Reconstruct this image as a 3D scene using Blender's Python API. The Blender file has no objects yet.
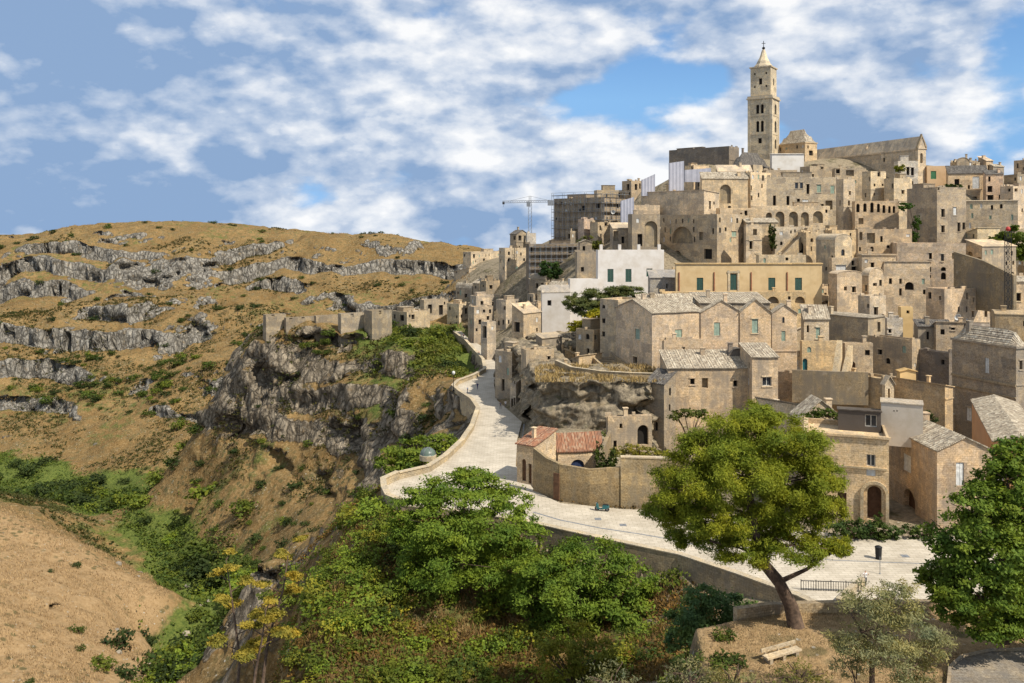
import bpy, bmesh, math, random
import numpy as np
from mathutils import Vector

R = math.radians
scene = bpy.context.scene
COL = scene.collection
random.seed(7)

# ------------------------------------------------------------------ camera
F, CX, HY, H = 850.0, 512.0, 230.0, 40.0      # focal length in px, horizon row, eye height in m
cam_d = bpy.data.cameras.new('camera')
cam_d.sensor_width = 36.0
cam_d.lens = 36.0 * F / 1024.0
cam_d.shift_y = -(341.5 - HY) / 1024.0        # level camera, view shifted downwards
cam_d.clip_start = 0.5
cam_d.clip_end = 20000
cam = bpy.data.objects.new('camera', cam_d)
cam.location = (0, 0, H)
cam.rotation_euler = (R(90), 0, 0)
COL.objects.link(cam)
scene.camera = cam

# ------------------------------------------------------------------ light
SUN_AZ, SUN_EL = 128.0, 49.0      # azimuth clockwise from +Y (view direction): sun to the right, a little behind the camera
world = bpy.data.worlds.new('World')
scene.world = world
world.use_nodes = True
world.cycles.sampling_method = 'MANUAL'
world.cycles.sample_map_resolution = 256
sun_d = bpy.data.lights.new('sun', 'SUN')
sun_d.energy = 5.0
sun_d.angle = R(0.6)
sun_d.color = (1.0, 0.935, 0.83)
sun = bpy.data.objects.new('sun', sun_d)
COL.objects.link(sun)
sdir = Vector((math.sin(R(SUN_AZ)) * math.cos(R(SUN_EL)), math.cos(R(SUN_AZ)) * math.cos(R(SUN_EL)), math.sin(R(SUN_EL))))
sun.rotation_euler = sdir.to_track_quat('Z', 'Y').to_euler()
sun.location = sdir * 300
scene.view_settings.view_transform = 'Standard'
scene.view_settings.look = 'None'
scene.view_settings.gamma = 1.0
scene.view_settings.exposure = 0.34
scene.view_settings.use_curve_mapping = False
scene.render.engine = 'CYCLES'
scene.cycles.max_bounces = 5
scene.cycles.transparent_max_bounces = 8
scene.cycles.use_denoising = True


# ------------------------------------------------------------------ node helper
class NT:
    def __init__(self, tree):
        self.t = tree
        tree.nodes.clear()

    def n(self, typ, ins=None, **props):
        nd = self.t.nodes.new(typ)
        for k, v in props.items():
            setattr(nd, k, v)
        if ins:
            for k, v in ins.items():
                s = nd.inputs[k]
                if isinstance(v, bpy.types.NodeSocket):
                    self.t.links.new(v, s)
                else:
                    s.default_value = v
        return nd

    def math(self, op, a, b=0.0, c=None, clamp=False):
        d = {0: a, 1: b}
        if c is not None:
            d[2] = c
        return self.n('ShaderNodeMath', d, operation=op, use_clamp=clamp).outputs[0]

    def vmath(self, op, a, b=(0, 0, 0)):
        nd = self.n('ShaderNodeVectorMath', {0: a, 1: b}, operation=op)
        return nd.outputs['Value'] if op in ('DISTANCE', 'LENGTH', 'DOT_PRODUCT') else nd.outputs[0]

    def noise(self, vec, scale, detail=4.0, rough=0.55, dist=0.0):
        return self.n('ShaderNodeTexNoise', {'Vector': vec, 'Scale': scale, 'Detail': detail, 'Roughness': rough, 'Distortion': dist}).outputs[0]

    def rng(self, v, a, b, c=0.0, d=1.0, smooth=False):
        nd = self.n('ShaderNodeMapRange', {0: v, 1: a, 2: b, 3: c, 4: d}, clamp=True)
        if smooth:
            nd.interpolation_type = 'SMOOTHSTEP'
        return nd.outputs[0]

    def mix(self, f, a, b, blend='MIX'):
        nd = self.n('ShaderNodeMix', data_type='RGBA', blend_type=blend)
        for k, v in ((0, f), (6, a), (7, b)):
            if isinstance(v, bpy.types.NodeSocket):
                self.t.links.new(v, nd.inputs[k])
            else:
                nd.inputs[k].default_value = v
        return nd.outputs[2]

    def link(self, a, b):
        self.t.links.new(a, b)


def rgb(r, g, b):
    return (r, g, b, 1.0)


# ------------------------------------------------------------------ sky with clouds
def build_sky():
    w = NT(world.node_tree)
    tc = w.n('ShaderNodeTexCoord').outputs['Generated']
    sky = w.n('ShaderNodeTexSky', sky_type='NISHITA')
    sky.sun_disc = False
    sky.sun_elevation = R(SUN_EL)
    sky.sun_rotation = R(SUN_AZ)
    tz = w.n('ShaderNodeSeparateXYZ', {0: tc})
    w.link(w.n('ShaderNodeCombineXYZ', {0: tz.outputs[0], 1: tz.outputs[1], 2: w.math('MAXIMUM', tz.outputs[2], 0.15)}).outputs[0], sky.inputs[0])
    sky.altitude = 400
    sky.air_density = 1.0
    sky.dust_density = 0.25
    sky.ozone_density = 4.0
    bg_sky = w.n('ShaderNodeBackground', {'Color': w.mix(1.0, sky.outputs[0], rgb(0.80, 0.96, 1.08), 'MULTIPLY'), 'Strength': 0.105})
    uv = w.vmath('MULTIPLY', tc, (1.0, 1.0, 1.9))
    def puff(v):
        wv = w.vmath('ADD', v, w.vmath('MULTIPLY', w.n('ShaderNodeTexNoise', {'Vector': v, 'Scale': 14.0, 'Detail': 2.0}).outputs[1], (0.045, 0.045, 0.045)))
        vo = w.n('ShaderNodeTexVoronoi', {'Vector': wv, 'Scale': 9.0, 'Detail': 2.0, 'Roughness': 0.55, 'Lacunarity': 2.1}, feature='F1', normalize=True).outputs['Distance']
        return w.math('ADD', w.math('MULTIPLY', w.noise(v, 5.2, 8.0, 0.55, 0.0), 0.72), w.math('MULTIPLY', w.math('SUBTRACT', 0.62, vo), 0.42))
    n1 = puff(uv)
    n2 = w.noise(w.vmath('ADD', uv, (7.3, 2.1, 0.4)), 3.0, 5.0, 0.55)
    # where the photographed sky opens up or closes, as directions
    def blob(px, py, s, a):
        d = Vector(((px - CX) / F, 1.0, (HY - py) / F)).normalized()
        q = w.math('DIVIDE', w.vmath('DISTANCE', tc, tuple(d)), s)
        return w.math('MULTIPLY', w.math('EXPONENT', w.math('MULTIPLY', w.math('MULTIPLY', q, q), -1.0)), a)
    dens = w.math('ADD', w.math('MULTIPLY', n1, 0.85), w.math('MULTIPLY', n2, 0.35))
    for px, py, s, a in ((620, 92, 0.045, -0.11), (705, 78, 0.035, -0.11), (655, 85, 0.04, -0.06), (575, 100, 0.03, -0.06), (1015, 130, 0.045, -0.13), (1015, 45, 0.03, -0.12), (975, 170, 0.04, -0.12),
                         (20, 205, 0.10, 0.10), (150, 215, 0.10, 0.08), (160, 180, .05, .05), (480, 190, 0.06, 0.08), (60, 130, 0.1, 0.06), (760, 120, 0.07, 0.07), (880, 60, 0.12, 0.06), (430, 90, 0.2, 0.05), (150, 50, 0.25, 0.06)):
        dens = w.math('ADD', dens, blob(px, py, s, a))
    cov = w.rng(dens, 0.475, 0.575, smooth=True)
    # lit tops and grey bases: the same field sampled a little towards the sun, plus larger masses
    n3 = puff(w.vmath('ADD', uv, (0.012, -0.010, 0.028)))
    n4 = w.noise(w.vmath('ADD', uv, (4.1, 1.2, 0.7)), 4.5, 8.0, 0.60)
    n5 = w.noise(w.vmath('ADD', uv, (2.1, 5.2, 1.7)), 16.0, 8.0, 0.6)
    lit = w.math('ADD', w.math('ADD', w.math('MULTIPLY', w.math('SUBTRACT', n1, n3), 3.4), w.math('MULTIPLY', w.math('SUBTRACT', n5, 0.5), 0.28)), w.math('ADD', w.math('MULTIPLY', w.math('SUBTRACT', n4, 0.5), 1.5), 0.56))
    for px, py, s, a in ((30, 130, 0.14, -0.16), (60, 205, 0.13, -0.20), (200, 215, 0.12, -0.14), (240, 110, .10, -.15), (40, 20, 0.08, -0.12), (160, 150, 0.04, 0.20), (100, 150, 0.025, 0.15), (330, 60, 0.09, -0.10), (520, 60, 0.10, -0.10), (390, 30, 0.06, 0.18), (340, 215, 0.07, 0.14),
                         (560, 195, 0.07, 0.22), (600, 130, 0.07, 0.14), (850, 50, 0.09, -0.06), (820, 135, 0.06, -0.12), (780, 30, 0.05, 0.18), (680, 20, 0.06, 0.1), (955, 145, 0.03, 0.2), (990, 100, 0.06, 0.15), (480, 110, 0.08, 0.08)):
        lit = w.math('ADD', lit, blob(px, py, s, a))
    litc = w.rng(lit, 0.26, 0.90)
    ccol = w.mix(w.rng(litc, 0.0, 0.5), rgb(0.27, 0.40, 0.62), rgb(0.58, 0.66, 0.79))
    ccol = w.mix(w.rng(litc, 0.45, 1.0), ccol, rgb(1.0, 1.0, 1.0))
    bg_cl = w.n('ShaderNodeBackground', {'Color': ccol, 'Strength': 0.79})
    m = w.n('ShaderNodeMixShader', {0: w.math('MULTIPLY', cov, 0.96), 1: bg_sky.outputs[0], 2: bg_cl.outputs[0]})
    out = w.n('ShaderNodeOutputWorld', {0: m.outputs[0]})


build_sky()


# ------------------------------------------------------------------ materials
def new_mat(name):
    m = bpy.data.materials.new(name)
    m.use_nodes = True
    t = NT(m.node_tree)
    return m, t


def finish(t, color, rough=0.9, bump=None, bstr=0.4, bdist=0.1, spec=0.25, metal=0.0, normal=None):
    b = t.n('ShaderNodeBsdfPrincipled', {'Base Color': color, 'Roughness': rough, 'Metallic': metal, 'Specular IOR Level': spec})
    if bump is not None:
        bm_ = t.n('ShaderNodeBump', {'Height': bump, 'Strength': bstr, 'Distance': bdist})
        t.link(bm_.outputs[0], b.inputs['Normal'])
    t.n('ShaderNodeOutputMaterial', {0: b.outputs[0]})
    return b


def mat_stone(name='weathered_tufa', courses=True, bw=0.62, bh=0.30):
    m, t = new_mat(name)
    oi = t.n('ShaderNodeObjectInfo')
    pos = t.n('ShaderNodeNewGeometry').outputs['Position']
    uv = t.n('ShaderNodeUVMap').outputs[0]
    n_lo = t.noise(pos, 0.16, 4, 0.6)
    n_mid = t.noise(pos, 0.9, 6, 0.65)
    n_hi = t.noise(pos, 5.0, 4, 0.6)
    base = oi.outputs['Color']
    c = t.mix(t.rng(n_lo, 0.35, 0.68), base, t.mix(1.0, base, rgb(0.80, 0.82, 0.86), 'MULTIPLY'))
    c = t.mix(t.rng(n_mid, 0.38, 0.66), c, t.mix(1.0, c, rgb(1.28, 1.18, 1.0), 'MULTIPLY'))
    pt = t.n('ShaderNodeTexBrick', {'Vector': t.vmath('ADD', uv, t.vmath('MULTIPLY', t.n('ShaderNodeTexNoise', {'Vector': pos, 'Scale': 0.8, 'Detail': 4.0}).outputs[1], (1.6, 1.6, 0))), 'Color1': rgb(0.66, 0.64, 0.62), 'Color2': rgb(1.22, 1.16, 1.04),
                                    'Mortar': rgb(0.9, 0.9, 0.9), 'Scale': 1.0, 'Mortar Size': 0.0, 'Brick Width': 3.3, 'Row Height': 1.9, 'Bias': 0.0})
    c = t.mix(0.75, c, t.mix(1.0, c, pt.outputs[0], 'MULTIPLY'))
    c = t.mix(t.rng(n_hi, 0.44, 0.58, 0.0, 0.65), c, t.mix(1.0, c, rgb(0.62, 0.59, 0.54), 'MULTIPLY'))
    n_sp = t.noise(pos, 2.0, 6, 0.72)
    c = t.mix(t.rng(n_sp, 0.55, 0.66, 0.0, 0.7), c, t.mix(1.0, c, rgb(0.48, 0.45, 0.42), 'MULTIPLY'))
    if courses:
        br = t.n('ShaderNodeTexBrick', {'Vector': uv, 'Color1': rgb(1, 1, 1), 'Color2': rgb(0.74, 0.73, 0.72), 'Mortar': rgb(0.66, 0.64, 0.60), 'Scale': 1.0,
                                        'Mortar Size': 0.022, 'Brick Width': bw, 'Row Height': bh, 'Bias': -0.1})
        c = t.mix(0.75, c, t.mix(1.0, c, br.outputs[0], 'MULTIPLY'))
    # soot and lichen: patches and long drips, their amount set per building (object colour alpha)
    sx = t.n('ShaderNodeSeparateXYZ', {0: pos})
    drip = t.noise(t.vmath('MULTIPLY', pos, (1.1, 1.1, 0.16)), 0.8, 5, 0.65)
    patch = t.noise(t.vmath('ADD', pos, (31, 7, 3)), 0.22, 6, 0.68)
    s = t.math('ADD', t.math('MULTIPLY', drip, 0.5), t.math('MULTIPLY', patch, 0.62))
    thr = t.math('SUBTRACT', 0.745, t.math('MULTIPLY', oi.outputs['Alpha'], 0.32))
    sf = t.rng(t.math('SUBTRACT', s, thr), -0.05, 0.10)
    c = t.mix(t.math('MULTIPLY', sf, 0.88), c, t.mix(0.28, rgb(0.115, 0.10, 0.082), base))
    pale = t.rng(t.noise(t.vmath('ADD', pos, (3, 41, 9)), 0.33, 5, 0.6), 0.60, 0.72)
    c = t.mix(t.math('MULTIPLY', pale, 0.45), c, t.mix(0.5, base, rgb(0.62, 0.53, 0.40)))
    h = t.math('ADD', t.math('MULTIPLY', n_hi, 0.5), t.math('MULTIPLY', n_mid, 0.8))
    if courses:
        h = t.math('ADD', h, t.math('MULTIPLY', br.outputs[1], -0.5))
    finish(t, c, 0.95, h, 0.6, 0.10, 0.15)
    return m


def mat_plaster():
    m, t = new_mat('aged_plaster')
    oi = t.n('ShaderNodeObjectInfo')
    pos = t.n('ShaderNodeNewGeometry').outputs['Position']
    base = oi.outputs['Color']
    n1 = t.noise(pos, 0.35, 6, 0.65)
    drip = t.noise(t.vmath('MULTIPLY', pos, (1.5, 1.5, 0.14)), 0.9, 5, 0.6)
    c = t.mix(t.rng(n1, 0.42, 0.7), base, t.mix(1.0, base, rgb(0.82, 0.78, 0.72), 'MULTIPLY'))
    thr = t.math('SUBTRACT', 0.80, t.math('MULTIPLY', oi.outputs['Alpha'], 0.36))
    c = t.mix(t.math('MULTIPLY', t.rng(t.math('SUBTRACT', drip, thr), -0.05, 0.14), 0.55), c, rgb(0.16, 0.14, 0.11))
    finish(t, c, 0.9, t.noise(pos, 6, 5), 0.25, 0.06, 0.2)
    return m


def mat_tile(name, c1, c2, c3, scale=1.0):
    m, t = new_mat(name)
    uv = t.n('ShaderNodeUVMap').outputs[0]
    pos = t.n('ShaderNodeNewGeometry').outputs['Position']
    vor = t.n('ShaderNodeTexVoronoi', {'Vector': t.vmath('MULTIPLY', uv, (3.0 * scale, 2.6 * scale, 1)), 'Scale': 1.0, 'Randomness': 0.75})
    sep = t.n('ShaderNodeSeparateColor', {0: vor.outputs['Color']})
    c = t.mix(sep.outputs[0], c1, c2)
    c = t.mix(t.rng(sep.outputs[1], 0.55, 0.95), c, c3)
    lich = t.rng(t.noise(pos, 0.7, 6, 0.7), 0.5, 0.66)
    c = t.mix(t.math('MULTIPLY', lich, 0.6), c, rgb(0.12, 0.105, 0.085))
    wv = t.n('ShaderNodeTexWave', {'Vector': uv, 'Scale': 1.25 * scale, 'Distortion': 0.6, 'Detail': 1.0}, bands_direction='X').outputs[1]
    h = t.math('ADD', t.math('MULTIPLY', wv, 0.8), t.math('MULTIPLY', vor.outputs['Distance'], 0.9))
    finish(t, c, 0.9, h, 0.8, 0.16, 0.15)
    return m


def mat_plain(name, col, rough=0.6, var=0.25, scale=2.0, metal=0.0, spec=0.3):
    m, t = new_mat(name)
    pos = t.n('ShaderNodeNewGeometry').outputs['Position']
    n = t.noise(pos, scale, 5, 0.6)
    lo = tuple(x * (1 - var) for x in col) + (1,)
    hi = tuple(min(1, x * (1 + var)) for x in col) + (1,)
    finish(t, t.mix(t.rng(n, 0.3, 0.7), lo, hi), rough, n, 0.15, 0.03, spec, metal)
    return m


def mat_leaf():
    m, t = new_mat('foliage')
    oi = t.n('ShaderNodeObjectInfo')
    geo = t.n('ShaderNodeNewGeometry')
    att = t.n('ShaderNodeAttribute', attribute_name='tone').outputs['Fac']
    base = oi.outputs['Color']
    c = t.mix(att, t.mix(1.0, base, rgb(0.55, 0.66, 0.62), 'MULTIPLY'), t.mix(1.0, base, rgb(1.45, 1.30, 1.0), 'MULTIPLY'))
    pat = t.noise(geo.outputs['Position'], 0.45, 3, 0.5)
    c = t.mix(t.rng(pat, 0.35, 0.7), c, t.mix(1.0, c, rgb(1.25, 1.05, 0.7), 'MULTIPLY'))
    d = t.n('ShaderNodeBsdfPrincipled', {'Base Color': c, 'Roughness': 0.65, 'Specular IOR Level': 0.12})
    tr = t.n('ShaderNodeBsdfTranslucent', {0: t.mix(1.0, c, rgb(1.2, 1.25, 0.5), 'MULTIPLY')})
    mx = t.n('ShaderNodeMixShader', {0: 0.30, 1: d.outputs[0], 2: tr.outputs[0]})
    t.n('ShaderNodeOutputMaterial', {0: mx.outputs[0]})
    return m


def mat_paving():
    m, t = new_mat('pale_limestone_paving')
    pos = t.n('ShaderNodeNewGeometry').outputs['Position']
    br = t.n('ShaderNodeTexBrick', {'Vector': t.vmath('MULTIPLY', pos, (1, 1, 0)), 'Color1': rgb(1, 1, 1), 'Color2': rgb(0.80, 0.79, 0.77), 'Mortar': rgb(0.55, 0.52, 0.48), 'Scale': 1.0,
                                    'Mortar Size': 0.03, 'Brick Width': 1.1, 'Row Height': 0.6, 'Bias': 0.0})
    n = t.noise(pos, 0.22, 6, 0.65)
    n2 = t.noise(pos, 1.7, 5, 0.7)
    c = t.mix(t.rng(n, 0.35, 0.65), rgb(0.41, 0.355, 0.27), rgb(0.55, 0.485, 0.38))
    c = t.mix(t.rng(n2, 0.52, 0.72, 0, 0.5), c, rgb(0.30, 0.27, 0.23))
    c = t.mix(0.8, c, t.mix(1.0, c, br.outputs[0], 'MULTIPLY'))
    finish(t, c, 0.75, t.math('ADD', n2, t.math('MULTIPLY', br.outputs[1], -0.6)), 0.4, 0.05, 0.25)
    return m


def mat_terrain():
    m, t = new_mat('dry_hillside')
    pos = t.n('ShaderNodeNewGeometry').outputs['Position']
    nrm = t.n('ShaderNodeNewGeometry').outputs['True Normal']
    rock = t.n('ShaderNodeAttribute', attribute_name='rock').outputs['Fac']
    green = t.n('ShaderNodeAttribute', attribute_name='green').outputs['Fac']
    pale = t.n('ShaderNodeAttribute', attribute_name='pale').outputs['Fac']
    nA = t.noise(pos, 0.035, 6, 0.62)
    nB = t.noise(pos, 0.22, 7, 0.68)
    nC = t.noise(pos, 1.3, 6, 0.7)
    nz = t.n('ShaderNodeSeparateXYZ', {0: nrm}).outputs[2]
    # dry grass
    g = t.mix(t.rng(nA, 0.36, 0.64), rgb(0.145, 0.085, 0.030), rgb(0.245, 0.155, 0.062))
    g = t.mix(t.rng(nB, 0.44, 0.64, 0, 0.85), g, rgb(0.115, 0.088, 0.040))
    g = t.mix(t.rng(nC, 0.50, 0.70, 0, 0.6), g, rgb(0.42, 0.315, 0.165))
    g = t.mix(t.rng(nC, 0.46, 0.36, 0, 0.5), g, rgb(0.10, 0.085, 0.04))
    g = t.mix(t.math('MULTIPLY', pale, 0.85), g, t.mix(t.rng(nC, 0.4, 0.65), rgb(0.385, 0.262, 0.138), rgb(0.275, 0.178, 0.086)))
    tuft = t.n('ShaderNodeTexVoronoi', {'Vector': pos, 'Scale': 0.42, 'Randomness': 1.0}).outputs['Distance']
    g = t.mix(t.math('MULTIPLY', t.rng(tuft, 0.22, 0.36, 0.8, 0), t.rng(nA, 0.40, 0.56)), g, rgb(0.085, 0.08, 0.035))
    # green cover
    gm = t.rng(t.math('ADD', t.math('MULTIPLY', green, 0.7), t.math('MULTIPLY', nB, 0.75)), 0.62, 0.80)
    gc = t.mix(t.rng(nC, 0.35, 0.65), rgb(0.050, 0.075, 0.018), rgb(0.135, 0.155, 0.036))
    g = t.mix(gm, g, gc)
    # limestone
    rm = t.rng(t.math('ADD', t.math('ADD', rock, t.math('MULTIPLY', t.math('SUBTRACT', nB, 0.5), 0.9)), t.math('MULTIPLY', t.math('SUBTRACT', 0.8, nz), 0.5)), 0.42, 0.62)
    crack = t.noise(t.vmath('MULTIPLY', pos, (1.0, 1.0, 0.25)), 0.55, 7, 0.7)
    lay = t.noise(t.vmath('MULTIPLY', pos, (0.12, 0.12, 1.0)), 0.7, 6, 0.65)
    rc = t.mix(t.rng(crack, 0.38, 0.62), rgb(0.10, 0.092, 0.078), rgb(0.37, 0.34, 0.285))
    cave = t.noise(t.vmath('MULTIPLY', pos, (1.0, 1.0, 0.7)), 0.16, 4, 0.6)  # near-black patches paint the dark of cave mouths into the rock colour
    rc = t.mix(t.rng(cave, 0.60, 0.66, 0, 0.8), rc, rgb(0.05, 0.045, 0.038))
    rc = t.mix(t.rng(lay, 0.5, 0.66, 0, 0.6), rc, rgb(0.205, 0.18, 0.14))
    rc = t.mix(t.rng(nB, 0.56, 0.7, 0, 0.7), rc, rgb(0.24, 0.165, 0.08))
    wp = t.vmath('ADD', t.vmath('MULTIPLY', pos, (1.0, 1.0, 0.55)), t.vmath('MULTIPLY', t.n('ShaderNodeTexNoise', {'Vector': pos, 'Scale': 0.5, 'Detail': 4.0}).outputs[1], (1.6, 1.6, 1.6)))
    ck = t.n('ShaderNodeTexVoronoi', {'Vector': wp, 'Scale': 0.30, 'Detail': 1.0}, feature='DISTANCE_TO_EDGE').outputs['Distance']
    rc = t.mix(t.rng(ck, 0.02, 0.10, 0.85, 0), rc, rgb(0.075, 0.068, 0.056))
    warm = t.n('ShaderNodeAttribute', attribute_name='warm').outputs['Fac']
    rc = t.mix(warm, rc, t.mix(1.0, rc, rgb(1.0, 0.87, 0.70), 'MULTIPLY'))
    c = t.mix(rm, g, rc)
    town = t.n('ShaderNodeAttribute', attribute_name='town').outputs['Fac']
    tcx = t.mix(t.rng(nC, 0.35, 0.65), rgb(0.16, 0.13, 0.085), rgb(0.34, 0.275, 0.185))
    tcx = t.mix(t.rng(nB, 0.52, 0.66, 0, 0.7), tcx, rgb(0.12, 0.11, 0.045))
    c = t.mix(town, c, tcx)
    stones = t.n('ShaderNodeTexVoronoi', {'Vector': pos, 'Scale': 0.8, 'Randomness': 1.0}).outputs['Distance']
    sm = t.math('MULTIPLY', t.rng(stones, 0.10, 0.20, 1, 0), t.rng(nB, 0.50, 0.56))
    c = t.mix(t.math('MULTIPLY', t.math('MULTIPLY', sm, t.math('SUBTRACT', 1.0, gm)), 0.8), c, rgb(0.42, 0.39, 0.33))
    h = t.math('ADD', t.math('MULTIPLY', nB, 1.2), t.math('ADD', t.math('MULTIPLY', nC, 0.5), t.math('MULTIPLY', t.math('MULTIPLY', t.math('ADD', crack, t.math('MULTIPLY', t.rng(ck, 0.0, 0.25), 0.8)), rm), 1.6)))
    finish(t, c, 1.0, h, 0.9, 0.9, 0.05)
    return m


def mat_rock():
    m, t = new_mat('grey_limestone_rock')
    pos = t.n('ShaderNodeNewGeometry').outputs['Position']
    nB = t.noise(pos, 0.3, 7, 0.68)
    crack = t.noise(t.vmath('MULTIPLY', pos, (1.0, 1.0, 0.5)), 0.9, 8, 0.72)
    c = t.mix(t.rng(crack, 0.36, 0.64), rgb(0.075, 0.062, 0.045), rgb(0.36, 0.295, 0.20))
    c = t.mix(t.rng(nB, 0.50, 0.64, 0, 0.7), c, rgb(0.30, 0.225, 0.13))
    c = t.mix(t.rng(t.noise(pos, 2.6, 6, 0.7), 0.46, 0.62, 0, 0.55), c, rgb(0.11, 0.092, 0.068))
    c = t.mix(t.rng(t.noise(pos, 0.7, 5), 0.58, 0.7, 0, 0.6), c, rgb(0.085, 0.085, 0.035))
    finish(t, c, 1.0, t.math('ADD', crack, nB), 0.9, 0.5, 0.08)
    return m


M = {}
M['stone'] = mat_stone()
M['rubble'] = mat_stone('rubble_masonry', True, 0.42, 0.22)
M['plain_stone'] = mat_stone('smooth_tufa', False)
M['plaster'] = mat_plaster()
M['tile'] = mat_tile('old_roof_tiles', rgb(0.42, 0.35, 0.25), rgb(0.25, 0.20, 0.145), rgb(0.55, 0.48, 0.36))
M['tile_dark'] = mat_tile('dark_rubble_roof', rgb(0.13, 0.115, 0.10), rgb(0.08, 0.072, 0.064), rgb(0.2, 0.18, 0.15))
M['tile_red'] = mat_tile('terracotta_tiles', rgb(0.33, 0.155, 0.085), rgb(0.26, 0.125, 0.075), rgb(0.38, 0.25, 0.16))
M['leaf'] = mat_leaf()
M['paving'] = mat_paving()
M['terrain'] = mat_terrain()
M['rock'] = mat_rock()
M['glass'] = mat_plain('dark_window_glass', (0.035, 0.04, 0.045), 0.15, 0.4, 1.0, 0, 0.5)
M['frame'] = mat_plain('pale_window_frame', (0.5, 0.47, 0.40), 0.6)
M['green'] = mat_plain('dark_green_paint', (0.010, 0.050, 0.034), 0.5)
M['sage'] = mat_plain('faded_sage_paint', (0.24, 0.31, 0.23), 0.6)
M['midgreen'] = mat_plain('green_paint', (0.05, 0.16, 0.07), 0.55)
M['pale'] = mat_plain('pale_grey_paint', (0.55, 0.54, 0.50), 0.6)
M['wood'] = mat_plain('brown_wood', (0.11, 0.055, 0.028), 0.7, 0.4)
M['blue'] = mat_plain('dark_blue_paint', (0.022, 0.035, 0.085), 0.5)
M['teal'] = mat_plain('teal_paint', (0.03, 0.13, 0.14), 0.35)
M['inner_shade'] = mat_plain('painted_interior_shade', (0.018, 0.015, 0.012), 1.0)  # near-black colour stands in for the shade inside openings
M['trunk'] = mat_plain('tree_bark', (0.085, 0.055, 0.036), 0.95, 0.6, 3.0)
M['iron'] = mat_plain('dark_iron', (0.03, 0.03, 0.03), 0.5, 0.3, 3, 0.6)
M['steel'] = mat_plain('galvanised_steel', (0.22, 0.23, 0.24), 0.5, 0.3, 3, 0.3)
M['rust'] = mat_plain('rusty_pipe', (0.26, 0.10, 0.05), 0.7)
M['sheet'] = mat_plain('white_scaffold_sheeting', (0.37, 0.37, 0.41), 0.7, 0.1, 0.6)
M['black'] = mat_plain('black_rubber', (0.018, 0.018, 0.018), 0.7)
M['red'] = mat_plain('red_paint', (0.45, 0.04, 0.03), 0.5)
M['skin'] = mat_plain('skin', (0.48, 0.28, 0.19), 0.6, 0.1)


def mat_dry():
    m, t = new_mat('dry_straw')
    oi = t.n('ShaderNodeObjectInfo')
    att = t.n('ShaderNodeAttribute', attribute_name='tone').outputs['Fac']
    c = t.mix(att, t.mix(1.0, oi.outputs['Color'], rgb(0.5, 0.5, 0.55), 'MULTIPLY'), t.mix(1.0, oi.outputs['Color'], rgb(1.45, 1.45, 1.4), 'MULTIPLY'))
    finish(t, c, 0.9, spec=0.05)
    return m


M['dry'] = mat_dry()


# ------------------------------------------------------------------ naming helpers
def tag(o, label=None, cat=None, group=None, kind=None):
    if label: o['label'] = label
    if cat: o['category'] = cat
    if group: o['group'] = group
    if kind: o['kind'] = kind
    return o


def empty(name, loc, label=None, cat=None, group=None):
    o = bpy.data.objects.new(name, None)
    o.empty_display_size = 0.3
    COL.objects.link(o)
    o.location = loc
    return tag(o, label, cat, group)


def at(px, py, d):
    return Vector(((px - CX) / F * d, d, H - (py - HY) / F * d))


def gx(px, d):
    return (px - CX) / F * d


def gz(py, d):
    return H - (py - HY) / F * d


def copy_tree(o, parent=None):
    c = o.copy()
    COL.objects.link(c)
    c.parent = parent
    for ch in list(o.children):
        copy_tree(ch, c)
    return c


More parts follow.
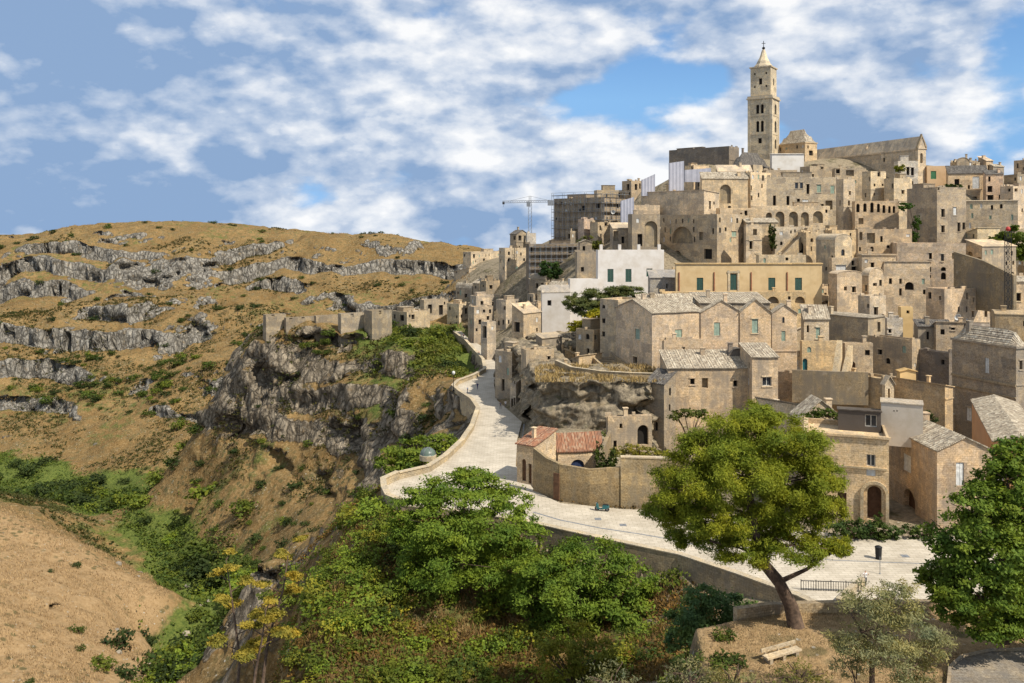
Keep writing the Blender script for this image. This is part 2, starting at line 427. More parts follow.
class MB:
    """collects faces with metre UVs and links them as one mesh object"""
    def __init__(self):
        self.v, self.f, self.uv = [], [], []

    def face(self, pts, uvs=None):
        i = len(self.v)
        self.v.extend([tuple(p) for p in pts])
        self.f.append(tuple(range(i, i + len(pts))))
        if uvs is None:
            a, b = Vector(pts[0]), Vector(pts[1])
            t = (b - a)
            t = t.normalized() if t.length > 1e-6 else Vector((1, 0, 0))
            n = t.cross(Vector(pts[2]) - a)
            s = n.cross(t)
            s = s.normalized() if s.length > 1e-9 else Vector((0, 0, 1))
            uvs = [((Vector(p) - a).dot(t), (Vector(p) - a).dot(s)) for p in pts]
        self.uv.extend(uvs)

    def box(self, c, sx, sy, sz, rz=0.0, ax=None):
        """box centred on c; ax = (ux, uy) horizontal x axis"""
        c = Vector(c)
        ux = Vector((math.cos(rz), math.sin(rz), 0)) if ax is None else Vector((ax[0], ax[1], 0)).normalized()
        uy = Vector((-ux.y, ux.x, 0))
        uz = Vector((0, 0, 1))
        P = lambda a, b, d: c + ux * (a * sx / 2) + uy * (b * sy / 2) + uz * (d * sz / 2)
        for q in (((-1, -1, -1), (1, -1, -1), (1, -1, 1), (-1, -1, 1)), ((1, 1, -1), (-1, 1, -1), (-1, 1, 1), (1, 1, 1)),
                  ((1, -1, -1), (1, 1, -1), (1, 1, 1), (1, -1, 1)), ((-1, 1, -1), (-1, -1, -1), (-1, -1, 1), (-1, 1, 1)),
                  ((-1, -1, 1), (1, -1, 1), (1, 1, 1), (-1, 1, 1)), ((-1, 1, -1), (1, 1, -1), (1, -1, -1), (-1, -1, -1))):
            self.face([P(*k) for k in q])

    def tube(self, pts, rad, n=7, cap=True):
        pts = [Vector(p) for p in pts]
        if not hasattr(rad, '__len__'):
            rad = [rad] * len(pts)
        rings = []
        ref = Vector((0.31, 0.2, 0.93)).normalized()
        for i, p in enumerate(pts):
            d = (pts[min(i + 1, len(pts) - 1)] - pts[max(i - 1, 0)]).normalized()
            a = d.cross(ref)
            if a.length < 0.05:
                a = d.cross(Vector((1, 0, 0)))
            a.normalize()
            b = d.cross(a)
            rings.append([p + (a * math.cos(2 * math.pi * k / n) + b * math.sin(2 * math.pi * k / n)) * rad[i] for k in range(n)])
        base = len(self.v)
        for r in rings:
            self.v.extend([tuple(q) for q in r])
        for i in range(len(rings) - 1):
            for k in range(n):
                k2 = (k + 1) % n
                self.f.append((base + i * n + k, base + i * n + k2, base + (i + 1) * n + k2, base + (i + 1) * n + k))
                self.uv.extend([(k, i), (k2, i), (k2, i + 1), (k, i + 1)])
        if cap:
            for ri in (0, len(rings) - 1):
                self.f.append(tuple(base + ri * n + k for k in range(n)))
                self.uv.extend([(0, 0)] * n)

    def lathe(self, prof, c, n=16):
        c = Vector(c)
        base = len(self.v)
        for r, z in prof:
            for k in range(n):
                a = 2 * math.pi * k / n
                self.v.append((c.x + r * math.cos(a), c.y + r * math.sin(a), c.z + z))
        for i in range(len(prof) - 1):
            for k in range(n):
                k2 = (k + 1) % n
                self.f.append((base + i * n + k, base + i * n + k2, base + (i + 1) * n + k2, base + (i + 1) * n + k))
                self.uv.extend([(k, i), (k2, i), (k2, i + 1), (k, i + 1)])
        for ri in (0, len(prof) - 1):
            self.f.append(tuple(base + ri * n + k for k in range(n)))
            self.uv.extend([(0, 0)] * n)

    def build(self, name, mat, parent=None, origin=None, color=None, smooth=False):
        """vertices are world coordinates; origin = where the object (or its parent empty) sits"""
        me = bpy.data.meshes.new(name)
        v = np.array(self.v, dtype=np.float64)
        org = np.zeros(3)
        if parent is not None:
            p = parent
            while p is not None:
                org += np.array(p.location)
                p = p.parent
        elif origin is not None:
            org = np.array(origin, dtype=float)
        v = v - org
        me.from_pydata(v.tolist(), [], self.f)
        uvl = me.uv_layers.new(name='UVMap')
        uvl.data.foreach_set('uv', np.array(self.uv, dtype=np.float32).ravel())
        if smooth:
            me.polygons.foreach_set('use_smooth', [True] * len(me.polygons))
        me.materials.append(mat)
        o = bpy.data.objects.new(name, me)
        COL.objects.link(o)
        if parent is not None:
            o.parent = parent
        elif origin is not None:
            o.location = origin
        if color is not None:
            o.color = color
        return o


# ------------------------------------------------------------------ numpy noise
def _hash(ix, iy, iz, seed):
    h = (ix * 374761393 + iy * 668265263 + iz * 2147483647 + seed * 1274126177) & 0xFFFFFFFF
    h = ((h ^ (h >> 13)) * 1274126177) & 0xFFFFFFFF
    h = (h ^ (h >> 16)) & 0xFFFFFF
    return h.astype(np.float64) / 0xFFFFFF


def vnoise(x, y, z, seed=0):
    ix, iy, iz = np.floor(x).astype(np.int64), np.floor(y).astype(np.int64), np.floor(z).astype(np.int64)
    fx, fy, fz = x - ix, y - iy, z - iz
    fx, fy, fz = fx * fx * (3 - 2 * fx), fy * fy * (3 - 2 * fy), fz * fz * (3 - 2 * fz)
    r = 0
    for a in (0, 1):
        for b in (0, 1):
            for c in (0, 1):
                w = (fx if a else 1 - fx) * (fy if b else 1 - fy) * (fz if c else 1 - fz)
                r = r + w * _hash(ix + a, iy + b, iz + c, seed)
    return r


def fbm(x, y, z, octv=4, seed=0, gain=0.5):
    s, a, tot = 0.0, 1.0, 0.0
    for o in range(octv):
        s = s + a * vnoise(x, y, z, seed + o * 17)
        tot += a
        a *= gain
        x, y, z = x * 2.03 + 11.3, y * 2.03 + 5.7, z * 2.03 + 3.1
    return s / tot


def sstep(a, b, x):
    t = np.clip((x - a) / (b - a), 0, 1)
    return t * t * (3 - 2 * t)


# ------------------------------------------------------------------ terrain
DROW = [(535, 111), (500, 126), (470, 140), (440, 153), (410, 172), (380, 190), (350, 205), (325, 218), (300, 230), (270, 250), (240, 270), (215, 287), (190, 304), (165, 326), (155, 340), (140, 350)]


def D(py):
    """distance at which the built-up hillside is met at picture row py"""
    xs = [-a for a, b in DROW]
    return float(np.interp(-py, xs, [b for a, b in DROW]))


def DR(py):
    """distance of the level road at picture row py"""
    return H * F / (py - HY)


ROAD_L = [(830, 615), (800, 600), (740, 578), (680, 558), (600, 541), (520, 523), (450, 513), (400, 508), (388, 503), (384, 495), (383, 486), (398, 479), (428, 472), (445, 461), (462, 445),
          (472, 430), (478, 412), (472, 403), (460, 395), (453, 389), (458, 384), (474, 378), (485, 372), (483, 362), (474, 352), (466, 343), (458, 337), (450, 331)]
ROAD_R = [(1070, 600), (1070, 545), (960, 536), (900, 536), (838, 534), (760, 524), (690, 512), (620, 509), (560, 503), (535, 491), (516, 466), (517, 440), (522, 422), (506, 408), (497, 400), (494, 385), (497, 366),
          (491, 353), (480, 345), (468, 338), (461, 331)]
road_l = [(gx(a, DR(b)), DR(b)) for a, b in ROAD_L]
road_r = [(gx(a, DR(b)), DR(b)) for a, b in ROAD_R]
road_poly = np.array(road_l + road_r[::-1])


def poly_sd(x, y, poly):
    """signed distance to polygon, negative inside"""
    d = np.full(x.shape, 1e9)
    inside = np.zeros(x.shape, bool)
    n = len(poly)
    for i in range(n):
        a, b = poly[i], poly[(i + 1) % n]
        ex, ey = b[0] - a[0], b[1] - a[1]
        wx, wy = x - a[0], y - a[1]
        t = np.clip((wx * ex + wy * ey) / (ex * ex + ey * ey + 1e-12), 0, 1)
        d = np.minimum(d, np.hypot(wx - t * ex, wy - t * ey))
        c = ((a[1] <= y) & (b[1] > y)) | ((b[1] <= y) & (a[1] > y))
        xi = a[0] + (y - a[1]) / (ey if abs(ey) > 1e-12 else 1e-12) * ex
        inside ^= c & (x < xi)
    return np.where(inside, -d, d)


CP = []
def cp(*pts):
    for p in pts:
        CP.append((gx(p[0], p[2]), p[2], gz(p[1], p[2])))
def cz(*pts):
    for px, d, z in pts:
        CP.append((gx(px, d), d, z))

# near terrace with the bench
TZ = 6.8
cz((690, 60, TZ - 1.5), (760, 60, TZ), (880, 60, TZ), (1000, 60, TZ), (1100, 60, TZ), (740, 72, TZ - .3), (800, 72.5, TZ), (880, 72.5, TZ), (1000, 72.5, TZ), (1100, 72, TZ),
   (800, 77.5, 1.2), (880, 77.5, 1.5), (960, 78, 3), (1060, 80, 3), (720, 78, 0.6), (760, 86, -0.5), (820, 45, TZ + 1), (1000, 45, TZ + 1), (600, 45, -2), (400, 45, -14), (150, 45, -40), (-100, 60, -50), (255, 88, -24), (262, 97, -24), (275, 108, -22), (303, 123, -15), (245, 78, -24), (200, 90, -48), (150, 100, -52), (100, 110, -50), (225, 110, -46), (250, 125, -40), (1150, 110, 0), (1150, 90, 1))
# slope under the belvedere
cp((375, 514, 124), (330, 548, 118), (300, 600, 106), (282, 650, 95), (270, 700, 86), (400, 545, 113), (400, 590, 105), (400, 640, 95), (400, 700, 84), (500, 560, 112), (500, 620, 101), (500, 700, 86),
   (600, 575, 109), (600, 640, 95), (600, 700, 82), (660, 590, 103), (670, 640, 88), (690, 675, 74))
cp((430, 525, 118), (520, 540, 116), (560, 555, 113), (640, 575, 108), (700, 590, 101))
# drop into the gorge
cp((262, 600, 132), (255, 560, 165), (240, 600, 192), (245, 683, 150), (200, 640, 212), (215, 690, 170), (150, 683, 200), (180, 683, 190), (300, 560, 150), (320, 540, 170), (350, 500, 165), (385, 485, 150), (290, 540, 200))
# under the road wall
cp((425, 490, 150), (435, 478, 168), (455, 460, 178), (440, 470, 190), (465, 428, 196), (440, 432, 200), (440, 405, 218), (455, 400, 215), (470, 412, 205))
# green shoulder left of the street
cp((455, 375, 250), (470, 366, 266), (462, 352, 290), (430, 345, 280), (430, 333, 305), (400, 345, 282), (400, 330, 310), (445, 330, 335), (370, 325, 320), (415, 365, 256))
# promontory rim and cliff foot
cp((250, 345, 312), (275, 332, 308), (300, 328, 306), (350, 333, 300), (385, 350, 284), (410, 380, 246), (438, 397, 224), (300, 322, 330), (350, 322, 325), (265, 326, 330), (250, 335, 345))
cp((225, 415, 300), (250, 432, 293), (290, 448, 280), (330, 470, 264), (370, 476, 240), (400, 470, 219), (428, 470, 203))
cp((200, 480, 286), (260, 510, 262), (300, 520, 240), (330, 530, 215), (360, 515, 195), (270, 560, 215), (160, 540, 285), (230, 530, 262), (235, 380, 345), (215, 400, 340))
# valley floor
cp((220, 580, 250), (200, 560, 288), (130, 522, 330), (30, 487, 380), (150, 590, 262), (190, 620, 235), (-80, 470, 430), (-200, 450, 470))
# bare hillock lower left
cp((0, 502, 252), (50, 520, 248), (100, 545, 240), (150, 572, 230), (174, 592, 218), (0, 550, 215), (50, 600, 190), (100, 600, 200), (140, 630, 195), (0, 620, 170), (50, 683, 150), (100, 683, 165), (130, 660, 180), (-80, 480, 260), (-80, 600, 170), (-200, 460, 260), (-200, 560, 190))
cp((60, 512, 300), (20, 495, 310))
# far side of the gorge, climbing to the plateau
cp((100, 480, 385), (100, 440, 430), (0, 440, 440), (100, 400, 470), (0, 400, 480), (180, 440, 410), (200, 400, 440), (180, 480, 350), (220, 360, 470), (100, 365, 500), (0, 360, 505), (160, 355, 505),
   (0, 343, 524), (60, 345, 524), (130, 342, 528), (200, 338, 534), (270, 332, 545), (0, 320, 532), (60, 312, 534), (130, 306, 538), (200, 306, 545), (270, 304, 555), (330, 330, 560), (330, 306, 580), (400, 300, 590),
   (0, 296, 600), (70, 297, 600), (140, 292, 608), (200, 290, 610), (260, 285, 625), (0, 258, 616), (60, 252, 616), (120, 252, 622), (180, 258, 625), (235, 262, 640), (300, 272, 640), (370, 275, 640), (440, 280, 625),
   (260, 245, 668), (320, 241, 672), (380, 241, 672), (440, 250, 662), (480, 258, 655), (0, 240, 700), (60, 230, 715), (130, 223, 735), (200, 222, 745), (270, 229, 735), (350, 235, 720), (430, 238, 705), (470, 246, 690),
   (-120, 300, 600), (-120, 245, 690), (-120, 400, 480), (-250, 300, 600), (-250, 250, 700), (530, 262, 660), (600, 262, 660), (-120, 345, 525))
cz((0, 820, 30), (200, 850, 40), (400, 850, 22), (500, 850, 12), (600, 850, 8), (-250, 850, 28), (800, 850, 25), (1000, 850, 30), (1200, 850, 30))
cz((480, 470, 5), (420, 470, -20), (350, 440, -40), (300, 400, -45), (480, 540, 0), (400, 530, -12), (600, 560, 20))
# the town hill
for d, off in ((111, 0), (126, 0)):
    cz((1050, d, 0), (900, d, 0), (760, d, 0))
for py in (470, 440, 410, 380, 350, 325, 300, 270, 240, 215, 190):
    for px in (640, 700, 760, 820, 880, 940, 1000, 1060, 1140):
        if py >= 440 and px < 700: continue
        cp((px, py + 2, D(py) + 14))
for py in (165, 157):
    for px in (700, 770, 840, 900):
        cp((px, py + 3, D(py) + 10))
cp((960, 190, 305), (1020, 195, 305), (1100, 200, 305), (680, 190, 332), (620, 232, 325), (560, 240, 338), (580, 296, 255), (545, 330, 238), (600, 326, 230), (540, 308, 270), (560, 340, 212), (560, 380, 180), (530, 400, 185),
   (520, 306, 306), (500, 284, 338), (485, 270, 385), (530, 258, 335), (455, 308, 360), (440, 292, 400), (470, 262, 440), (505, 330, 300), (500, 345, 262), (508, 380, 220), (420, 315, 350), (470, 320, 345), (560, 430, 152), (600, 440, 150), (620, 400, 175))
cz((600, 420, 40), (700, 420, 55), (800, 420, 66), (900, 420, 64), (1000, 420, 58), (1120, 420, 50), (800, 600, 40), (1000, 600, 38), (650, 600, 30), (550, 430, 30))
for (x, y) in road_l[3:]:
    CP.append((x, y, -0.35))
for (x, y) in road_r[3:]:
    CP.append((x, y, -0.35))
CPA = np.array(CP)
S_ = 100.0
def _phi(r):
    return r
_n = len(CPA)
_dx = np.hypot(CPA[:, None, 0] - CPA[None, :, 0], CPA[:, None, 1] - CPA[None, :, 1]) / S_
_A = np.zeros((_n + 3, _n + 3))
_A[:_n, :_n] = _phi(_dx) - np.eye(_n) * 0.006
_A[:_n, _n] = 1; _A[:_n, _n + 1] = CPA[:, 0] / S_; _A[:_n, _n + 2] = CPA[:, 1] / S_
_A[_n:, :_n] = _A[:_n, _n:].T
_W = np.linalg.solve(_A, np.concatenate([CPA[:, 2], np.zeros(3)]))


def rbf(x, y):
    out = np.empty(x.shape)
    xf, yf, of = x.ravel(), y.ravel(), out.ravel()
    for i in range(0, len(xf), 40000):
        xs, ys = xf[i:i + 40000], yf[i:i + 40000]
        r = np.hypot(xs[:, None] - CPA[None, :, 0], ys[:, None] - CPA[None, :, 1]) / S_
        of[i:i + 40000] = _phi(r) @ _W[:_n] + _W[_n] + _W[_n + 1] * xs / S_ + _W[_n + 2] * ys / S_
    return of.reshape(x.shape)


TERR_EDGE = np.array([(gx(690, 71), 71.0), (gx(738, 73), 73.0), (gx(770, 74), 74.0), (gx(1010, 74.5), 74.5), (gx(1200, 74), 74.0), (gx(1200, 40), 40.0), (gx(760, 40), 40.0), (gx(705, 60), 60.0)])


def town_mask(x, y):
    """1 on the built-up side, 0 on the gorge side"""
    k = x / y * F + CX
    edge = np.interp(y, [60, 100, 115, 130, 150, 200, 260, 330, 400, 480, 900], [640, 640, 520, 530, 520, 500, 492, 465, 455, 480, 620])
    return sstep(-6, 10, k - edge) * (1 - sstep(430, 520, y))


def height(x, y, detail=True):
    z = rbf(x, y)
    town = town_mask(x, y)
    sd = poly_sd(x, y, road_poly)
    te = poly_sd(x, y, TERR_EDGE)
    far = (1 - town) * sstep(330, 400, y)
    wild = (1 - town)
    n1 = fbm(x * 0.012, y * 0.012, x * 0, 4, 3)
    # limestone strata on the far side of the gorge
    P = 17.0
    tq = z / P + (n1 - 0.5) * 2.6 + 0.15
    fth = 0.74 + 0.19 * sstep(0.35, 0.6, fbm(x * 0.035, y * 0.035, x * 0, 3, 14))
    fl = np.floor(tq); fr = tq - fl
    st = np.where(fr < fth, 0.36 * fr / fth, 0.36 + 0.64 * (fr - fth) / (1 - fth))
    zt = z + (st - fr) * P
    m = far * sstep(0.36, 0.54, fbm(x * 0.02 + 40, y * 0.014, x * 0, 3, 9)) * sstep(-75, -40, z) * (1 - sstep(32, 40, z))
    z = z + (zt - z) * m * 0.95
    prom = wild * sstep(195, 215, y) * sstep(345, 325, y) * sstep(-44, -34, z) * sstep(10, 4, z)
    P2 = 10.5
    tq = z / P2 + (fbm(x * 0.03 + 9, y * 0.03, x * 0, 3, 44) - 0.5) * 2.2
    fl = np.floor(tq); fr = tq - fl
    st = np.where(fr < 0.55, 0.30 * fr / 0.55, 0.30 + 0.70 * (fr - 0.55) / 0.45)
    z = z + (st - fr) * P2 * prom * 0.9
    keep = sstep(0.5, 8, sd) * sstep(0.0, 6, te)
    amp = wild * (0.8 + 1.6 * sstep(150, 300, y)) + town * 0.35
    z = z + (fbm(x * 0.06, y * 0.06, z * 0.0, 5, 21) - 0.5) * 3.2 * amp * keep
    z = z + (fbm(x * 0.35, y * 0.35, z * 0.0, 4, 33) - 0.5) * 1.0 * wild * keep
    inr = sstep(2.2, 0.2, sd)
    z = np.where(sd < 2.2, z * (1 - inr) + np.minimum(z, -0.30) * inr, z)
    z = np.where(sd < 0.2, -0.30, z)
    tin = sstep(0.6, -0.6, te)
    z = z * (1 - tin) + (TZ + (fbm(x * 0.2, y * 0.2, x * 0, 3, 5) - 0.5) * 0.35) * tin
    return z


def build_terrain():
    rows = np.concatenate([np.exp(np.linspace(math.log(44), math.log(400), 560)), np.exp(np.linspace(math.log(401.2), math.log(800), 300)), np.exp(np.linspace(math.log(812), math.log(9000), 50))])
    ang = np.linspace(-0.80, 0.72, 760)
    YY, AA = np.meshgrid(rows, np.tan(ang), indexing='ij')
    X = YY * AA
    Y = YY.copy()
    Z = height(X, Y)
    # beyond the modelled ground the plateau runs out flat
    fz = sstep(850, 1100, Y)
    Z = Z * (1 - fz) + (36.0 - 0.03 * Y) * fz
    # slope
    gyr = np.gradient(Z, axis=0) / np.gradient(Y, axis=0)
    gxr = np.gradient(Z, axis=1) / np.maximum(np.gradient(X, axis=1), 1e-6)
    gyr = gyr - 0 * gxr
    sl = np.hypot(gxr, gyr)
    town = town_mask(X, Y)
    wild = 1 - town
    # fluted, cracked faces where the ground is steep
    steep = sstep(0.55, 1.1, sl) * wild * sstep(140, 180, Y) * np.where((Y > 190) & (Y < 350), sstep(-46, -30, Z), 1.0)
    fl = fbm(X * 0.11, Y * 0.11, Z * 0.05, 4, 51)
    rid = 1 - np.abs(2 * fbm(X * 0.16, Y * 0.16, Z * 0.03, 3, 61) - 1)
    holl = fbm(X * 0.09, Y * 0.05, Z * 0.16, 3, 71)
    fl2 = fbm(X * 0.055, Y * 0.055, Z * 0.10, 4, 151)
    push = ((fl - 0.5) * 6.0 + (fl2 - 0.5) * 10.0 + (rid - 0.7) * 4.0 - sstep(0.56, 0.68, holl) * 7.0) * steep
    nl = np.maximum(sl, 1e-3)
    X2 = X - gxr / nl * push
    Y2 = Y - gyr / nl * push
    rock = sstep(0.80, 1.5, sl) * wild * sstep(120, 150, Y) + sstep(0.62, 1.25, sl) * wild * sstep(380, 420, Y) + 0.30 * wild * sstep(0.46, 0.66, fbm(X * 0.045, Y * 0.045, X * 0, 5, 81)) * sstep(180, 215, Y) + town * 0.42
    zv = Z
    prz = sstep(190, 205, Y) * sstep(352, 340, Y) * wild * sstep(500, 470, X / Y * F + CX)
    cb = sstep(-40, -24, Z + 14 * (fbm(X * .05, Y * .05, X * 0, 4, 19) - .5))
    rock = rock * (1 - prz * (1 - cb))
    warm = 0.75 * sstep(400, 350, Y)
    river = np.full(X.shape, 1e9)
    rp = [(gx(p_, d_), d_) for p_, d_ in ((-60, 430), (30, 384), (130, 334), (195, 292), (222, 256), (212, 228), (196, 200), (176, 182), (150, 165), (110, 150))]
    for (ax_, ay_), (bx_, by_) in zip(rp[:-1], rp[1:]):
        ex, ey = bx_ - ax_, by_ - ay_
        tt = np.clip(((X - ax_) * ex + (Y - ay_) * ey) / (ex * ex + ey * ey), 0, 1)
        river = np.minimum(river, np.hypot(X - ax_ - tt * ex, Y - ay_ - tt * ey))
    river = sstep(-53, -63, Z) * sstep(27, 10, river + 22 * (fbm(X * .05, Y * .05, X * 0, 4, 29) - .5))
    valley = sstep(-64, -71, zv + 5 * (fbm(X * .03, Y * .03, X * 0, 3, 12) - .5)) * sstep(160, 210, Y) * sstep(405, 375, Y)
    hill = sstep(60, 0, np.hypot(np.maximum(X + 95, 0) * 1.0, 0)) * sstep(262, 235, Y) * sstep(-66, -58, zv)
    K = X / Y * F + CX
    hill = sstep(190, 150, K) * sstep(255, 240, Y + (K - 0) * 0.16) * sstep(100, 130, Y)
    lowslope = sstep(560, 330, Y) * sstep(255, 285, Y) * 0.06 * sstep(260, 200, K)
    near = sstep(150, 120, Y) * sstep(240, 300, K) * sstep(720, 640, K)
    shoulder = sstep(300, 385, K) * sstep(250, 262, Y) * sstep(360, 330, Y) * wild
    green = np.clip(np.maximum(valley, river) * (1 - hill * (1 - river)) * 0.8 + lowslope + near * 0.04 + shoulder * 0.45 + 0.10 * wild + 0.28 * wild * sstep(0.5, 0.68, fbm(X * 0.025, Y * 0.025, X * 0, 4, 91)), 0, 1)
    hill = hill * (1 - river)
    green = green * (1 - 0.8 * hill) * (1 - town * 0.6)
    te = poly_sd(X, Y, TERR_EDGE)
    pale = np.clip(hill + sstep(1, -1, te) * 1.0, 0, 1)
    rock = rock * (1 - hill * 0.7) * (1 - sstep(1, -1, te))
    townc = town * sstep(-1.5, 1.5, te)
    nr, nc = X.shape
    co = np.stack([X2, Y2, Z], axis=-1).reshape(-1, 3)
    idx = np.arange(nr * nc).reshape(nr, nc)
    q = np.stack([idx[:-1, :-1], idx[:-1, 1:], idx[1:, 1:], idx[1:, :-1]], axis=-1).reshape(-1, 4)
    me = bpy.data.meshes.new('ground')
    me.vertices.add(len(co))
    me.vertices.foreach_set('co', co.ravel())
    me.loops.add(q.size)
    me.loops.foreach_set('vertex_index', q.ravel().astype(np.int32))
    me.polygons.add(len(q))
    me.polygons.foreach_set('loop_start', np.arange(0, q.size, 4, dtype=np.int32))
    me.polygons.foreach_set('use_smooth', np.ones(len(q), dtype=bool))
    me.update(calc_edges=True)
    for nm, arr in (('rock', rock), ('green', green), ('pale', pale), ('town', townc), ('warm', warm)):
        a = me.attributes.new(nm, 'FLOAT', 'POINT')
        a.data.foreach_set('value', arr.ravel().astype(np.float32))
    me.materials.append(M['terrain'])
    o = bpy.data.objects.new('ground', me)
    COL.objects.link(o)
    tag(o, kind='structure')


build_terrain()


def ground(x, y):
    return float(height(np.array([float(x)]), np.array([float(y)]))[0])


def road_mesh():
    bm = bmesh.new()
    vs = [bm.verts.new((x, y, 0.0)) for x, y in road_poly]
    f = bm.faces.new(vs)
    if f.normal.z < 0: f.normal_flip()
    bmesh.ops.triangulate(bm, faces=bm.faces[:])
    bmesh.ops.recalc_face_normals(bm, faces=bm.faces[:])
    me = bpy.data.meshes.new('road')
    bm.to_mesh(me); bm.free()
    me.materials.append(M['paving'])
    o = bpy.data.objects.new('road', me)
    COL.objects.link(o)
    tag(o, kind='structure')


road_mesh()


RIVER = [(gx(p_, d_), d_) for p_, d_ in ((-60, 430), (30, 384), (130, 334), (195, 292), (222, 256), (212, 228), (196, 200), (176, 182), (150, 165), (110, 150))]
def river_dist(x, y):
    r = np.full(np.shape(x), 1e9)
    for (ax_, ay_), (bx_, by_) in zip(RIVER[:-1], RIVER[1:]):
        ex, ey = bx_ - ax_, by_ - ay_
        tt = np.clip(((x - ax_) * ex + (y - ay_) * ey) / (ex * ex + ey * ey), 0, 1)
        r = np.minimum(r, np.hypot(x - ax_ - tt * ex, y - ay_ - tt * ey))
    return r


# ------------------------------------------------------------------ houses
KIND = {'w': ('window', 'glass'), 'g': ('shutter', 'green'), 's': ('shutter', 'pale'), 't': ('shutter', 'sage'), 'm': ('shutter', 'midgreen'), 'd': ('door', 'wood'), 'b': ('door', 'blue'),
        'k': ('opening', 'inner_shade'), 'e': ('door', 'teal'), 'n': ('niche', None)}  # an opening is closed by a near-black panel painted as interior shade


def arch_pts(s0, s1, z1, n=10):
    """outline of the arched head from (s0, spring) to (s1, spring), spring height"""
    r = (s1 - s0) / 2
    zs = z1 - r
    return zs, [(s0 + r - r * math.cos(math.pi * i / n), zs + r * math.sin(math.pi * i / n)) for i in range(n + 1)]


def wall_face(mb, A, B, z0, z1, ops, top=None, th=0.3):
    """one wall from A to B (left to right seen from outside) with real openings; top = [(s, z)] outline above z1"""
    ax, ay = A; bx, by = B
    L = math.hypot(bx - ax, by - ay)
    tx, ty = (bx - ax) / L, (by - ay) / L
    nx, ny = ty, -tx
    P = lambda s, z, dep=0.0: (ax + tx * s - nx * dep, ay + ty * s - ny * dep, z)
    good = []
    for o in ops:
        s0, s1, a, b = max(o['s0'], 0.12), min(o['s1'], L - 0.12), max(o['z0'], z0 + 0.05), min(o['z1'], z1 - 0.06)
        if s1 - s0 < 0.15 or b - a < 0.2: continue
        if any(s0 < g['s1'] + 0.06 and s1 > g['s0'] - 0.06 and a < g['z1'] + 0.06 and b > g['z0'] - 0.06 for g in good): continue
        o.update(s0=s0, s1=s1, z0=a, z1=b)
        good.append(o)
    ss = sorted({0.0, L} | {o['s0'] for o in good} | {o['s1'] for o in good})
    zs = sorted({z0, z1} | {o['z0'] for o in good} | {o['z1'] for o in good})
    for i in range(len(ss) - 1):
        for j in range(len(zs) - 1):
            cs, cz_ = (ss[i] + ss[i + 1]) / 2, (zs[j] + zs[j + 1]) / 2
            if any(o['s0'] < cs < o['s1'] and o['z0'] < cz_ < o['z1'] for o in good): continue
            q = [(ss[i], zs[j]), (ss[i + 1], zs[j]), (ss[i + 1], zs[j + 1]), (ss[i], zs[j + 1])]
            mb.face([P(*k) for k in q], q)
    for o in good:
        s0, s1, a, b, d = o['s0'], o['s1'], o['z0'], o['z1'], o['dep']
        if o['arch'] and (s1 - s0) / 2 < (b - a):
            spr, ap = arch_pts(s0, s1, b)
            mid = len(ap) // 2
            lq = [(s0, b), (s0, spr)] + ap[1:mid + 1]
            rq = [(s1, b)] + [p for p in ap[mid:-1]] + [(s1, spr)]
            mb.face([P(*k) for k in lq], lq)
            mb.face([P(*k) for k in rq], rq)
            loop = [(s0, a), (s1, a), (s1, spr)] + ap[::-1][1:-1] + [(s0, spr)]
        else:
            loop = [(s0, a), (s1, a), (s1, b), (s0, b)]
        for k in range(len(loop)):
            p, q = loop[k], loop[(k + 1) % len(loop)]
            mb.face([P(p[0], p[1]), P(p[0], p[1], d), P(q[0], q[1], d), P(q[0], q[1])][::-1])
        o['loop'] = loop
        o['P'] = P
    if top:
        q = [(0, z1), (L, z1)] + [p for p in top[::-1]]
        q2 = [q[0]]
        for p in q[1:]:
            if abs(p[0] - q2[-1][0]) + abs(p[1] - q2[-1][1]) > 0.02: q2.append(p)
        if abs(q2[0][0] - q2[-1][0]) + abs(q2[0][1] - q2[-1][1]) < 0.02: q2.pop()
        if len(q2) > 2:
            mb.face([P(*k) for k in q2], q2)
    return good


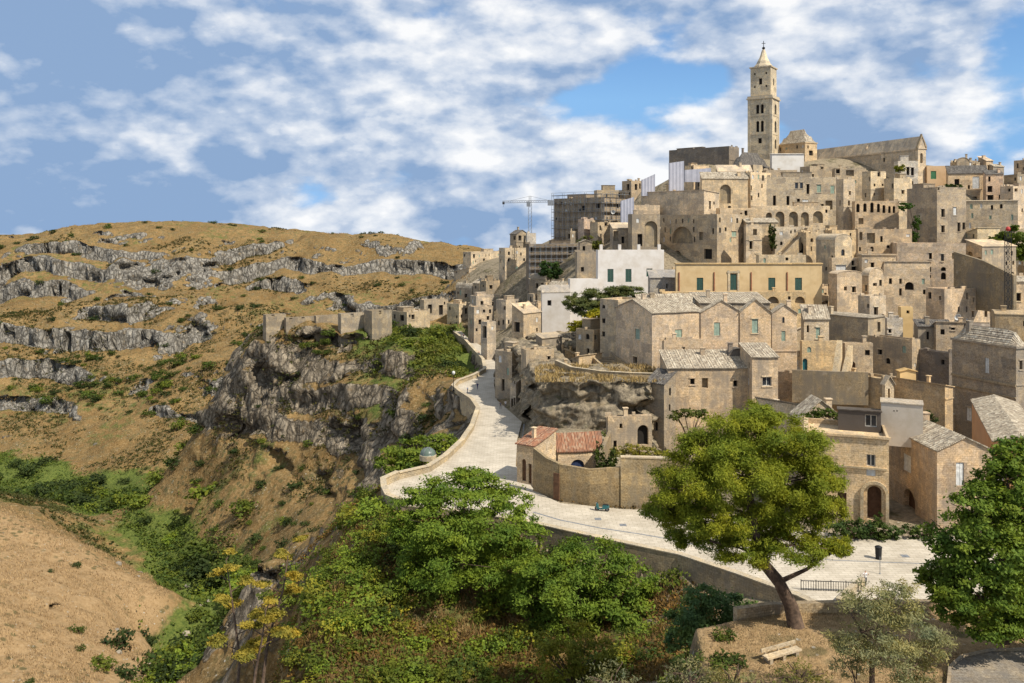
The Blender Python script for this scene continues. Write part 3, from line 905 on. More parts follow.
def fill_opening(o, parent, px_h, pxw):
    k = o['kind']
    P, lp, d = o['P'], o['loop'], o['dep']
    name, mat = KIND[k]
    s0, s1, a, b = o['s0'], o['s1'], o['z0'], o['z1']
    if k == 'n':
        mb = MB(); mb.face([P(s, z, d - 0.01) for s, z in lp], lp)
        mb.build('niche', M['plain_stone'], parent, color=parent.get('_c', (0.35, 0.29, 0.2, 0.5)))
        return
    if k == 'w':
        if px_h >= 9:
            mb = MB()
            fw = min(0.12, (s1 - s0) * 0.12)
            for (u0, u1, v0, v1) in ((s0, s0 + fw, a, b), (s1 - fw, s1, a, b), (s0 + fw, s1 - fw, a, a + fw), (s0 + fw, s1 - fw, b - fw, b), ((s0 + s1) / 2 - fw / 2, (s0 + s1) / 2 + fw / 2, a + fw, b - fw)):
                mb.face([P(u0, v0, d - .08), P(u1, v0, d - .08), P(u1, v1, d - .08), P(u0, v1, d - .08)])
                mb.face([P(u0, v1, d - .08), P(u1, v1, d - .08), P(u1, v1, d), P(u0, v1, d)])
                mb.face([P(u1, v0, d - .08), P(u1, v0, d), P(u1, v1, d), P(u1, v1, d - .08)])
            f = mb.build('window', M['frame'], parent)
            mb = MB(); mb.face([P(s, z, d - 0.01) for s, z in lp], lp)
            mb.build('pane', M['glass'], f)
        else:
            mb = MB(); mb.face([P(s, z, d - 0.01) for s, z in lp], lp)
            mb.build('window', M['glass'], parent)
        return
    if name == 'shutter':
        mb = MB()
        mid = (s0 + s1) / 2
        d2 = 0.10
        for u0, u1 in ((s0, mid - 0.02), (mid + 0.02, s1)):
            n = max(4, int((b - a) / 0.16)) if px_h > 8 else 1
            for i in range(n):      # louvred leaf: each slat tilts out a little
                v0, v1 = a + (b - a) * i / n, a + (b - a) * (i + 1) / n
                mb.face([P(u0, v0, d2), P(u1, v0, d2), P(u1, v1, d2 + 0.05), P(u0, v1, d2 + 0.05)])
        mb.build('shutter', M[mat], parent)
        return
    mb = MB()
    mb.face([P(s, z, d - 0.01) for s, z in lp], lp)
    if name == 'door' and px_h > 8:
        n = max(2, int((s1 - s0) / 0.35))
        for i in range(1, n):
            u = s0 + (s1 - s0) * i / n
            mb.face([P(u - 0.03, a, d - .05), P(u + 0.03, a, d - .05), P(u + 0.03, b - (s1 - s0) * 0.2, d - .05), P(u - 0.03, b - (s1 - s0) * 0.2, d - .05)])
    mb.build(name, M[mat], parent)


def parse(ws):
    out = []
    for tok in ws.replace('\n', ';').split(';'):
        tok = tok.strip()
        if not tok: continue
        k = tok[0]
        v = [float(q) for q in tok[1:].split(',')]
        out.append((k.lower(), k.isupper(), *v))
    return out


HOUSES = {}


def house(label, L, C, RR, top, base, th=None, roof='flat', tone=(0.36, 0.29, 0.19), dirt=0.35, wins='', d=None, dep=8.0, rh=0.0, mat='stone', name='stone_house', cat='house', group=None,
          rmat='tile', chim=(), par=0.5, tile=None, foot=10.0, cornice=False, over=0.25, clutter=True):
    """L, C, RR: picture columns of the left end, near corner and right end; top/base rows at the corner; th: how far the right wall turns away (deg)"""
    if d is None: d = D(base)
    rt = random.Random(int(abs(L * 17 + base * 3)))
    if clutter and L >= C - 4.5 and RR - C > 13 and d > 180 and mat != 'plaster' and name == 'stone_house' and rt.random() < 0.5:
        C = L + (RR - L) * rt.uniform(.2, .42)
        th = rt.uniform(36, 52)
    kC = (C - CX) / F
    beta = math.atan(kC)
    if th is None:
        th = 0.0 if L >= C - 0.5 else 35.0
    if L >= C - 4.5 and d > 130: th += 10.0
    th = R(th) - beta
    ct, st = math.cos(th), math.sin(th)
    xC, yC = kC * d, d
    u = (ct, st); v = (-st, ct)
    kR, kL = (RR - CX) / F, (L - CX) / F
    a = (kR * d - xC) / (ct - kR * st) if RR > C + 0.5 else dep
    b = (kL * d - xC) / (-st - kL * ct) if L < C - 0.5 else dep
    a = min(max(a, 1.0), 60.0); b = min(max(b, 1.0), 70.0)
    zt, zb = gz(top, d), gz(base, d)
    z0 = zb - foot
    rise = rh / F * d
    Cc = (xC, yC); Rr = (xC + u[0] * a, yC + u[1] * a)
    Ll = (xC + v[0] * b, yC + v[1] * b); Bk = (Ll[0] + u[0] * a, Ll[1] + u[1] * a)

    def ht(p, q):
        if roof == 'flat': return 0.0
        if roof == 'gu': return rise * (1 - abs(2 * q / b - 1))
        if roof == 'gv': return rise * (1 - abs(2 * p / a - 1))
        if roof == 'hip':
            m = min(a, b) / 2
            return rise * min(min(p, a - p) / m, min(q, b - q) / m, 1.0)
        if roof == 'su': return rise * q / b
        if roof == 'sv': return rise * p / a
        if roof == 'vv':
            return rise * math.sqrt(max(0.0, 1 - (2 * p / a - 1) ** 2))
        if roof == 'vu':
            return rise * math.sqrt(max(0.0, 1 - (2 * q / b - 1) ** 2))
        return 0.0
    zbase = zt + min(0.0, rise)
    root = empty(name, (xC, yC, zb), label, cat, group)
    jit = random.uniform(0.80, 1.16)
    lum = 0.4 * tone[0] + 0.4 * tone[1] + 0.2 * tone[2]
    ds_ = random.uniform(0.04, 0.22) if mat != 'plaster' else 0.0
    tone = tuple((q + (lum - q) * ds_) * (0.99 if k_ == 1 else 1.0) for k_, q in enumerate(tone))
    jit *= 1.72 if mat != 'plaster' else 1.12
    jit = min(jit, 0.70 / max(tone))
    if mat != 'plaster': dirt = min(.95, max(.05, dirt + random.uniform(-.22, .16)))
    col = (tone[0] * jit, tone[1] * jit, tone[2] * jit, dirt)
    ops = {'r': [], 'l': []}
    for w in parse(wins):
        k, arch, px, py, pw, ph = w[:6]
        kk = (px - CX) / F
        if px >= C and RR > C + 0.5:
            s = (kk * d - xC) / (ct - kk * st)
            dd = d + st * s
            side = 'r'; sc = dd / F / max(0.25, (ct - kk * st)) * (1 if abs(ct - kk * st) > 1e-3 else 1)
            wid = pw * dd / F / max(0.3, abs(ct - kk * st))
            sp = s
        else:
            s = (kk * d - xC) / (-st - kk * ct)
            dd = d + ct * s
            side = 'l'
            wid = pw * dd / F / max(0.3, abs(-st - kk * ct))
            sp = b - s           # measured from the left end
        hh = ph * dd / F
        zc = gz(py, dd)
        depth = 0.35
        if k == 'k': depth = 0.7
        if k == 'n': depth = 0.9
        if k in 'gstm': depth = 0.3
        if len(w) > 6: depth = w[6]
        ops[side].append(dict(s0=sp - wid / 2, s1=sp + wid / 2, z0=zc - hh / 2, z1=zc + hh / 2, arch=arch, kind=k, dep=depth, ph=ph, pw=pw))
    rw = random.Random(int(abs(C * 13 + base * 7)))
    if clutter and mat != 'plaster' and d > 145 and len(parse(wins)) < 6 and not any(q in label for q in ('blind', 'windowless', 'boundary', 'twin gable', 'square grey', 'cathedral nave', 'lean-to', 'loft', 'slim cream', 'pale tile roof')):
        for sd, ln, k0 in (('r', a, 0), ('l', b, 1)):
            if (sd == 'r' and RR < C + 6) or (sd == 'l' and L > C - 6): continue
            hw = min(zt - zb, 11)
            nfl, ncol = max(1, int(hw / 3.1)), max(1, int(ln / 2.5))
            slots = [(i_, j_) for i_ in range(nfl) for j_ in range(ncol)]
            rw.shuffle(slots)
            wd0, hh0 = rw.uniform(.55, .95), rw.uniform(1.0, 1.8)
            for (i_, j_) in slots[:max(1, int(len(slots) * rw.uniform(.35, .8)))]:
                wd, hh = wd0 * rw.uniform(.8, 1.2), hh0 * rw.uniform(.75, 1.25)
                s = ln * (j_ + .5) / ncol + rw.uniform(-.4, .4); zc = zt - 1.9 - i_ * 3.1 + rw.uniform(-.3, .3)
                if any(abs((g['s0'] + g['s1']) / 2 - s) < 1.6 and g['z0'] < zc + hh / 2 + .8 and g['z1'] > zc - hh / 2 - .8 for g in ops[sd]): continue
                ops[sd].append(dict(s0=s - wd / 2, s1=s + wd / 2, z0=zc - hh / 2, z1=zc + hh / 2, arch=rw.random() < .2, kind=rw.choice('kkkkts'), dep=.4, ph=3, pw=2))
    mb = MB()
    walls = [(Cc, Rr, ops['r'], lambda s: (s, 0.0), a), (Ll, Cc, ops['l'], lambda s: (0.0, b - s), b), (Rr, Bk, [], lambda s: (a, s), b), (Bk, Ll, [], lambda s: (a - s, b), a)]
    done = []
    for A, B, op, pq, ln in walls:
        n = 14 if roof in ('vv', 'vu') else 8
        tp = [(ln * i / n, zt + ht(*pq(ln * i / n))) for i in range(n + 1)]
        tp = tp if max(z for s, z in tp) > zbase + 0.05 else None
        done += wall_face(mb, A, B, z0, zbase, op, tp)
    flat = roof == 'flat'
    loc = lambda p, q, z: (xC + u[0] * p + v[0] * q, yC + u[1] * p + v[1] * q, z)
    if flat:
        t = min(0.35, a * 0.2, b * 0.2)
        o4 = [(0, 0), (a, 0), (a, b), (0, b)]
        i4 = [(t, t), (a - t, t), (a - t, b - t), (t, b - t)]
        for k in range(4):
            k2 = (k + 1) % 4
            mb.face([loc(*o4[k], zt), loc(*o4[k2], zt), loc(*i4[k2], zt + 0.0), loc(*i4[k], zt + 0.0)])
            mb.face([loc(*i4[k], zt), loc(*i4[k2], zt), loc(*i4[k2], zt - par - .05), loc(*i4[k], zt - par - .05)])
    wall = mb.build('wall', M[mat], root, color=col)
    if cornice:
        mb = MB()
        for (A, B) in ((Cc, Rr), (Ll, Cc)):
            ln = math.hypot(B[0] - A[0], B[1] - A[1]); tx, ty = (B[0] - A[0]) / ln, (B[1] - A[1]) / ln
            mb.box(((A[0] + B[0]) / 2 + ty * 0.12, (A[1] + B[1]) / 2 - tx * 0.12, zt - 0.17), ln + 0.4, 0.3, 0.3, ax=(tx, ty))
        mb.build('cornice', M['plain_stone'], root, color=col)
    # roof
    mb = MB()
    if flat:
        mb.face([loc(p, q, zt - par) for p, q in ((t, t), (a - t, t), (a - t, b - t), (t, b - t))])
        rf = mb.build('roof', M['plain_stone'] if tile is None else M[tile], root, color=(col[0] * 0.95, col[1] * 0.95, col[2] * 0.95, 0.5))
    else:
        ov = over if roof not in ('vv', 'vu') else 0.1
        fine = d < 190 and roof in ('gu', 'gv', 'su', 'sv', 'hip') and rmat != 'plain_stone'
        along_u = roof in ('gu', 'su', 'hip')       # corrugation varies along u
        def axis(ln, vary):
            n = int(max(2, ln / 0.11)) if (fine and vary) else (20 if roof in ('vv', 'vu') else 8)
            if n % 2: n += 1
            return [-ov + (ln + 2 * ov) * i / n for i in range(n + 1)]
        pu = axis(a, along_u); qv = axis(b, not along_u)
        rnd = random.random() * 100
        def rz(p, q):
            pc, qc = min(max(p, 0), a), min(max(q, 0), b)
            z = zt + ht(pc, qc) + 0.07
            if roof == 'gu': z = zt + rise * (1 - abs(2 * q / b - 1)) + 0.07
            if roof == 'gv': z = zt + rise * (1 - abs(2 * p / a - 1)) + 0.07
            if roof == 'su': z = zt + rise * q / b + 0.07
            if roof == 'sv': z = zt + rise * p / a + 0.07
            if fine:
                w = p if along_u else q
                z += 0.04 * math.sin(w / 0.44 * 2 * math.pi) + 0.05 * math.sin(p * 0.9 + rnd) * math.sin(q * 0.7 + rnd)
            return z
        grid = [[(p, q, rz(p, q)) for q in qv] for p in pu]
        for i in range(len(pu) - 1):
            for j in range(len(qv) - 1):
                k4 = [grid[i][j], grid[i + 1][j], grid[i + 1][j + 1], grid[i][j + 1]]
                uvq = [(g[0], g[1]) if along_u else (g[1], g[0]) for g in k4]
                mb.face([loc(*g) for g in k4], uvq)
        bt = lambda g: loc(g[0], g[1], g[2] - 0.16)
        edge = [grid[i][0] for i in range(len(pu))] + [grid[-1][j] for j in range(1, len(qv))] + [grid[i][-1] for i in range(len(pu) - 2, -1, -1)] + [grid[0][j] for j in range(len(qv) - 2, 0, -1)]
        for k in range(len(edge)):
            g, h_ = edge[k], edge[(k + 1) % len(edge)]
            mb.face([bt(g), bt(h_), loc(*h_), loc(*g)])
        rf = mb.build('roof', M[rmat], root, color=(col[0], col[1], col[2], 0.5))
    for cp_, cq, cw, ch in chim:
        mb = MB()
        zz = zt + ht(cp_ * a, cq * b)
        c0 = loc(cp_ * a, cq * b, zz + ch / 2 - 0.4)
        mb.box(c0, cw, cw * 0.8, ch + 0.8, ax=u)
        c1 = loc(cp_ * a, cq * b, zz + ch + 0.08)
        mb.box(c1, cw + 0.2, cw * 0.8 + 0.2, 0.16, ax=u)
        mb.build('chimney', M['plain_stone'], rf, color=col)
    rc = random.Random(int(abs(L * 31 + top * 17)))
    if clutter and d > 120 and mat != 'plaster':
        if flat and a > 4.5 and b > 4 and rc.random() < 0.6:      # a small room on the roof
            w_, l_, h_ = a * rc.uniform(.25, .45), b * rc.uniform(.3, .5), rc.uniform(1.2, 2.6)
            fc_ = rc.uniform(.75, 1.1); mb = MB(); pc, qc = rc.uniform(w_ / 2 + .4, a - w_ / 2 - .4), b - l_ / 2 - .4
            mb.box(loc(pc, qc, zt - par + h_ / 2), w_, l_, h_, ax=u)
            mb.box(loc(pc, qc, zt - par + h_ + .08), w_ + .3, l_ + .3, .16, ax=u)
            mb.build('roof_room', M['stone'], root, color=tuple(q_ * fc_ for q_ in col[:3]) + (0.4,))
        if flat and rc.random() < 0.7:      # worn blocks left standing along the parapet
            for k in range(rc.randint(2, 5)):
                w_ = rc.uniform(.5, 1.8); pp = rc.uniform(.5, max(.6, a - .5)); qq = rc.uniform(.5, max(.6, b - .5))
                q_ = loc(min(pp, a - w_ / 2), .2, zt + .15) if rc.random() < .6 else loc(.2, min(qq, b - w_ / 2), zt + .15)
                mb = MB(); mb.box((q_[0], q_[1], q_[2] + rc.uniform(-.1, .25)), w_, .32, .6, ax=u if rc.random() < .99 else v)
                mb.build('parapet_block', M['stone'], root, color=col)
        if not chim and rc.random() < 0.55:
            pp, qq = rc.uniform(.15, .85), rc.uniform(.3, .8); hh_ = rc.uniform(.9, 1.8); w_ = rc.uniform(.6, 1.0)
            q_ = loc(pp * a, qq * b, zt + ht(pp * a, qq * b) - (par if flat else 0) + hh_ / 2 - .2)
            mb = MB(); mb.box(q_, w_, w_ * .8, hh_ + .4, ax=u); mb.box((q_[0], q_[1], q_[2] + hh_ / 2 + .26), w_ + .25, w_ * .8 + .25, .14, ax=u); mb.build('chimney', M['plain_stone'], rf, color=(col[0] * 1.1, col[1] * 1.1, col[2] * 1.1, .3))
        if rc.random() < 0.6 and RR > C + 4:       # a projecting string course
            zc_ = zt - (zt - zb) * rc.uniform(.35, .6)
            if not any(g['z0'] < zc_ + .3 and g['z1'] > zc_ - .3 for g in done):
                mb = MB(); mb.box(loc(a / 2, -.06, zc_), a, .16, .22, ax=u); mb.build('string_course', M['plain_stone'], root, color=col)
        for g in done:                               # stone sills and lintels
            if g['kind'] in 'kwgst' and g['ph'] >= 4 and rc.random() < 0.65 and not g['arch']:
                P_ = g['P']; s0, s1 = g['s0'] - .18, g['s1'] + .18
                for nm_, zc_, hh_ in (('sill', g['z0'] - .13, .2), ('lintel', g['z1'] + .16, .26)):
                    f8 = [P_(s0, zc_ - hh_ / 2, -.14), P_(s1, zc_ - hh_ / 2, -.14), P_(s1, zc_ + hh_ / 2, -.14), P_(s0, zc_ + hh_ / 2, -.14)]
                    b8 = [P_(s0, zc_ - hh_ / 2, 0), P_(s1, zc_ - hh_ / 2, 0), P_(s1, zc_ + hh_ / 2, 0), P_(s0, zc_ + hh_ / 2, 0)]
                    mb = MB(); mb.face(f8); mb.face([f8[3], f8[2], b8[2], b8[3]]); mb.face([b8[0], b8[1], f8[1], f8[0]]); mb.face([f8[0], f8[3], b8[3], b8[0]]); mb.face([f8[1], b8[1], b8[2], f8[2]])
                    mb.build(nm_, M['plain_stone'], root, color=(min(.75, col[0] * 1.15), min(.7, col[1] * 1.15), min(.65, col[2] * 1.15), .2))
    for o in done:
        fill_opening(o, root, o['ph'], o['pw'])
    HOUSES[label] = dict(root=root, loc=loc, a=a, b=b, u=u, v=v, zt=zt, zb=zb, d=d, col=col)
    return HOUSES[label]


def strip_wall(name, label, cat, pts, h, t, z=None, mat='stone', color=(0.42, 0.35, 0.25, 0.3), foot=0.0, group=None, coping=None):
    """a free-standing wall along pts [(x, y)] ; z = base height or list"""
    mb = MB()
    n = len(pts)
    zs = [ground(*p) for p in pts] if z is None else (list(z) if hasattr(z, '__len__') else [z] * n)
    hs = list(h) if hasattr(h, '__len__') else [h] * n
    nor = []
    for i in range(n):
        a, b = pts[max(0, i - 1)], pts[min(n - 1, i + 1)]
        dx, dy = b[0] - a[0], b[1] - a[1]
        l = math.hypot(dx, dy) or 1
        nor.append((dy / l, -dx / l))
    s = 0
    E = lambda i, sd, zz: (pts[i][0] + nor[i][0] * t / 2 * sd, pts[i][1] + nor[i][1] * t / 2 * sd, zz)
    for i in range(n - 1):
        l = math.hypot(pts[i + 1][0] - pts[i][0], pts[i + 1][1] - pts[i][1])
        b0, b1, t0, t1 = zs[i] - foot, zs[i + 1] - foot, zs[i] + hs[i], zs[i + 1] + hs[i + 1]
        mb.face([E(i, 1, b0), E(i + 1, 1, b1), E(i + 1, 1, t1), E(i, 1, t0)], [(s, b0), (s + l, b1), (s + l, t1), (s, t0)])
        mb.face([E(i + 1, -1, b1), E(i, -1, b0), E(i, -1, t0), E(i + 1, -1, t1)], [(s + l, b1), (s, b0), (s, t0), (s + l, t1)])
        mb.face([E(i, 1, t0), E(i + 1, 1, t1), E(i + 1, -1, t1), E(i, -1, t0)], [(s, 0), (s + l, 0), (s + l, .3), (s, .3)])
        s += l
    mb.face([E(0, -1, zs[0] - foot), E(0, 1, zs[0] - foot), E(0, 1, zs[0] + hs[0]), E(0, -1, zs[0] + hs[0])])
    mb.face([E(n - 1, 1, zs[-1] - foot), E(n - 1, -1, zs[-1] - foot), E(n - 1, -1, zs[-1] + hs[-1]), E(n - 1, 1, zs[-1] + hs[-1])])
    m = n // 2
    org = (pts[m][0], pts[m][1], zs[m])
    o = mb.build(name, M[mat], None, org, color)
    tag(o, label, cat, group)
    if coping:
        mb = MB()
        cw, chh = coping
        E2 = lambda i, sd, zz: (pts[i][0] + nor[i][0] * cw / 2 * sd, pts[i][1] + nor[i][1] * cw / 2 * sd, zz)
        for i in range(n - 1):
            t0, t1 = zs[i] + hs[i] + 0.004, zs[i + 1] + hs[i + 1] + 0.004
            for q in ([E2(i, 1, t0), E2(i + 1, 1, t1), E2(i + 1, 1, t1 + chh), E2(i, 1, t0 + chh)], [E2(i + 1, -1, t1), E2(i, -1, t0), E2(i, -1, t0 + chh), E2(i + 1, -1, t1 + chh)],
                      [E2(i, 1, t0 + chh), E2(i + 1, 1, t1 + chh), E2(i + 1, -1, t1 + chh), E2(i, -1, t0 + chh)], [E2(i, -1, t0), E2(i + 1, -1, t1), E2(i + 1, 1, t1), E2(i, 1, t0)]):
                mb.face(q)
        mb.build('coping', M['plain_stone'], o, color=(0.55, 0.48, 0.36, 0.15))
    return o


# ------------------------------------------------------------------ the town, front to back
OCH, PALE, GREY, WHITE, YEL, PINK, DARK = (0.41, 0.305, 0.165), (0.50, 0.415, 0.285), (0.265, 0.225, 0.165), (0.60, 0.575, 0.52), (0.50, 0.355, 0.165), (0.45, 0.355, 0.24), (0.155, 0.135, 0.115)
TAN = (0.385, 0.31, 0.205)

# piazza row
house('ochre two storey house with a deep arched portal and brown door on the piazza', 806, 806, 889, 431, 517, None, 'flat', (0.47, 0.365, 0.225), 0.12, 'D874.5,503,14.5,34,1.2;w871,460.5,9,12;s871,472,9,8;d842,503,9,21;w838,505,4,20', d=118.8, dep=9, cornice=True, par=0.7)
house('soot stained corner house with stone tile roof and white shutters beside the arched portal', 888, 937, 992, 450, 534, 28, 'gv', (0.45, 0.34, 0.22), 0.6, 's907,463,8,17;D909,508,12,37,0.9;s960,474,8,23;n929,490,1,1', d=114, rh=13, chim=[(0.5, 0.75, 1.1, 0.9)])
house('orange rendered house half hidden behind the leafy tree at right', 972, 994, 1050, 441, 534, 6, 'gv', (0.50, 0.27, 0.13), 0.45, 's1000,474,8,20', d=118, dep=6, rh=7, mat='plaster')
house('white block with a small vent high in its wall on the portal house terrace', 881, 881, 923, 402, 431, None, 'su', (0.47, 0.42, 0.34), 0.3, 'k894,411,1.2,1.6;k897,411,1.2,1.6', d=122.5, dep=2.5, rh=1, mat='plaster', rmat='plain_stone', over=0.1, foot=2)
house('grey timber clad lean-to with a white framed glass door on the terrace', 838, 838, 881, 409, 431, None, 'su', (0.10, 0.085, 0.07), 0.4, 'w871,419,12,16', d=122.5, dep=4, rh=-3, mat='plaster', rmat='plain_stone', over=0.15, foot=2, name='lean_to', cat='shed')
house('low house with mossy tiles and stepped gable behind the big pine', 790, 799, 843, 418, 440, 20, 'gv', (0.34, 0.28, 0.2), 0.6, 'k811,410,5,8', d=133, rh=18, dep=8)
house('low rubble house roofed in loose grey stone tiles left of the stepped gable', 757, 802, 806, 406, 425, 62, 'sv', (0.38, 0.32, 0.23), 0.5, d=140, rh=-10, dep=7, chim=[(0.4, 0.6, 0.7, 0.8)])

# big square house at right and the ochre walls beside it
house('big square grey stone house with hipped tile roof and two framed windows', 952, 1016, 1030, 347, 428, 52, 'hip', (0.29, 0.245, 0.18), 0.55, 's987,365.5,4,15;w991,365.5,4,15;s969,414,5,13;k1021,365,3,9', rh=15, d=155, cornice=True, chim=[(0.4, 0.8, 1, 1.3)])
house('long ochre boundary house with a weedy parapet left of the grey house', 832, 884, 896, 379, 416, 63, 'flat', (0.40, 0.30, 0.17), 0.55, d=158, par=0.5, wins='k891,392,2,8')
house('ochre windowless house with sloping roof line and bright white end', 893, 945, 953, 385, 424, 62, 'sv', (0.43, 0.32, 0.18), 0.35, d=152, rh=-3, rmat='plain_stone')
house('low dark walled house with ruined roof edges behind the ochre parapets', 908, 949, 954, 353, 378, 60, 'flat', DARK, 0.7, 'n916,362,5,9', d=172, par=1.0)
house('squat brown cubic store with rounded top edge beside the grey house', 990, 995, 1034, 314, 336, 10, 'vu', (0.33, 0.25, 0.14), 0.5, d=172, rh=3, rmat='plain_stone', dep=8)
house('dark walled yard house with square opening left of the white pillar', 868, 912, 920, 340, 376, 60, 'flat', (0.34, 0.27, 0.175), 0.7, d=176, par=0.6, wins='k880,352,4,5')
house('small orange plastered porch with white gable in the yard', 897, 900, 916, 371, 385, 15, 'gv', YEL, 0.2, d=162, rh=2, mat='plaster', rmat='plain_stone', dep=4)
house('narrow gabled white end wall between the two ochre boundary houses', 883, 885, 894, 383, 408, 20, 'gv', PALE, 0.25, 'n889,394,2,11', d=153, rh=7, dep=5, rmat='plain_stone')

# stepped wall and its neighbours
house('tall blind rubble wall house with a roof line stepping down to the right', 806, 868, 885, 318, 372, 60, 'gu', (0.275, 0.232, 0.165), 0.35, 'k879,327,3,10', d=184, rh=0.1, mat='rubble', rmat='tile')
house('slim cream house with curved tile gable next to the blind rubble wall', 769, 772, 797, 313, 378, 8, 'gv', (0.62, 0.49, 0.33), 0.2, 'W783.5,320,2.4,6;t783.5,336,4,10', d=176, rh=9, dep=9)
house('cream annex with a lean-to tile roof and sage shutter', 801, 804, 829, 318, 352, 8, 'su', (0.56, 0.465, 0.32), 0.2, 'k808,329,2.4,7;t818,333,4,11', d=180, rh=11, dep=9)
house('yard house with arched teal door and slanting white buttress', 800, 802, 838, 341, 375, 6, 'flat', (0.42, 0.32, 0.18), 0.4, 'E805,366,5,15', d=171, dep=6, par=0.8)
house('low yard house with an arched wooden door and weeds on its roof edge', 842, 845, 873, 343, 376, 8, 'flat', (0.36, 0.285, 0.185), 0.5, 'D851.5,367,8,12', d=173, dep=7)

# main group in the centre
house('pink ochre house with hipped tiles at the left of the twin gabled house', 616, 652, 703, 313, 384, 32, 'gu', PINK, 0.40, 't637.5,334,4.5,10;t678.5,334,7,9;k635,360,4,7', d=176, rh=11, chim=[(0.2, 0.5, 0.8, 1)])
house('left half of the twin gabled cream house with a sage shutter', 699, 701, 741, 312, 366, 8, 'gv', (0.56, 0.43, 0.285), 0.3, 't717,329,6,13', d=172, dep=10, rh=12)
house('right half of the twin gabled cream house with a sill under its shutter', 738, 740, 771, 312, 366, 7, 'gv', (0.57, 0.44, 0.29), 0.25, 't755,326,6,14', d=172.5, dep=10, rh=13)
house('low plain ledge house in front of the twin gabled house', 662, 664, 703, 340, 368, 6, 'flat', PINK, 0.35, d=168, dep=5, par=0.3, wins='k684,350,1.5,6')
house('low pinkish house with pale tile roof and two small square windows', 660, 668, 752, 368, 408, 12, 'su', PINK, 0.45, 'k692.5,381.5,4.5,6;k735.5,383.5,4,6;n705,383,6,10;k672,385,3,7', d=160, rh=12, dep=8, chim=[(0.5, 0.75, 0.9, 1.2)])
house('pinkish side block with dark square window and rounded tile roof', 740, 752, 778, 357, 410, 20, 'su', PINK, 0.40, 'w767,381.5,9,9', d=158, rh=9, dep=8)
house('dark gabled rubble loft rising out of the pale tile roof', 722, 726, 752, 363, 372, 10, 'vv', DARK, 0.7, d=165, rh=14, rmat='tile_dark', dep=6, name='stone_loft', cat='loft')
house('yellow rendered long palazzo with dark green shutters and red drainpipes', 675, 676, 822, 263, 303, 2, 'flat', (0.46, 0.345, 0.185), 0.3, 'g700,284,6.5,12.5;g733.5,282,6.5,16;g771.8,284,7,12.5;g798.5,284,7,12.5;k821.5,277,1,1', d=222, dep=12, par=0.5, mat='plaster', cornice=True, name='palazzo', cat='palazzo')
house('ochre base storey with two low arches under the yellow palazzo', 660, 662, 806, 292, 318, 3, 'flat', (0.47, 0.36, 0.20), 0.3, 'N773,300,12,7;N800,300,10,7', d=216, dep=7, par=0.3, name='base_storey', cat='building')
house('white rendered house with three green shutters behind the olive crown', 596, 598, 664, 250, 326, 3, 'flat', (0.50, 0.47, 0.42), 0.18, 'g610.5,275.5,6,13;g628.5,275.5,6,13;g649.5,272.5,6,8', d=234, dep=9, par=1.0, mat='plaster')
house('low white rendered wing stepping down from the green shuttered white house', 568, 570, 600, 279, 330, 3, 'flat', (0.49, 0.46, 0.41), 0.2, d=232, dep=8, par=0.3, mat='plaster')
house('small white cottage with one tiny square window and a sunlit roof', 541, 542, 570, 292, 332, 4, 'su', (0.49, 0.46, 0.41), 0.2, 'k549.5,303,4,5.5', d=229, dep=6, rh=6, mat='plaster', rmat='plain_stone', over=0.1)
house('blue grey lean-to wall house between the white house and yellow palazzo', 648, 650, 677, 277, 306, 5, 'su', (0.24, 0.235, 0.225), 0.5, 'k667,286,1.5,5', d=225, dep=6, rh=6, rmat='plain_stone')
house('sooty flat roofed terrace strip behind the twin gables', 636, 640, 700, 304, 330, 8, 'su', GREY, 0.6, d=186, dep=8, rh=8, rmat='tile')
house('tile roofed house half hidden behind the twin gables', 690, 700, 770, 303, 330, 12, 'su', GREY, 0.5, d=184, dep=8, rh=7, rmat='tile')

# left foot of the town: garage and walled court
house('low stone house with terracotta roof at the bend of the street', 517, 534, 556, 446, 492, 55, 'sv', (0.40, 0.315, 0.20), 0.45, 'D524,470,4,22;d530,474,3,20', d=133, rh=9, rmat='tile_red')
house('garage with an arched blue door under a terracotta roof', 556, 558, 602, 450, 490, 4, 'su', (0.41, 0.32, 0.20), 0.4, 'B577.5,466,14,13', d=138, dep=8, rh=12, rmat='tile_red', name='garage', cat='garage')
house('rock cut house front with a black doorway in the outcrop', 606, 608, 652, 417, 462, 6, 'flat', (0.37, 0.30, 0.205), 0.6, 'K643,435,11,20;k621,426,3,5', d=147, dep=6, par=0.2)
house('dark gabled stair house leaning against the pinkish house', 646, 664, 676, 384, 440, 58, 'sv', (0.28, 0.24, 0.18), 0.7, d=157, rh=10, rmat='tile_dark', dep=8)
house('small stone house with a pale door at the head of the rock terrace', 572, 574, 602, 356, 384, 6, 'su', (0.40, 0.32, 0.21), 0.4, 's579,374,6,7;k584,374,4,9;k565,373,3,4', d=184, dep=6, rh=-4, rmat='plain_stone')
house('brown wall house with a small dark window under the yellow green bush', 576, 578, 620, 330, 372, 5, 'flat', (0.37, 0.295, 0.19), 0.5, 'k606,338,5,4', d=196, dep=8, par=0.3)
house('weathered wall house at the left shoulder of the pink ochre house', 600, 618, 640, 300, 345, 50, 'flat', (0.34, 0.28, 0.19), 0.6, d=192, dep=8)

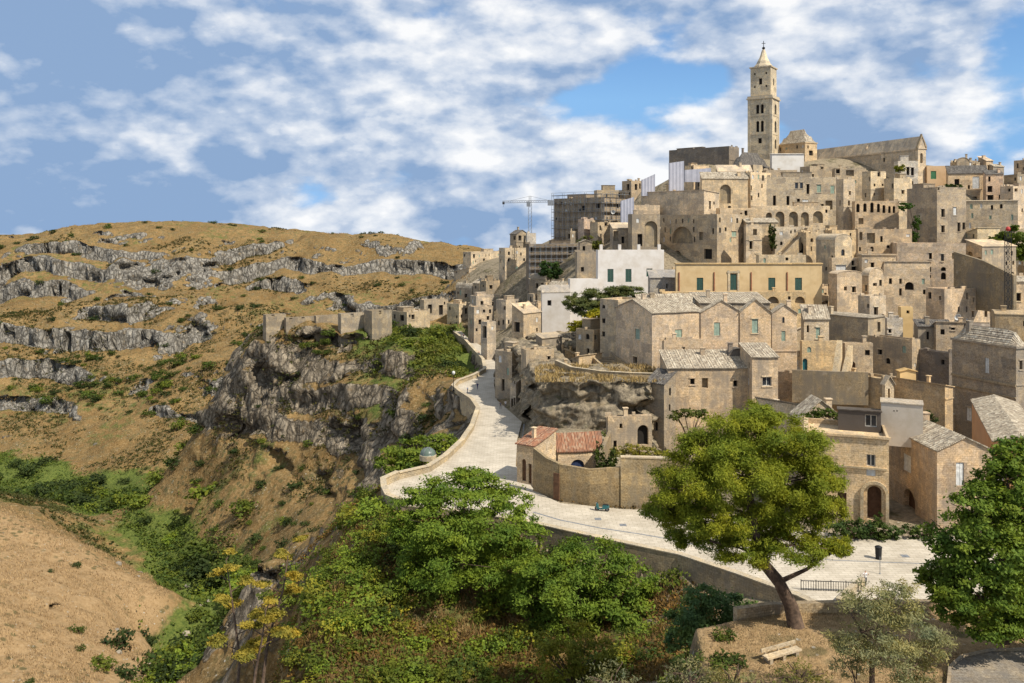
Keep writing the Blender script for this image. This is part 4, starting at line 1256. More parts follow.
# along the right side of the street
house('tall rock faced house with a dark window over the street', 495, 512, 528, 352, 408, 50, 'flat', (0.37, 0.31, 0.22), 0.7, 'k512.5,369,5,7;k503,385,3,12;k520,378,4,3', d=199, dep=10)
house('pale narrow house with a tall doorway further up the street', 481, 487, 496, 322, 352, 35, 'flat', (0.46, 0.39, 0.29), 0.35, 'k484.5,332,3.5,12', d=262, dep=10)
house('brown house with a dark window hugging the small white cottage', 512, 515, 541, 313, 348, 10, 'su', (0.36, 0.29, 0.195), 0.5, 'k517,327,5.5,10', d=224, dep=8, rh=8, rmat='plain_stone')
house('grey rubble house with a flat roof above the street entrance', 468, 474, 494, 307, 343, 30, 'flat', (0.36, 0.30, 0.22), 0.5, 'k480,322,3,5;k488,318,2.5,4', d=300, dep=10)
house('tall ruined brown tower house at the saddle behind the street', 480, 486, 500, 281, 310, 35, 'flat', (0.33, 0.27, 0.185), 0.6, 'k491,287,3,4', d=335, dep=9)
house('pale round fronted bastion house next to the scaffolded block', 499, 505, 527, 248, 300, 25, 'flat', (0.40, 0.34, 0.25), 0.4, d=338, dep=10, wins='k521,254,1.5,3')
house('small sunlit cream house with a doorway at the end of the street', 447, 459, 472, 304, 330, 45, 'flat', PALE, 0.2, 'k466.5,311,3,6', d=342, dep=8)
house('low dark arcaded house at the far left of the street end', 420, 424, 448, 300, 322, 15, 'flat', GREY, 0.5, 'k430,309,4,9;k441,310,4,10', d=350, dep=8)
house('long pale ruined wall house on the slope behind the street end', 454, 456, 490, 268, 288, 6, 'su', (0.42, 0.35, 0.25), 0.4, d=410, dep=8, rh=-4, rmat='plain_stone')
house('grey brown house block on the skyline saddle', 463, 466, 500, 252, 275, 8, 'flat', (0.35, 0.30, 0.22), 0.5, d=425, dep=10, wins='k474,256,2,4;k484,260,2,3')
house('square flat house with a terrace beside the yellowed bank', 496, 500, 522, 300, 330, 20, 'flat', (0.38, 0.32, 0.23), 0.5, d=300, dep=8, wins='k505,308,3,4')
house('low flat house in front of the tall ruined tower house', 470, 476, 500, 296, 318, 30, 'flat', (0.36, 0.30, 0.22), 0.5, d=318, dep=8, wins='k482,303,3,4;k493,304,2,4')

house('hewn stone house with a dark cave window on top of the street rock', 521, 526, 554, 350, 392, 20, 'flat', (0.36, 0.295, 0.2), 0.6, 'k533,366,4,6;K545,372,5,7;k549,358,3,4', d=187, dep=9)
house('crumbling wall house with an arched cave mouth right of the hewn house', 549, 553, 578, 366, 396, 8, 'flat', (0.39, 0.315, 0.21), 0.6, 'K563,376,6,8;k571,372,2,4', d=179, dep=7)
house('grey brown stack house stepping up behind the hewn stone house', 536, 540, 562, 338, 366, 12, 'su', (0.34, 0.28, 0.19), 0.5, 'k548,348,3,5', d=203, dep=7, rh=3, rmat='plain_stone')
house('low facade house with two doorways hugging the foot of the street rock', 510, 516, 523, 384, 416, 62, 'flat', (0.40, 0.335, 0.24), 0.5, 'k512,403,2,9;k514.5,402,1.5,9', d=190, dep=6)
# middle heights
house('great grey block with a sunlit bright end and a dark loggia recess', 656, 717, 745, 214, 268, 48, 'flat', (0.345, 0.285, 0.20), 0.45, 'N682,235,21,17;N677.5,256,7,11;n701,236,4,8;t734,234,4.5,5.5;k708,254,8,10', d=262, dep=16)
house('crumbling grey block with dark arched recess left of the great block', 628, 632, 660, 214, 262, 8, 'flat', (0.32, 0.265, 0.185), 0.6, 'N651,234,13,26;k640,240,5,12', d=268, dep=10)
house('broad blind block with an oblique roof edge and a sunlit right end', 641, 704, 719, 190, 216, 58, 'sv', (0.35, 0.29, 0.205), 0.5, 'k710,205,2,8;k714,203,1.5,3', d=284, rh=-2, rmat='plain_stone')
house('house with a big arched hood over its window behind the broad blind block', 700, 702, 748, 178, 216, 5, 'su', (0.40, 0.325, 0.215), 0.5, 'N725.5,194,11,19;k729.5,209,3,6', d=292, dep=8, rh=6, rmat='tile')
house('tower like cream house with two stacked windows below the dark cone roof', 744, 748, 771, 172, 222, 14, 'flat', (0.45, 0.365, 0.24), 0.35, 'k751,188,2,5;k751,198,3,5;k762,186,1.5,4', d=293, dep=8)
house('long palazzo with two rows of small windows below the cathedral nave', 760, 764, 838, 177, 212, 6, 'flat', (0.375, 0.32, 0.23), 0.35,
      'w796.5,185.5,3,6;w801.5,185.5,3,6;k808,189,3,10;t819,188.5,4,8;t832.5,189.5,4,8;k774.5,200.5,3,10;k788,200.5,3,9;k798.5,203.5,3,9.5;s805.5,204,6,9;k815,206,2.5,7;k822.5,207.5,2.5,7;n829,205,7,9', d=297, dep=10, name='palazzo', cat='palazzo')
house('arcaded terrace house with four tall grass grown arches', 752, 756, 830, 206, 236, 5, 'flat', (0.40, 0.325, 0.215), 0.45, 'N769,219,6,13;N780,219,9,15;N793.5,219,9,15;N805,219,8,14;N818,217,10,12', d=283, dep=8)
house('slender tower house with dark left side at the end of the long palazzo', 836, 843.5, 855, 179, 228, 42, 'flat', (0.40, 0.335, 0.235), 0.3, 'k849,203,2,5;k850,193,2,4', d=281, dep=10)
house('loggia house with a row of seven small arches and a pergola on top', 852, 855, 899, 201, 228, 4, 'flat', PINK, 0.3,
      'K858,208,3.4,8.5;K865,207.5,3.4,8.5;K872,207.5,3.4,10;K878.5,208,3,8.5;K884,209,3,8;K889.5,209.5,2.6,7;K894,209.5,2.6,7;n861,221,5,6', d=277, dep=9)
house('cream upper house with narrow windows above the pergola loggia', 862, 865, 886, 171, 205, 8, 'flat', (0.52, 0.435, 0.29), 0.2, 'k879,173.5,3,6;k870,179,2,4', d=296, dep=8)
house('stepped cream house at the right shoulder of the cathedral nave', 884, 888, 912, 178, 225, 12, 'flat', (0.50, 0.41, 0.265), 0.3, 'k893,186,3,5;k903,192,3,4;k897,207,2,6', d=291, dep=9)
house('white terrace house in front of the cathedral gable', 894, 898, 918, 161, 192, 8, 'flat', (0.60, 0.56, 0.48), 0.25, 'k908,171,3,8;k912.5,171.5,3,8', d=304, dep=6)
house('tall dark sided block with a bright balcony front at right', 907, 937, 966, 187, 252, 42, 'flat', (0.36, 0.295, 0.205), 0.35, 'k943,213,3.5,8;k943,229,3.5,7;k959,227,3,9;k964,226,3,7;s955,211,3,8;k938.5,188,2,4', d=257, dep=12)
house('buff block with an irregular row of arched and square windows', 892, 897, 966, 243, 286, 5, 'flat', (0.43, 0.34, 0.235), 0.3, 'k930.5,256,3,6;w942.5,257.5,3,7;n955,256,6,6;k930,269.5,2.5,5;K943.5,269,5,4;K943.5,276,5,7;k930,276.5,2.5,3', d=240, dep=10)
house('sloping walled yard house with an arched gateway below the buff block', 880, 884, 930, 262, 312, 6, 'su', (0.37, 0.30, 0.205), 0.5, 'K909.5,286,9,8;k929,272,1,1', d=226, dep=9, rh=-12, rmat='plain_stone')
house('pink buff house with whitewashed right half above the hipped grey house', 926, 930, 1006, 289, 330, 5, 'flat', (0.43, 0.345, 0.245), 0.4, 'k973,314,2.5,6;k986,314,3,6;k973.5,300,1.5,5;k940,298,2,4;n990,296,6,4', d=204, dep=9)
house('flat grey house with sunlit roof edge behind the whitewashed half', 966, 968, 1024, 276, 315, 5, 'flat', (0.345, 0.28, 0.195), 0.5, 'k1012,290,3,6;k996,305,3,5', d=214, dep=8)
house('pinkish end house cut by the right edge of the town', 1004, 1008, 1060, 281, 318, 10, 'su', PINK, 0.4, 'k1013,290,2.5,6;k1018,297,6,8', d=208, dep=8, rh=4)
house('dark left sided vaulted cream house beside the yellow palazzo', 816, 835, 852, 240, 282, 35, 'vv', (0.50, 0.42, 0.29), 0.35, 'W843,252.5,3.5,6.5;K852,258,2,4', d=241, rh=6, dep=10, rmat='plain_stone')
house('cream house with a little white lattice balcony below the vaulted house', 828, 832, 862, 258, 300, 10, 'flat', (0.52, 0.43, 0.30), 0.3, 'k853,263,3,5;k854,268.5,5,4;s841,268,10,6', d=236, dep=6)
house('squared grey brown house with one window above the round apse', 858, 862, 896, 254, 300, 6, 'flat', (0.385, 0.315, 0.22), 0.4, 'k872.5,265,3.5,5;k893,260,1,1', d=232, dep=8, par=0.4, cornice=True)
house('barrel vaulted pale house with a round end below the one window house', 862, 866, 884, 276, 312, 6, 'vv', (0.44, 0.365, 0.26), 0.35, 'k875,284.5,4,3;k866,288,2,6', d=222, dep=8, rh=8, rmat='plain_stone')
house('curved walled brown house with two dark windows behind the blind rubble wall', 829, 831, 862, 274, 312, 6, 'vv', (0.39, 0.315, 0.22), 0.4, 'k845.5,288.5,3,4;k854,289.5,4,6', d=219, dep=7, rh=3, rmat='plain_stone')
house('long dark eaved ochre house across the hill below the loggia', 822, 826, 862, 230, 262, 6, 'flat', (0.40, 0.32, 0.205), 0.5, d=262, dep=8, wins='k838,236,1,1')
house('buff wall house with a slim projecting pillar below the loggia', 856, 858, 912, 229, 272, 5, 'flat', (0.41, 0.33, 0.225), 0.4, 'n871,238,8,10;k881.5,239,2.5,6;K872,249,3.5,5;n861,236,3,8;k860,249,2,4', d=256, dep=8)
house('white walled stair house with pigeon holes under the arcaded terrace', 772, 775, 806, 227, 258, 8, 'flat', (0.53, 0.46, 0.35), 0.35, 'k791,232,1.5,3;k795,231,1.5,3;k801,239,1,3', d=262, dep=6)
house('ochre rubble house with a cave like arch beside the diagonal stair', 798, 800, 824, 232, 262, 8, 'flat', (0.42, 0.33, 0.2), 0.5, 'K800.8,248,5,11;k810,232,1.5,3;K812,240,3,4', d=254, dep=6)
house('steep roofed brown house under the tower like cream house', 742, 746, 778, 222, 262, 8, 'su', (0.40, 0.32, 0.205), 0.5, 'k762.5,219.5,4,5;k770,232,3,4;k748,250,3,6', d=266, dep=7, rh=4, rmat='tile')
house('low parapet house with a small white gabled dormer behind the yellow palazzo', 756, 759, 806, 255, 272, 4, 'flat', (0.47, 0.39, 0.26), 0.4, d=238, dep=6, wins='k787,259,3,3')
house('pale cubic house stepping down from the curved walled brown house', 858, 861, 886, 296, 335, 8, 'flat', (0.48, 0.40, 0.285), 0.3, 'k876,312,4,10;k868,306,2,4', d=203, dep=6)
house('small white washed box house in the dip left of the rubble heap', 884, 887, 903, 318, 342, 8, 'flat', (0.60, 0.55, 0.46), 0.2, d=192, dep=5, wins='k890,331,3,4')
house('orange washed box house in the dip', 898, 901, 913, 307, 335, 8, 'flat', YEL, 0.3, d=196, dep=5, wins='k908,312,3,3', mat='plaster')
house('long tile roofed shed below the pink buff house', 932, 936, 988, 322, 345, 6, 'su', (0.40, 0.33, 0.24), 0.4, 'k953,328,4,4', d=186, dep=7, rh=-5, rmat='plain_stone')
house('barrel roofed grey store behind the hipped roof', 964, 968, 992, 330, 345, 8, 'vu', DARK, 0.5, d=180, dep=7, rh=6, rmat='plain_stone')
house('sooty flat house with a lit chimney behind the dark walled yard', 914, 918, 952, 326, 355, 6, 'su', GREY, 0.6, d=188, dep=7, rh=5, rmat='tile_dark', chim=[(0.3, 0.3, .8, 1.6)])

# ridge and cathedral
house('long dark grey blind hall left of the cathedral tower', 669, 729, 739, 146, 176, 62, 'flat', (0.20, 0.17, 0.135), 0.3, d=334, dep=14, name='hall', cat='hall')
house('dark cone roofed rubble house in front of the tower', 729, 731, 771, 166, 178, 6, 'hip', DARK, 0.5, d=320, dep=10, rh=15, rmat='tile_dark')
house('tiny ochre house with two black windows under the dark grey hall', 685, 687, 709, 165, 178, 8, 'flat', (0.45, 0.35, 0.22), 0.4, 'k697,161.5,2,3;k701.5,161.5,2,3;k692,168,1.5,3', d=318, dep=6)
house('flat pale roofed house below the dark cone roof', 716, 718, 752, 171, 186, 6, 'su', (0.40, 0.33, 0.235), 0.4, d=308, dep=8, rh=6, rmat='plain_stone')
house('low white wall terrace house beside the cathedral tower', 770, 772, 804, 154, 176, 5, 'su', (0.66, 0.63, 0.56), 0.15, d=322, dep=5, rh=1, rmat='plain_stone', mat='plaster')
house('flat canopy house under the white terrace', 762, 766, 797, 170, 182, 6, 'flat', (0.44, 0.36, 0.25), 0.3, d=308, dep=6)
house('brown flat house below the left end of the nave', 800, 803, 838, 166, 190, 6, 'flat', (0.36, 0.30, 0.21), 0.5, 'k813,176,2,4;k822,167,3,4', d=312, dep=8)
house('low grey house with a dark garage like recess below the nave', 832, 835, 866, 168, 192, 6, 'flat', (0.37, 0.31, 0.22), 0.4, 'k838,171,4,5;n850,173,8,6', d=308, dep=8)
house('orange house with a bright green shutter right of the cathedral', 925, 927, 948, 166, 192, 8, 'flat', (0.50, 0.345, 0.195), 0.25, 'm933.5,175,5.5,8', d=315, dep=8, mat='plaster')
house('long buff house with a dark slate coloured roof and white shutters', 946, 948, 988, 173, 200, 5, 'su', (0.42, 0.33, 0.22), 0.3, 's976,182.5,7,12;k957,182,5,6;k975,198,4,3', d=308, dep=9, rh=7, rmat='tile_dark')
house('pinkish gabled house with stacked dark openings on the right ridge', 983, 986, 1003, 174, 205, 8, 'su', (0.40, 0.30, 0.215), 0.4, 'k990,189,5,6;k990.5,198,6,6', d=300, dep=8, rh=4, rmat='tile_dark')
house('flat house with a cluttered white roof terrace at the right ridge', 1000, 1004, 1060, 186, 225, 6, 'flat', (0.43, 0.35, 0.25), 0.3, 'k1009,190,3,3;k1016,190,3,3', d=290, dep=9)
house('back row grey house on the skyline at the right edge', 1000, 1004, 1070, 174, 195, 4, 'flat', (0.33, 0.28, 0.2), 0.4, d=318, dep=9)
house('grey stone house with white sloping coping right of the balcony block', 962, 966, 1018, 201, 235, -6, 'su', (0.35, 0.30, 0.22), 0.4, d=272, dep=7, rh=2, rmat='plain_stone')
house('wedge of sunlit yard wall house below the white sloping coping', 962, 966, 1000, 228, 262, 6, 'su', (0.56, 0.47, 0.31), 0.3, d=256, dep=5, rh=-6, rmat='plain_stone')
house('rough vaulted cellar house in the bank below the sunlit yard wall', 966, 968, 1016, 246, 292, 5, 'su', (0.345, 0.28, 0.19), 0.6, 'N981,263,9,12;N970,256,5,9', d=236, dep=8, rh=6, rmat='plain_stone')
house('stone terrace house with a parapet in front of the hooded window house', 716, 720, 762, 208, 232, 6, 'flat', (0.42, 0.335, 0.22), 0.4, 'k746,213,3,5;k736,218,2,4', d=281, dep=7)
house('pale brown corner house above the great grey block', 744, 746, 762, 225, 266, 10, 'flat', (0.44, 0.35, 0.225), 0.5, 'k751,245,3,8;n755,232,4,6', d=258, dep=7)

# scaffolded quarter on the left of the hill
house('grey brown palace wrapped in scaffolding beside the crane', 554, 604, 628, 197, 240, 50, 'flat', (0.29, 0.24, 0.175), 0.4, 'k583.5,208,3.5,5;k598,206,3.5,5;k618,206,2,4', d=322, dep=14, name='palace', cat='palace')
house('flat house stacked behind the scaffolded palace', 594, 597, 628, 190, 215, 5, 'flat', (0.33, 0.28, 0.2), 0.3, d=332, dep=8)
house('square turret house with two windows on the skyline left of the dark hall', 622, 624, 648, 180.5, 200, 5, 'flat', (0.32, 0.265, 0.19), 0.3, 'k628,187,2.6,6;k636,187,2.6,6', d=330, dep=8)
house('small gable house with dark openings under the crane', 510, 512, 528, 234, 250, 8, 'gv', GREY, 0.5, 'k520,238,3,5;k514.5,238,2,4', d=345, dep=7, rh=4, rmat='tile_dark')
house('dark house wrapped in scaffold decks with a sunlit flat roof', 526, 529, 577, 244, 278, 6, 'flat', (0.17, 0.145, 0.115), 0.5, 'w570,250,3,6;w575,250,2.5,6', d=312, dep=12)
house('white washed box house beside the crane mast', 526, 527, 536, 233, 250, 8, 'flat', (0.55, 0.52, 0.46), 0.2, d=332, dep=5)
house('peeling brown house with a sloped top left of the green shuttered white house', 575, 577, 601, 252, 280, 5, 'flat', (0.35, 0.285, 0.195), 0.6, d=242, dep=7)
house('ochre house with little dark windows under the small sheet covered scaffold', 590, 593, 622, 222, 250, 6, 'flat', (0.39, 0.315, 0.21), 0.4, 'k606,223,3,6;k613,223,2,5', d=296, dep=8)
house('pinkish flat store in the middle of the scaffolded quarter', 578, 580, 594, 219, 238, 6, 'flat', (0.36, 0.28, 0.22), 0.4, d=300, dep=6)
house('rubble house with sunlit roof below the sheet covered scaffold', 610, 613, 660, 228, 258, 6, 'su', (0.355, 0.29, 0.2), 0.5, 'k623,240,3,7;n616,236,5,10', d=274, dep=8, rh=5, rmat='plain_stone')
house('brown terrace house left of the blind block', 622, 626, 660, 205, 235, 6, 'flat', (0.34, 0.275, 0.19), 0.5, 'k634,213,3,6;k645,216,2,4', d=292, dep=9)

# ruined village on the promontory
RU = 'ruined houses on the cliff edge'
house('roofless grey ruin at the left end of the cliff top', 263, 266, 286, 315, 330, 10, 'flat', (0.244, 0.211, 0.155), 0.5, 'k273,314,3,5', mat='rubble', clutter=False, d=306, dep=7, par=2)
house('low ruin with a pitched grey roof on the cliff top', 284, 286, 316, 318, 330, 6, 'flat', (0.259, 0.222, 0.163), 0.5, 'k291,317,3,4;k303,316,3,5', mat='rubble', clutter=False, d=307, dep=7, rh=4, rmat='tile')
house('gabled ruin with an empty window on the cliff top', 314, 316, 340, 316, 330, 6, 'flat', (0.255, 0.218, 0.159), 0.5, 'k327,314,3,4', mat='rubble', clutter=False, d=308, dep=7, rh=5, rmat='tile')
house('ruin with a ragged high wall beside the green bushes on the cliff', 338, 341, 366, 314, 334, 8, 'flat', (0.266, 0.229, 0.167), 0.5, 'k352,314,3,6', mat='rubble', clutter=False, d=303, dep=8, par=1.5)
house('tall blind ruin wall standing nearest the street on the cliff', 364, 372, 392, 311, 334, 30, 'flat', (0.252, 0.218, 0.159), 0.6, 'k380,312,2.5,4', mat='rubble', clutter=False, d=301, dep=9, par=1)
house('long low pale ruin behind the bushes of the promontory', 392, 395, 430, 312, 328, 6, 'flat', (0.340, 0.289, 0.207), 0.4, 'k402,318,4,6;k413,317,3,5', d=322, dep=6, par=0.5)

# ---------------------------------------------------------------- cathedral
def cathedral():
    h = house('long cathedral nave with pale roof and pointed gable on the hilltop', 806, 918, 926, 148, 178, 46, 'gv', (0.46, 0.375, 0.255), 0.2, d=315, rh=12, rmat='plain_stone', name='cathedral', cat='cathedral', cornice=True,
              wins='k884,160,2,4;k850,163,2,4;N921.5,158,2.6,10;k922,146,2,3')
    # raking gable coping in front of the roof
    mb = MB()
    a, zt = h['a'], h['zt']; rise = 12 / F * 315
    for s0, z0, s1, z1 in ((-0.3, 0, a / 2, rise), (a / 2, rise, a + .3, 0)):
        p0, p1 = h['loc'](s0, -0.15, zt + z0 + 0.5), h['loc'](s1, -0.15, zt + z1 + 0.9)
        q0, q1 = h['loc'](s0, 0.75, zt + z0 + 0.5), h['loc'](s1, 0.75, zt + z1 + 0.9)
        dn = lambda p: (p[0], p[1], p[2] - 1.0)
        mb.face([p0, p1, q1, q0]); mb.face([dn(p0), dn(p1), p1, p0]); mb.face([q0, q1, dn(q1), dn(q0)]); mb.face([dn(p0), p0, q0, dn(q0)]); mb.face([dn(p1), dn(q1), q1, p1])
    mb.build('gable_coping', M['plain_stone'], h['root'], color=(0.45, 0.36, 0.24, 0.3))
    house('golden square transept with a low pyramid roof behind the nave', 778, 805, 817, 142, 170, 48, 'hip', (0.50, 0.375, 0.21), 0.2, 'k811,153,4,5', d=346, rh=14, rmat='tile', name='transept', cat='church wing', cornice=True)


cathedral()


def tower():
    d = 350.0
    kC = (772 - CX) / F
    xC, yC = kC * d, d
    # square plan: choose the turn that makes both sides equal
    best = None
    for i in range(200, 850):
        th = R(i / 10) - math.atan(kC)
        ct, st = math.cos(th), math.sin(th)
        kR, kL = (779 - CX) / F, (748 - CX) / F
        a = (kR * d - xC) / (ct - kR * st); b = (kL * d - xC) / (-st - kL * ct)
        if best is None or abs(a - b) < best[0]: best = (abs(a - b), th, (a + b) / 2)
    th, w = best[1], best[2]
    u = Vector((math.cos(th), math.sin(th), 0)); v = Vector((-math.sin(th), math.cos(th), 0))
    cen = Vector((xC, yC, 0)) + (u + v) * w / 2
    zb, z1, z2 = gz(172, d), gz(98, d), gz(66, d)
    tone = (0.62, 0.54, 0.41, 0.12)
    root = empty('bell_tower', (cen.x, cen.y, zb), 'tall square cathedral bell tower with spire and twin windows', 'bell tower')

    def stage(name, half, za, zb_, ops_l, ops_r):
        mb = MB()
        c = [cen - u * half - v * half, cen + u * half - v * half, cen + u * half + v * half, cen - u * half + v * half]
        P2 = lambda q: (q.x, q.y)
        done = []
        for (A, B, op) in ((c[0], c[1], ops_r), (c[3], c[0], ops_l), (c[1], c[2], []), (c[2], c[3], [])):
            done += wall_face(mb, P2(A), P2(B), za, zb_, op)
        mb.face([(q.x, q.y, zb_) for q in c])
        s = mb.build(name, M['stone'], root, color=tone)
        for o in done:
            m2 = MB(); m2.face([o['P'](s_, z, o['dep'] - 0.01) for s_, z in o['loop']]); m2.build('opening', M['inner_shade'] if o['dep'] < 1.2 else M['plain_stone'], root, color=(0.3, 0.25, 0.18, 0.4))
    L = w
    f = d / F
    def op(c, py, wd, hh, arch=True, dep=0.9):
        return dict(s0=c - wd / 2, s1=c + wd / 2, z0=gz(py, d) - hh / 2, z1=gz(py, d) + hh / 2, arch=arch, kind='k', dep=dep, ph=5, pw=2)
    c = L / 2
    tw = 1.25
    stage('lower_stage', L / 2, zb, z1, [op(c - .95, 125.5, tw, 4.6), op(c + .95, 125.5, tw, 4.6), op(c - .95, 108, tw, 3.8), op(c + .95, 108, tw, 3.8), op(c, 140, 1.5, 2.2, False)],
          [op(c, 125.5, 2.6, 4.8, True, 0.5), op(c, 108, 2.6, 4.2, True, 0.5), op(c, 143, 2.4, 4, True, 0.5)])
    l2 = L * 0.42
    stage('upper_stage', l2, z1 + 0.9, z2, [op(l2, 80, 1.3, 2.6, False), op(l2 - 2.4, 72, .7, .9, True), op(l2 + 2.4, 72, .7, .9, True), op(l2 - 2.4, 85, .7, .9, True), op(l2 + 2.4, 85, .7, .9, True)], [op(l2, 80, 1.6, 3, True)])
    ang = math.atan2(u.y, u.x)
    for zz, hw, hh in ((z1, L / 2 + 0.55, 0.5), (z1 + 0.5, L / 2 + 0.25, 0.9), (gz(115, d), L / 2 + 0.12, 0.3), (gz(134, d), L / 2 + 0.12, 0.3), (z2, l2 + 0.4, 0.5)):
        mb = MB(); mb.box((cen.x, cen.y, zz + hh / 2 + 0.01), hw * 2, hw * 2, hh, rz=ang); mb.build('cornice', M['plain_stone'], root, color=tone)
    # corner pilasters of the lower stage
    for sx, sy in ((-1, -1), (1, -1), (-1, 1)):
        p = cen + u * sx * (L / 2 - 0.45) + v * sy * (L / 2 - 0.45)
        mb = MB(); mb.box((p.x, p.y, (zb + z1) / 2), 1.15, 1.15, z1 - zb - 0.02, rz=ang); mb.build('pilaster', M['plain_stone'], root, color=tone)
    # spire: drum, ribbed pyramid, finial
    zt = gz(46, d)
    mb = MB()
    z3 = z2 + 0.52
    hgt = zt - z3
    mb.lathe([(l2 * 0.98, 0), (l2 * 0.92, 0.7), (l2 * 0.74, 1.5), (l2 * 0.62, hgt * 0.34), (l2 * 0.40, hgt * 0.56), (l2 * 0.27, hgt * 0.78), (l2 * 0.16, hgt * 0.97), (0.3, hgt)], (cen.x, cen.y, z3), 8)
    mb.build('spire', M['plain_stone'], root, color=tone)
    mb = MB()
    mb.lathe([(0.25, 0), (0.65, 0.35), (0.65, 0.8), (0.15, 1.2)], (cen.x, cen.y, zt), 8)
    mb.tube([(cen.x, cen.y, zt + 1), (cen.x, cen.y, zt + 3.6)], 0.14, 6)
    mb.tube([(cen.x - 0.8, cen.y, zt + 2.6), (cen.x + 0.8, cen.y, zt + 2.6)], 0.12, 6)
    mb.build('cross', M['iron'], root)


tower()

# drainpipes of the yellow palazzo, as its parts
_p = HOUSES['yellow rendered long palazzo with dark green shutters and red drainpipes']
for _px in (679, 714, 751, 787):
    _s = _p['a'] * (_px - 676) / 146.0
    _q = _p['loc'](_s, -0.13, 0)
    mb = MB(); mb.tube([(_q[0], _q[1], gz(298, 222)), (_q[0], _q[1], _p['zt'] - 2.4)], 0.16, 6); mb.build('drainpipe', M['rust'], _p['root'])
# stone surround of its middle window
_s = _p['a'] * (733.5 - 676) / 146.0
for _o, _w in ((-1.25, 0.5), (1.25, 0.5)):
    _q = _p['loc'](_s + _o, -0.06, gz(281, 222)); mb = MB(); mb.box(_q, _w, 0.2, 5.6, ax=_p['u']); mb.build('window_surround', M['plain_stone'], _p['root'], color=(0.55, 0.48, 0.36, 0.1))
_q = _p['loc'](_s, -0.08, gz(272, 222)); mb = MB(); mb.box(_q, 3.4, 0.24, 0.5, ax=_p['u']); mb.build('window_surround', M['plain_stone'], _p['root'], color=(0.55, 0.48, 0.36, 0.1))
# string courses of the square grey house
_p = HOUSES['big square grey stone house with hipped tile roof and two framed windows']
for py, hh in ((386, 0.45), (398, 0.2)):
    mb = MB(); q = _p['loc'](-0.08, _p['b'] / 2, gz(py, 155)); mb.box(q, _p['b'] + 0.1, 0.3, hh, ax=_p['v'])
    mb.build('string_course', M['plain_stone'], _p['root'], color=(0.36, 0.30, 0.21, 0.3))
for (px, w, py, h_) in ((982.5, 2.2, 366, 17), (995.2, 2.2, 366, 17)):
    pass
# crenellation stubs of the white house
_p = HOUSES['white rendered house with three green shutters behind the olive crown']
for s in (0.05, 0.33, 0.62, 0.93):
    q = _p['loc'](_p['a'] * s, 0.4, _p['zt'] + 0.75); mb = MB(); mb.box(q, 0.8, 0.6, 1.5, ax=_p['u']); mb.build('parapet_pillar', M['plaster'], _p['root'], color=_p['col'])


# ------------------------------------------------------------------ rock outcrops
def outcrop(label, line, top_z, back, seed, ztop_noise=1.2, amp=2.2, name='rock_outcrop'):
    """a worn rock face along line [(px, d)], top height(s) and a shelf running back"""
    pts = [(gx(p, d), d) for p, d in line]
    cum = [0]
    for i in range(1, len(pts)):
        cum.append(cum[-1] + math.hypot(pts[i][0] - pts[i - 1][0], pts[i][1] - pts[i - 1][1]))
    L = cum[-1]
    ns, nt, nb = int(L / 0.35), 46, 14
    s = np.linspace(0, L, ns)
    X = np.interp(s, cum, [p[0] for p in pts]); Y = np.interp(s, cum, [p[1] for p in pts])
    tz = np.interp(s, cum, top_z)
    tx = np.gradient(X); ty = np.gradient(Y); l = np.hypot(tx, ty); nx, ny = ty / l, -tx / l
    V = []
    for j in range(nt + nb):
        if j < nt:
            t = j / (nt - 1)
            z = -3 + (tz + 3) * t
            off = -1.6 * t
        else:
            t = 1.0
            q = (j - nt + 1) / nb
            z = tz + 0.3 * q
            off = -1.6 - back * q
        x, y = X + nx * off, Y + ny * off
        zz = z + 0 * X
        n = fbm(x * 0.28, y * 0.28, zz * 0.36, 5, seed) - 0.5
        h = sstep(0.55, 0.70, fbm(x * 0.13, y * 0.13, zz * 0.22, 3, seed + 5))
        led = fbm(x * 0.03, y * 0.03, zz * 0.75, 3, seed + 9) - 0.5
        dsp = (n * amp * 1.6 + (fbm(x * 1.1, y * 1.1, zz * 1.3, 4, seed + 21) - 0.5) * 1.6 - h * amp + led * amp * 1.2) * (1.0 if j < nt else max(0, 1 - (j - nt + 1) / 3))
        x2, y2 = x + nx * dsp, y + ny * dsp
        z2 = zz + (fbm(x * 0.4, y * 0.4, zz * 0, 4, seed + 3) - 0.5) * ztop_noise * min(1.0, j / nt) * 2
        V.append(np.stack([x2, y2, z2], -1))
    V = np.array(V)
    nj = nt + nb
    idx = np.arange(nj * ns).reshape(nj, ns)
    q = np.stack([idx[:-1, :-1], idx[:-1, 1:], idx[1:, 1:], idx[1:, :-1]], -1).reshape(-1, 4)
    org = np.array([pts[len(pts) // 2][0], pts[len(pts) // 2][1], 0.0])
    me = bpy.data.meshes.new(name)
    me.from_pydata((V.reshape(-1, 3) - org).tolist(), [], q.tolist())
    me.polygons.foreach_set('use_smooth', [True] * len(q))
    me.materials.append(M['rock'])
    o = bpy.data.objects.new(name, me)
    o.location = org
    COL.objects.link(o)
    return tag(o, label, 'rock')


outcrop('big weathered rock mass with hollows under the walled grass terrace', [(525, 176), (533, 164), (550, 160), (575, 157), (600, 156), (630, 156), (655, 156), (668, 162)], [9.5, 10.5, 11.6, 11.8, 11.6, 11.5, 11.4, 11], 19, 101)
outcrop('tall hollowed rock face rising straight from the street', [(497, 226), (500, 207), (512, 196), (520, 187), (526, 172)], [11, 12, 12.5, 11, 9.5], 9, 202)
outcrop('dark rock bank with caves below the small white cottage', [(518, 228), (535, 212), (560, 204), (590, 199), (606, 200)], [12, 13, 12.5, 13.5, 13.5], 14, 303)

# ------------------------------------------------------------------ walls of the street, courts and terrace
def plan(pxs, f=DR):
    return [(gx(a, f(b)), f(b)) for a, b in pxs]


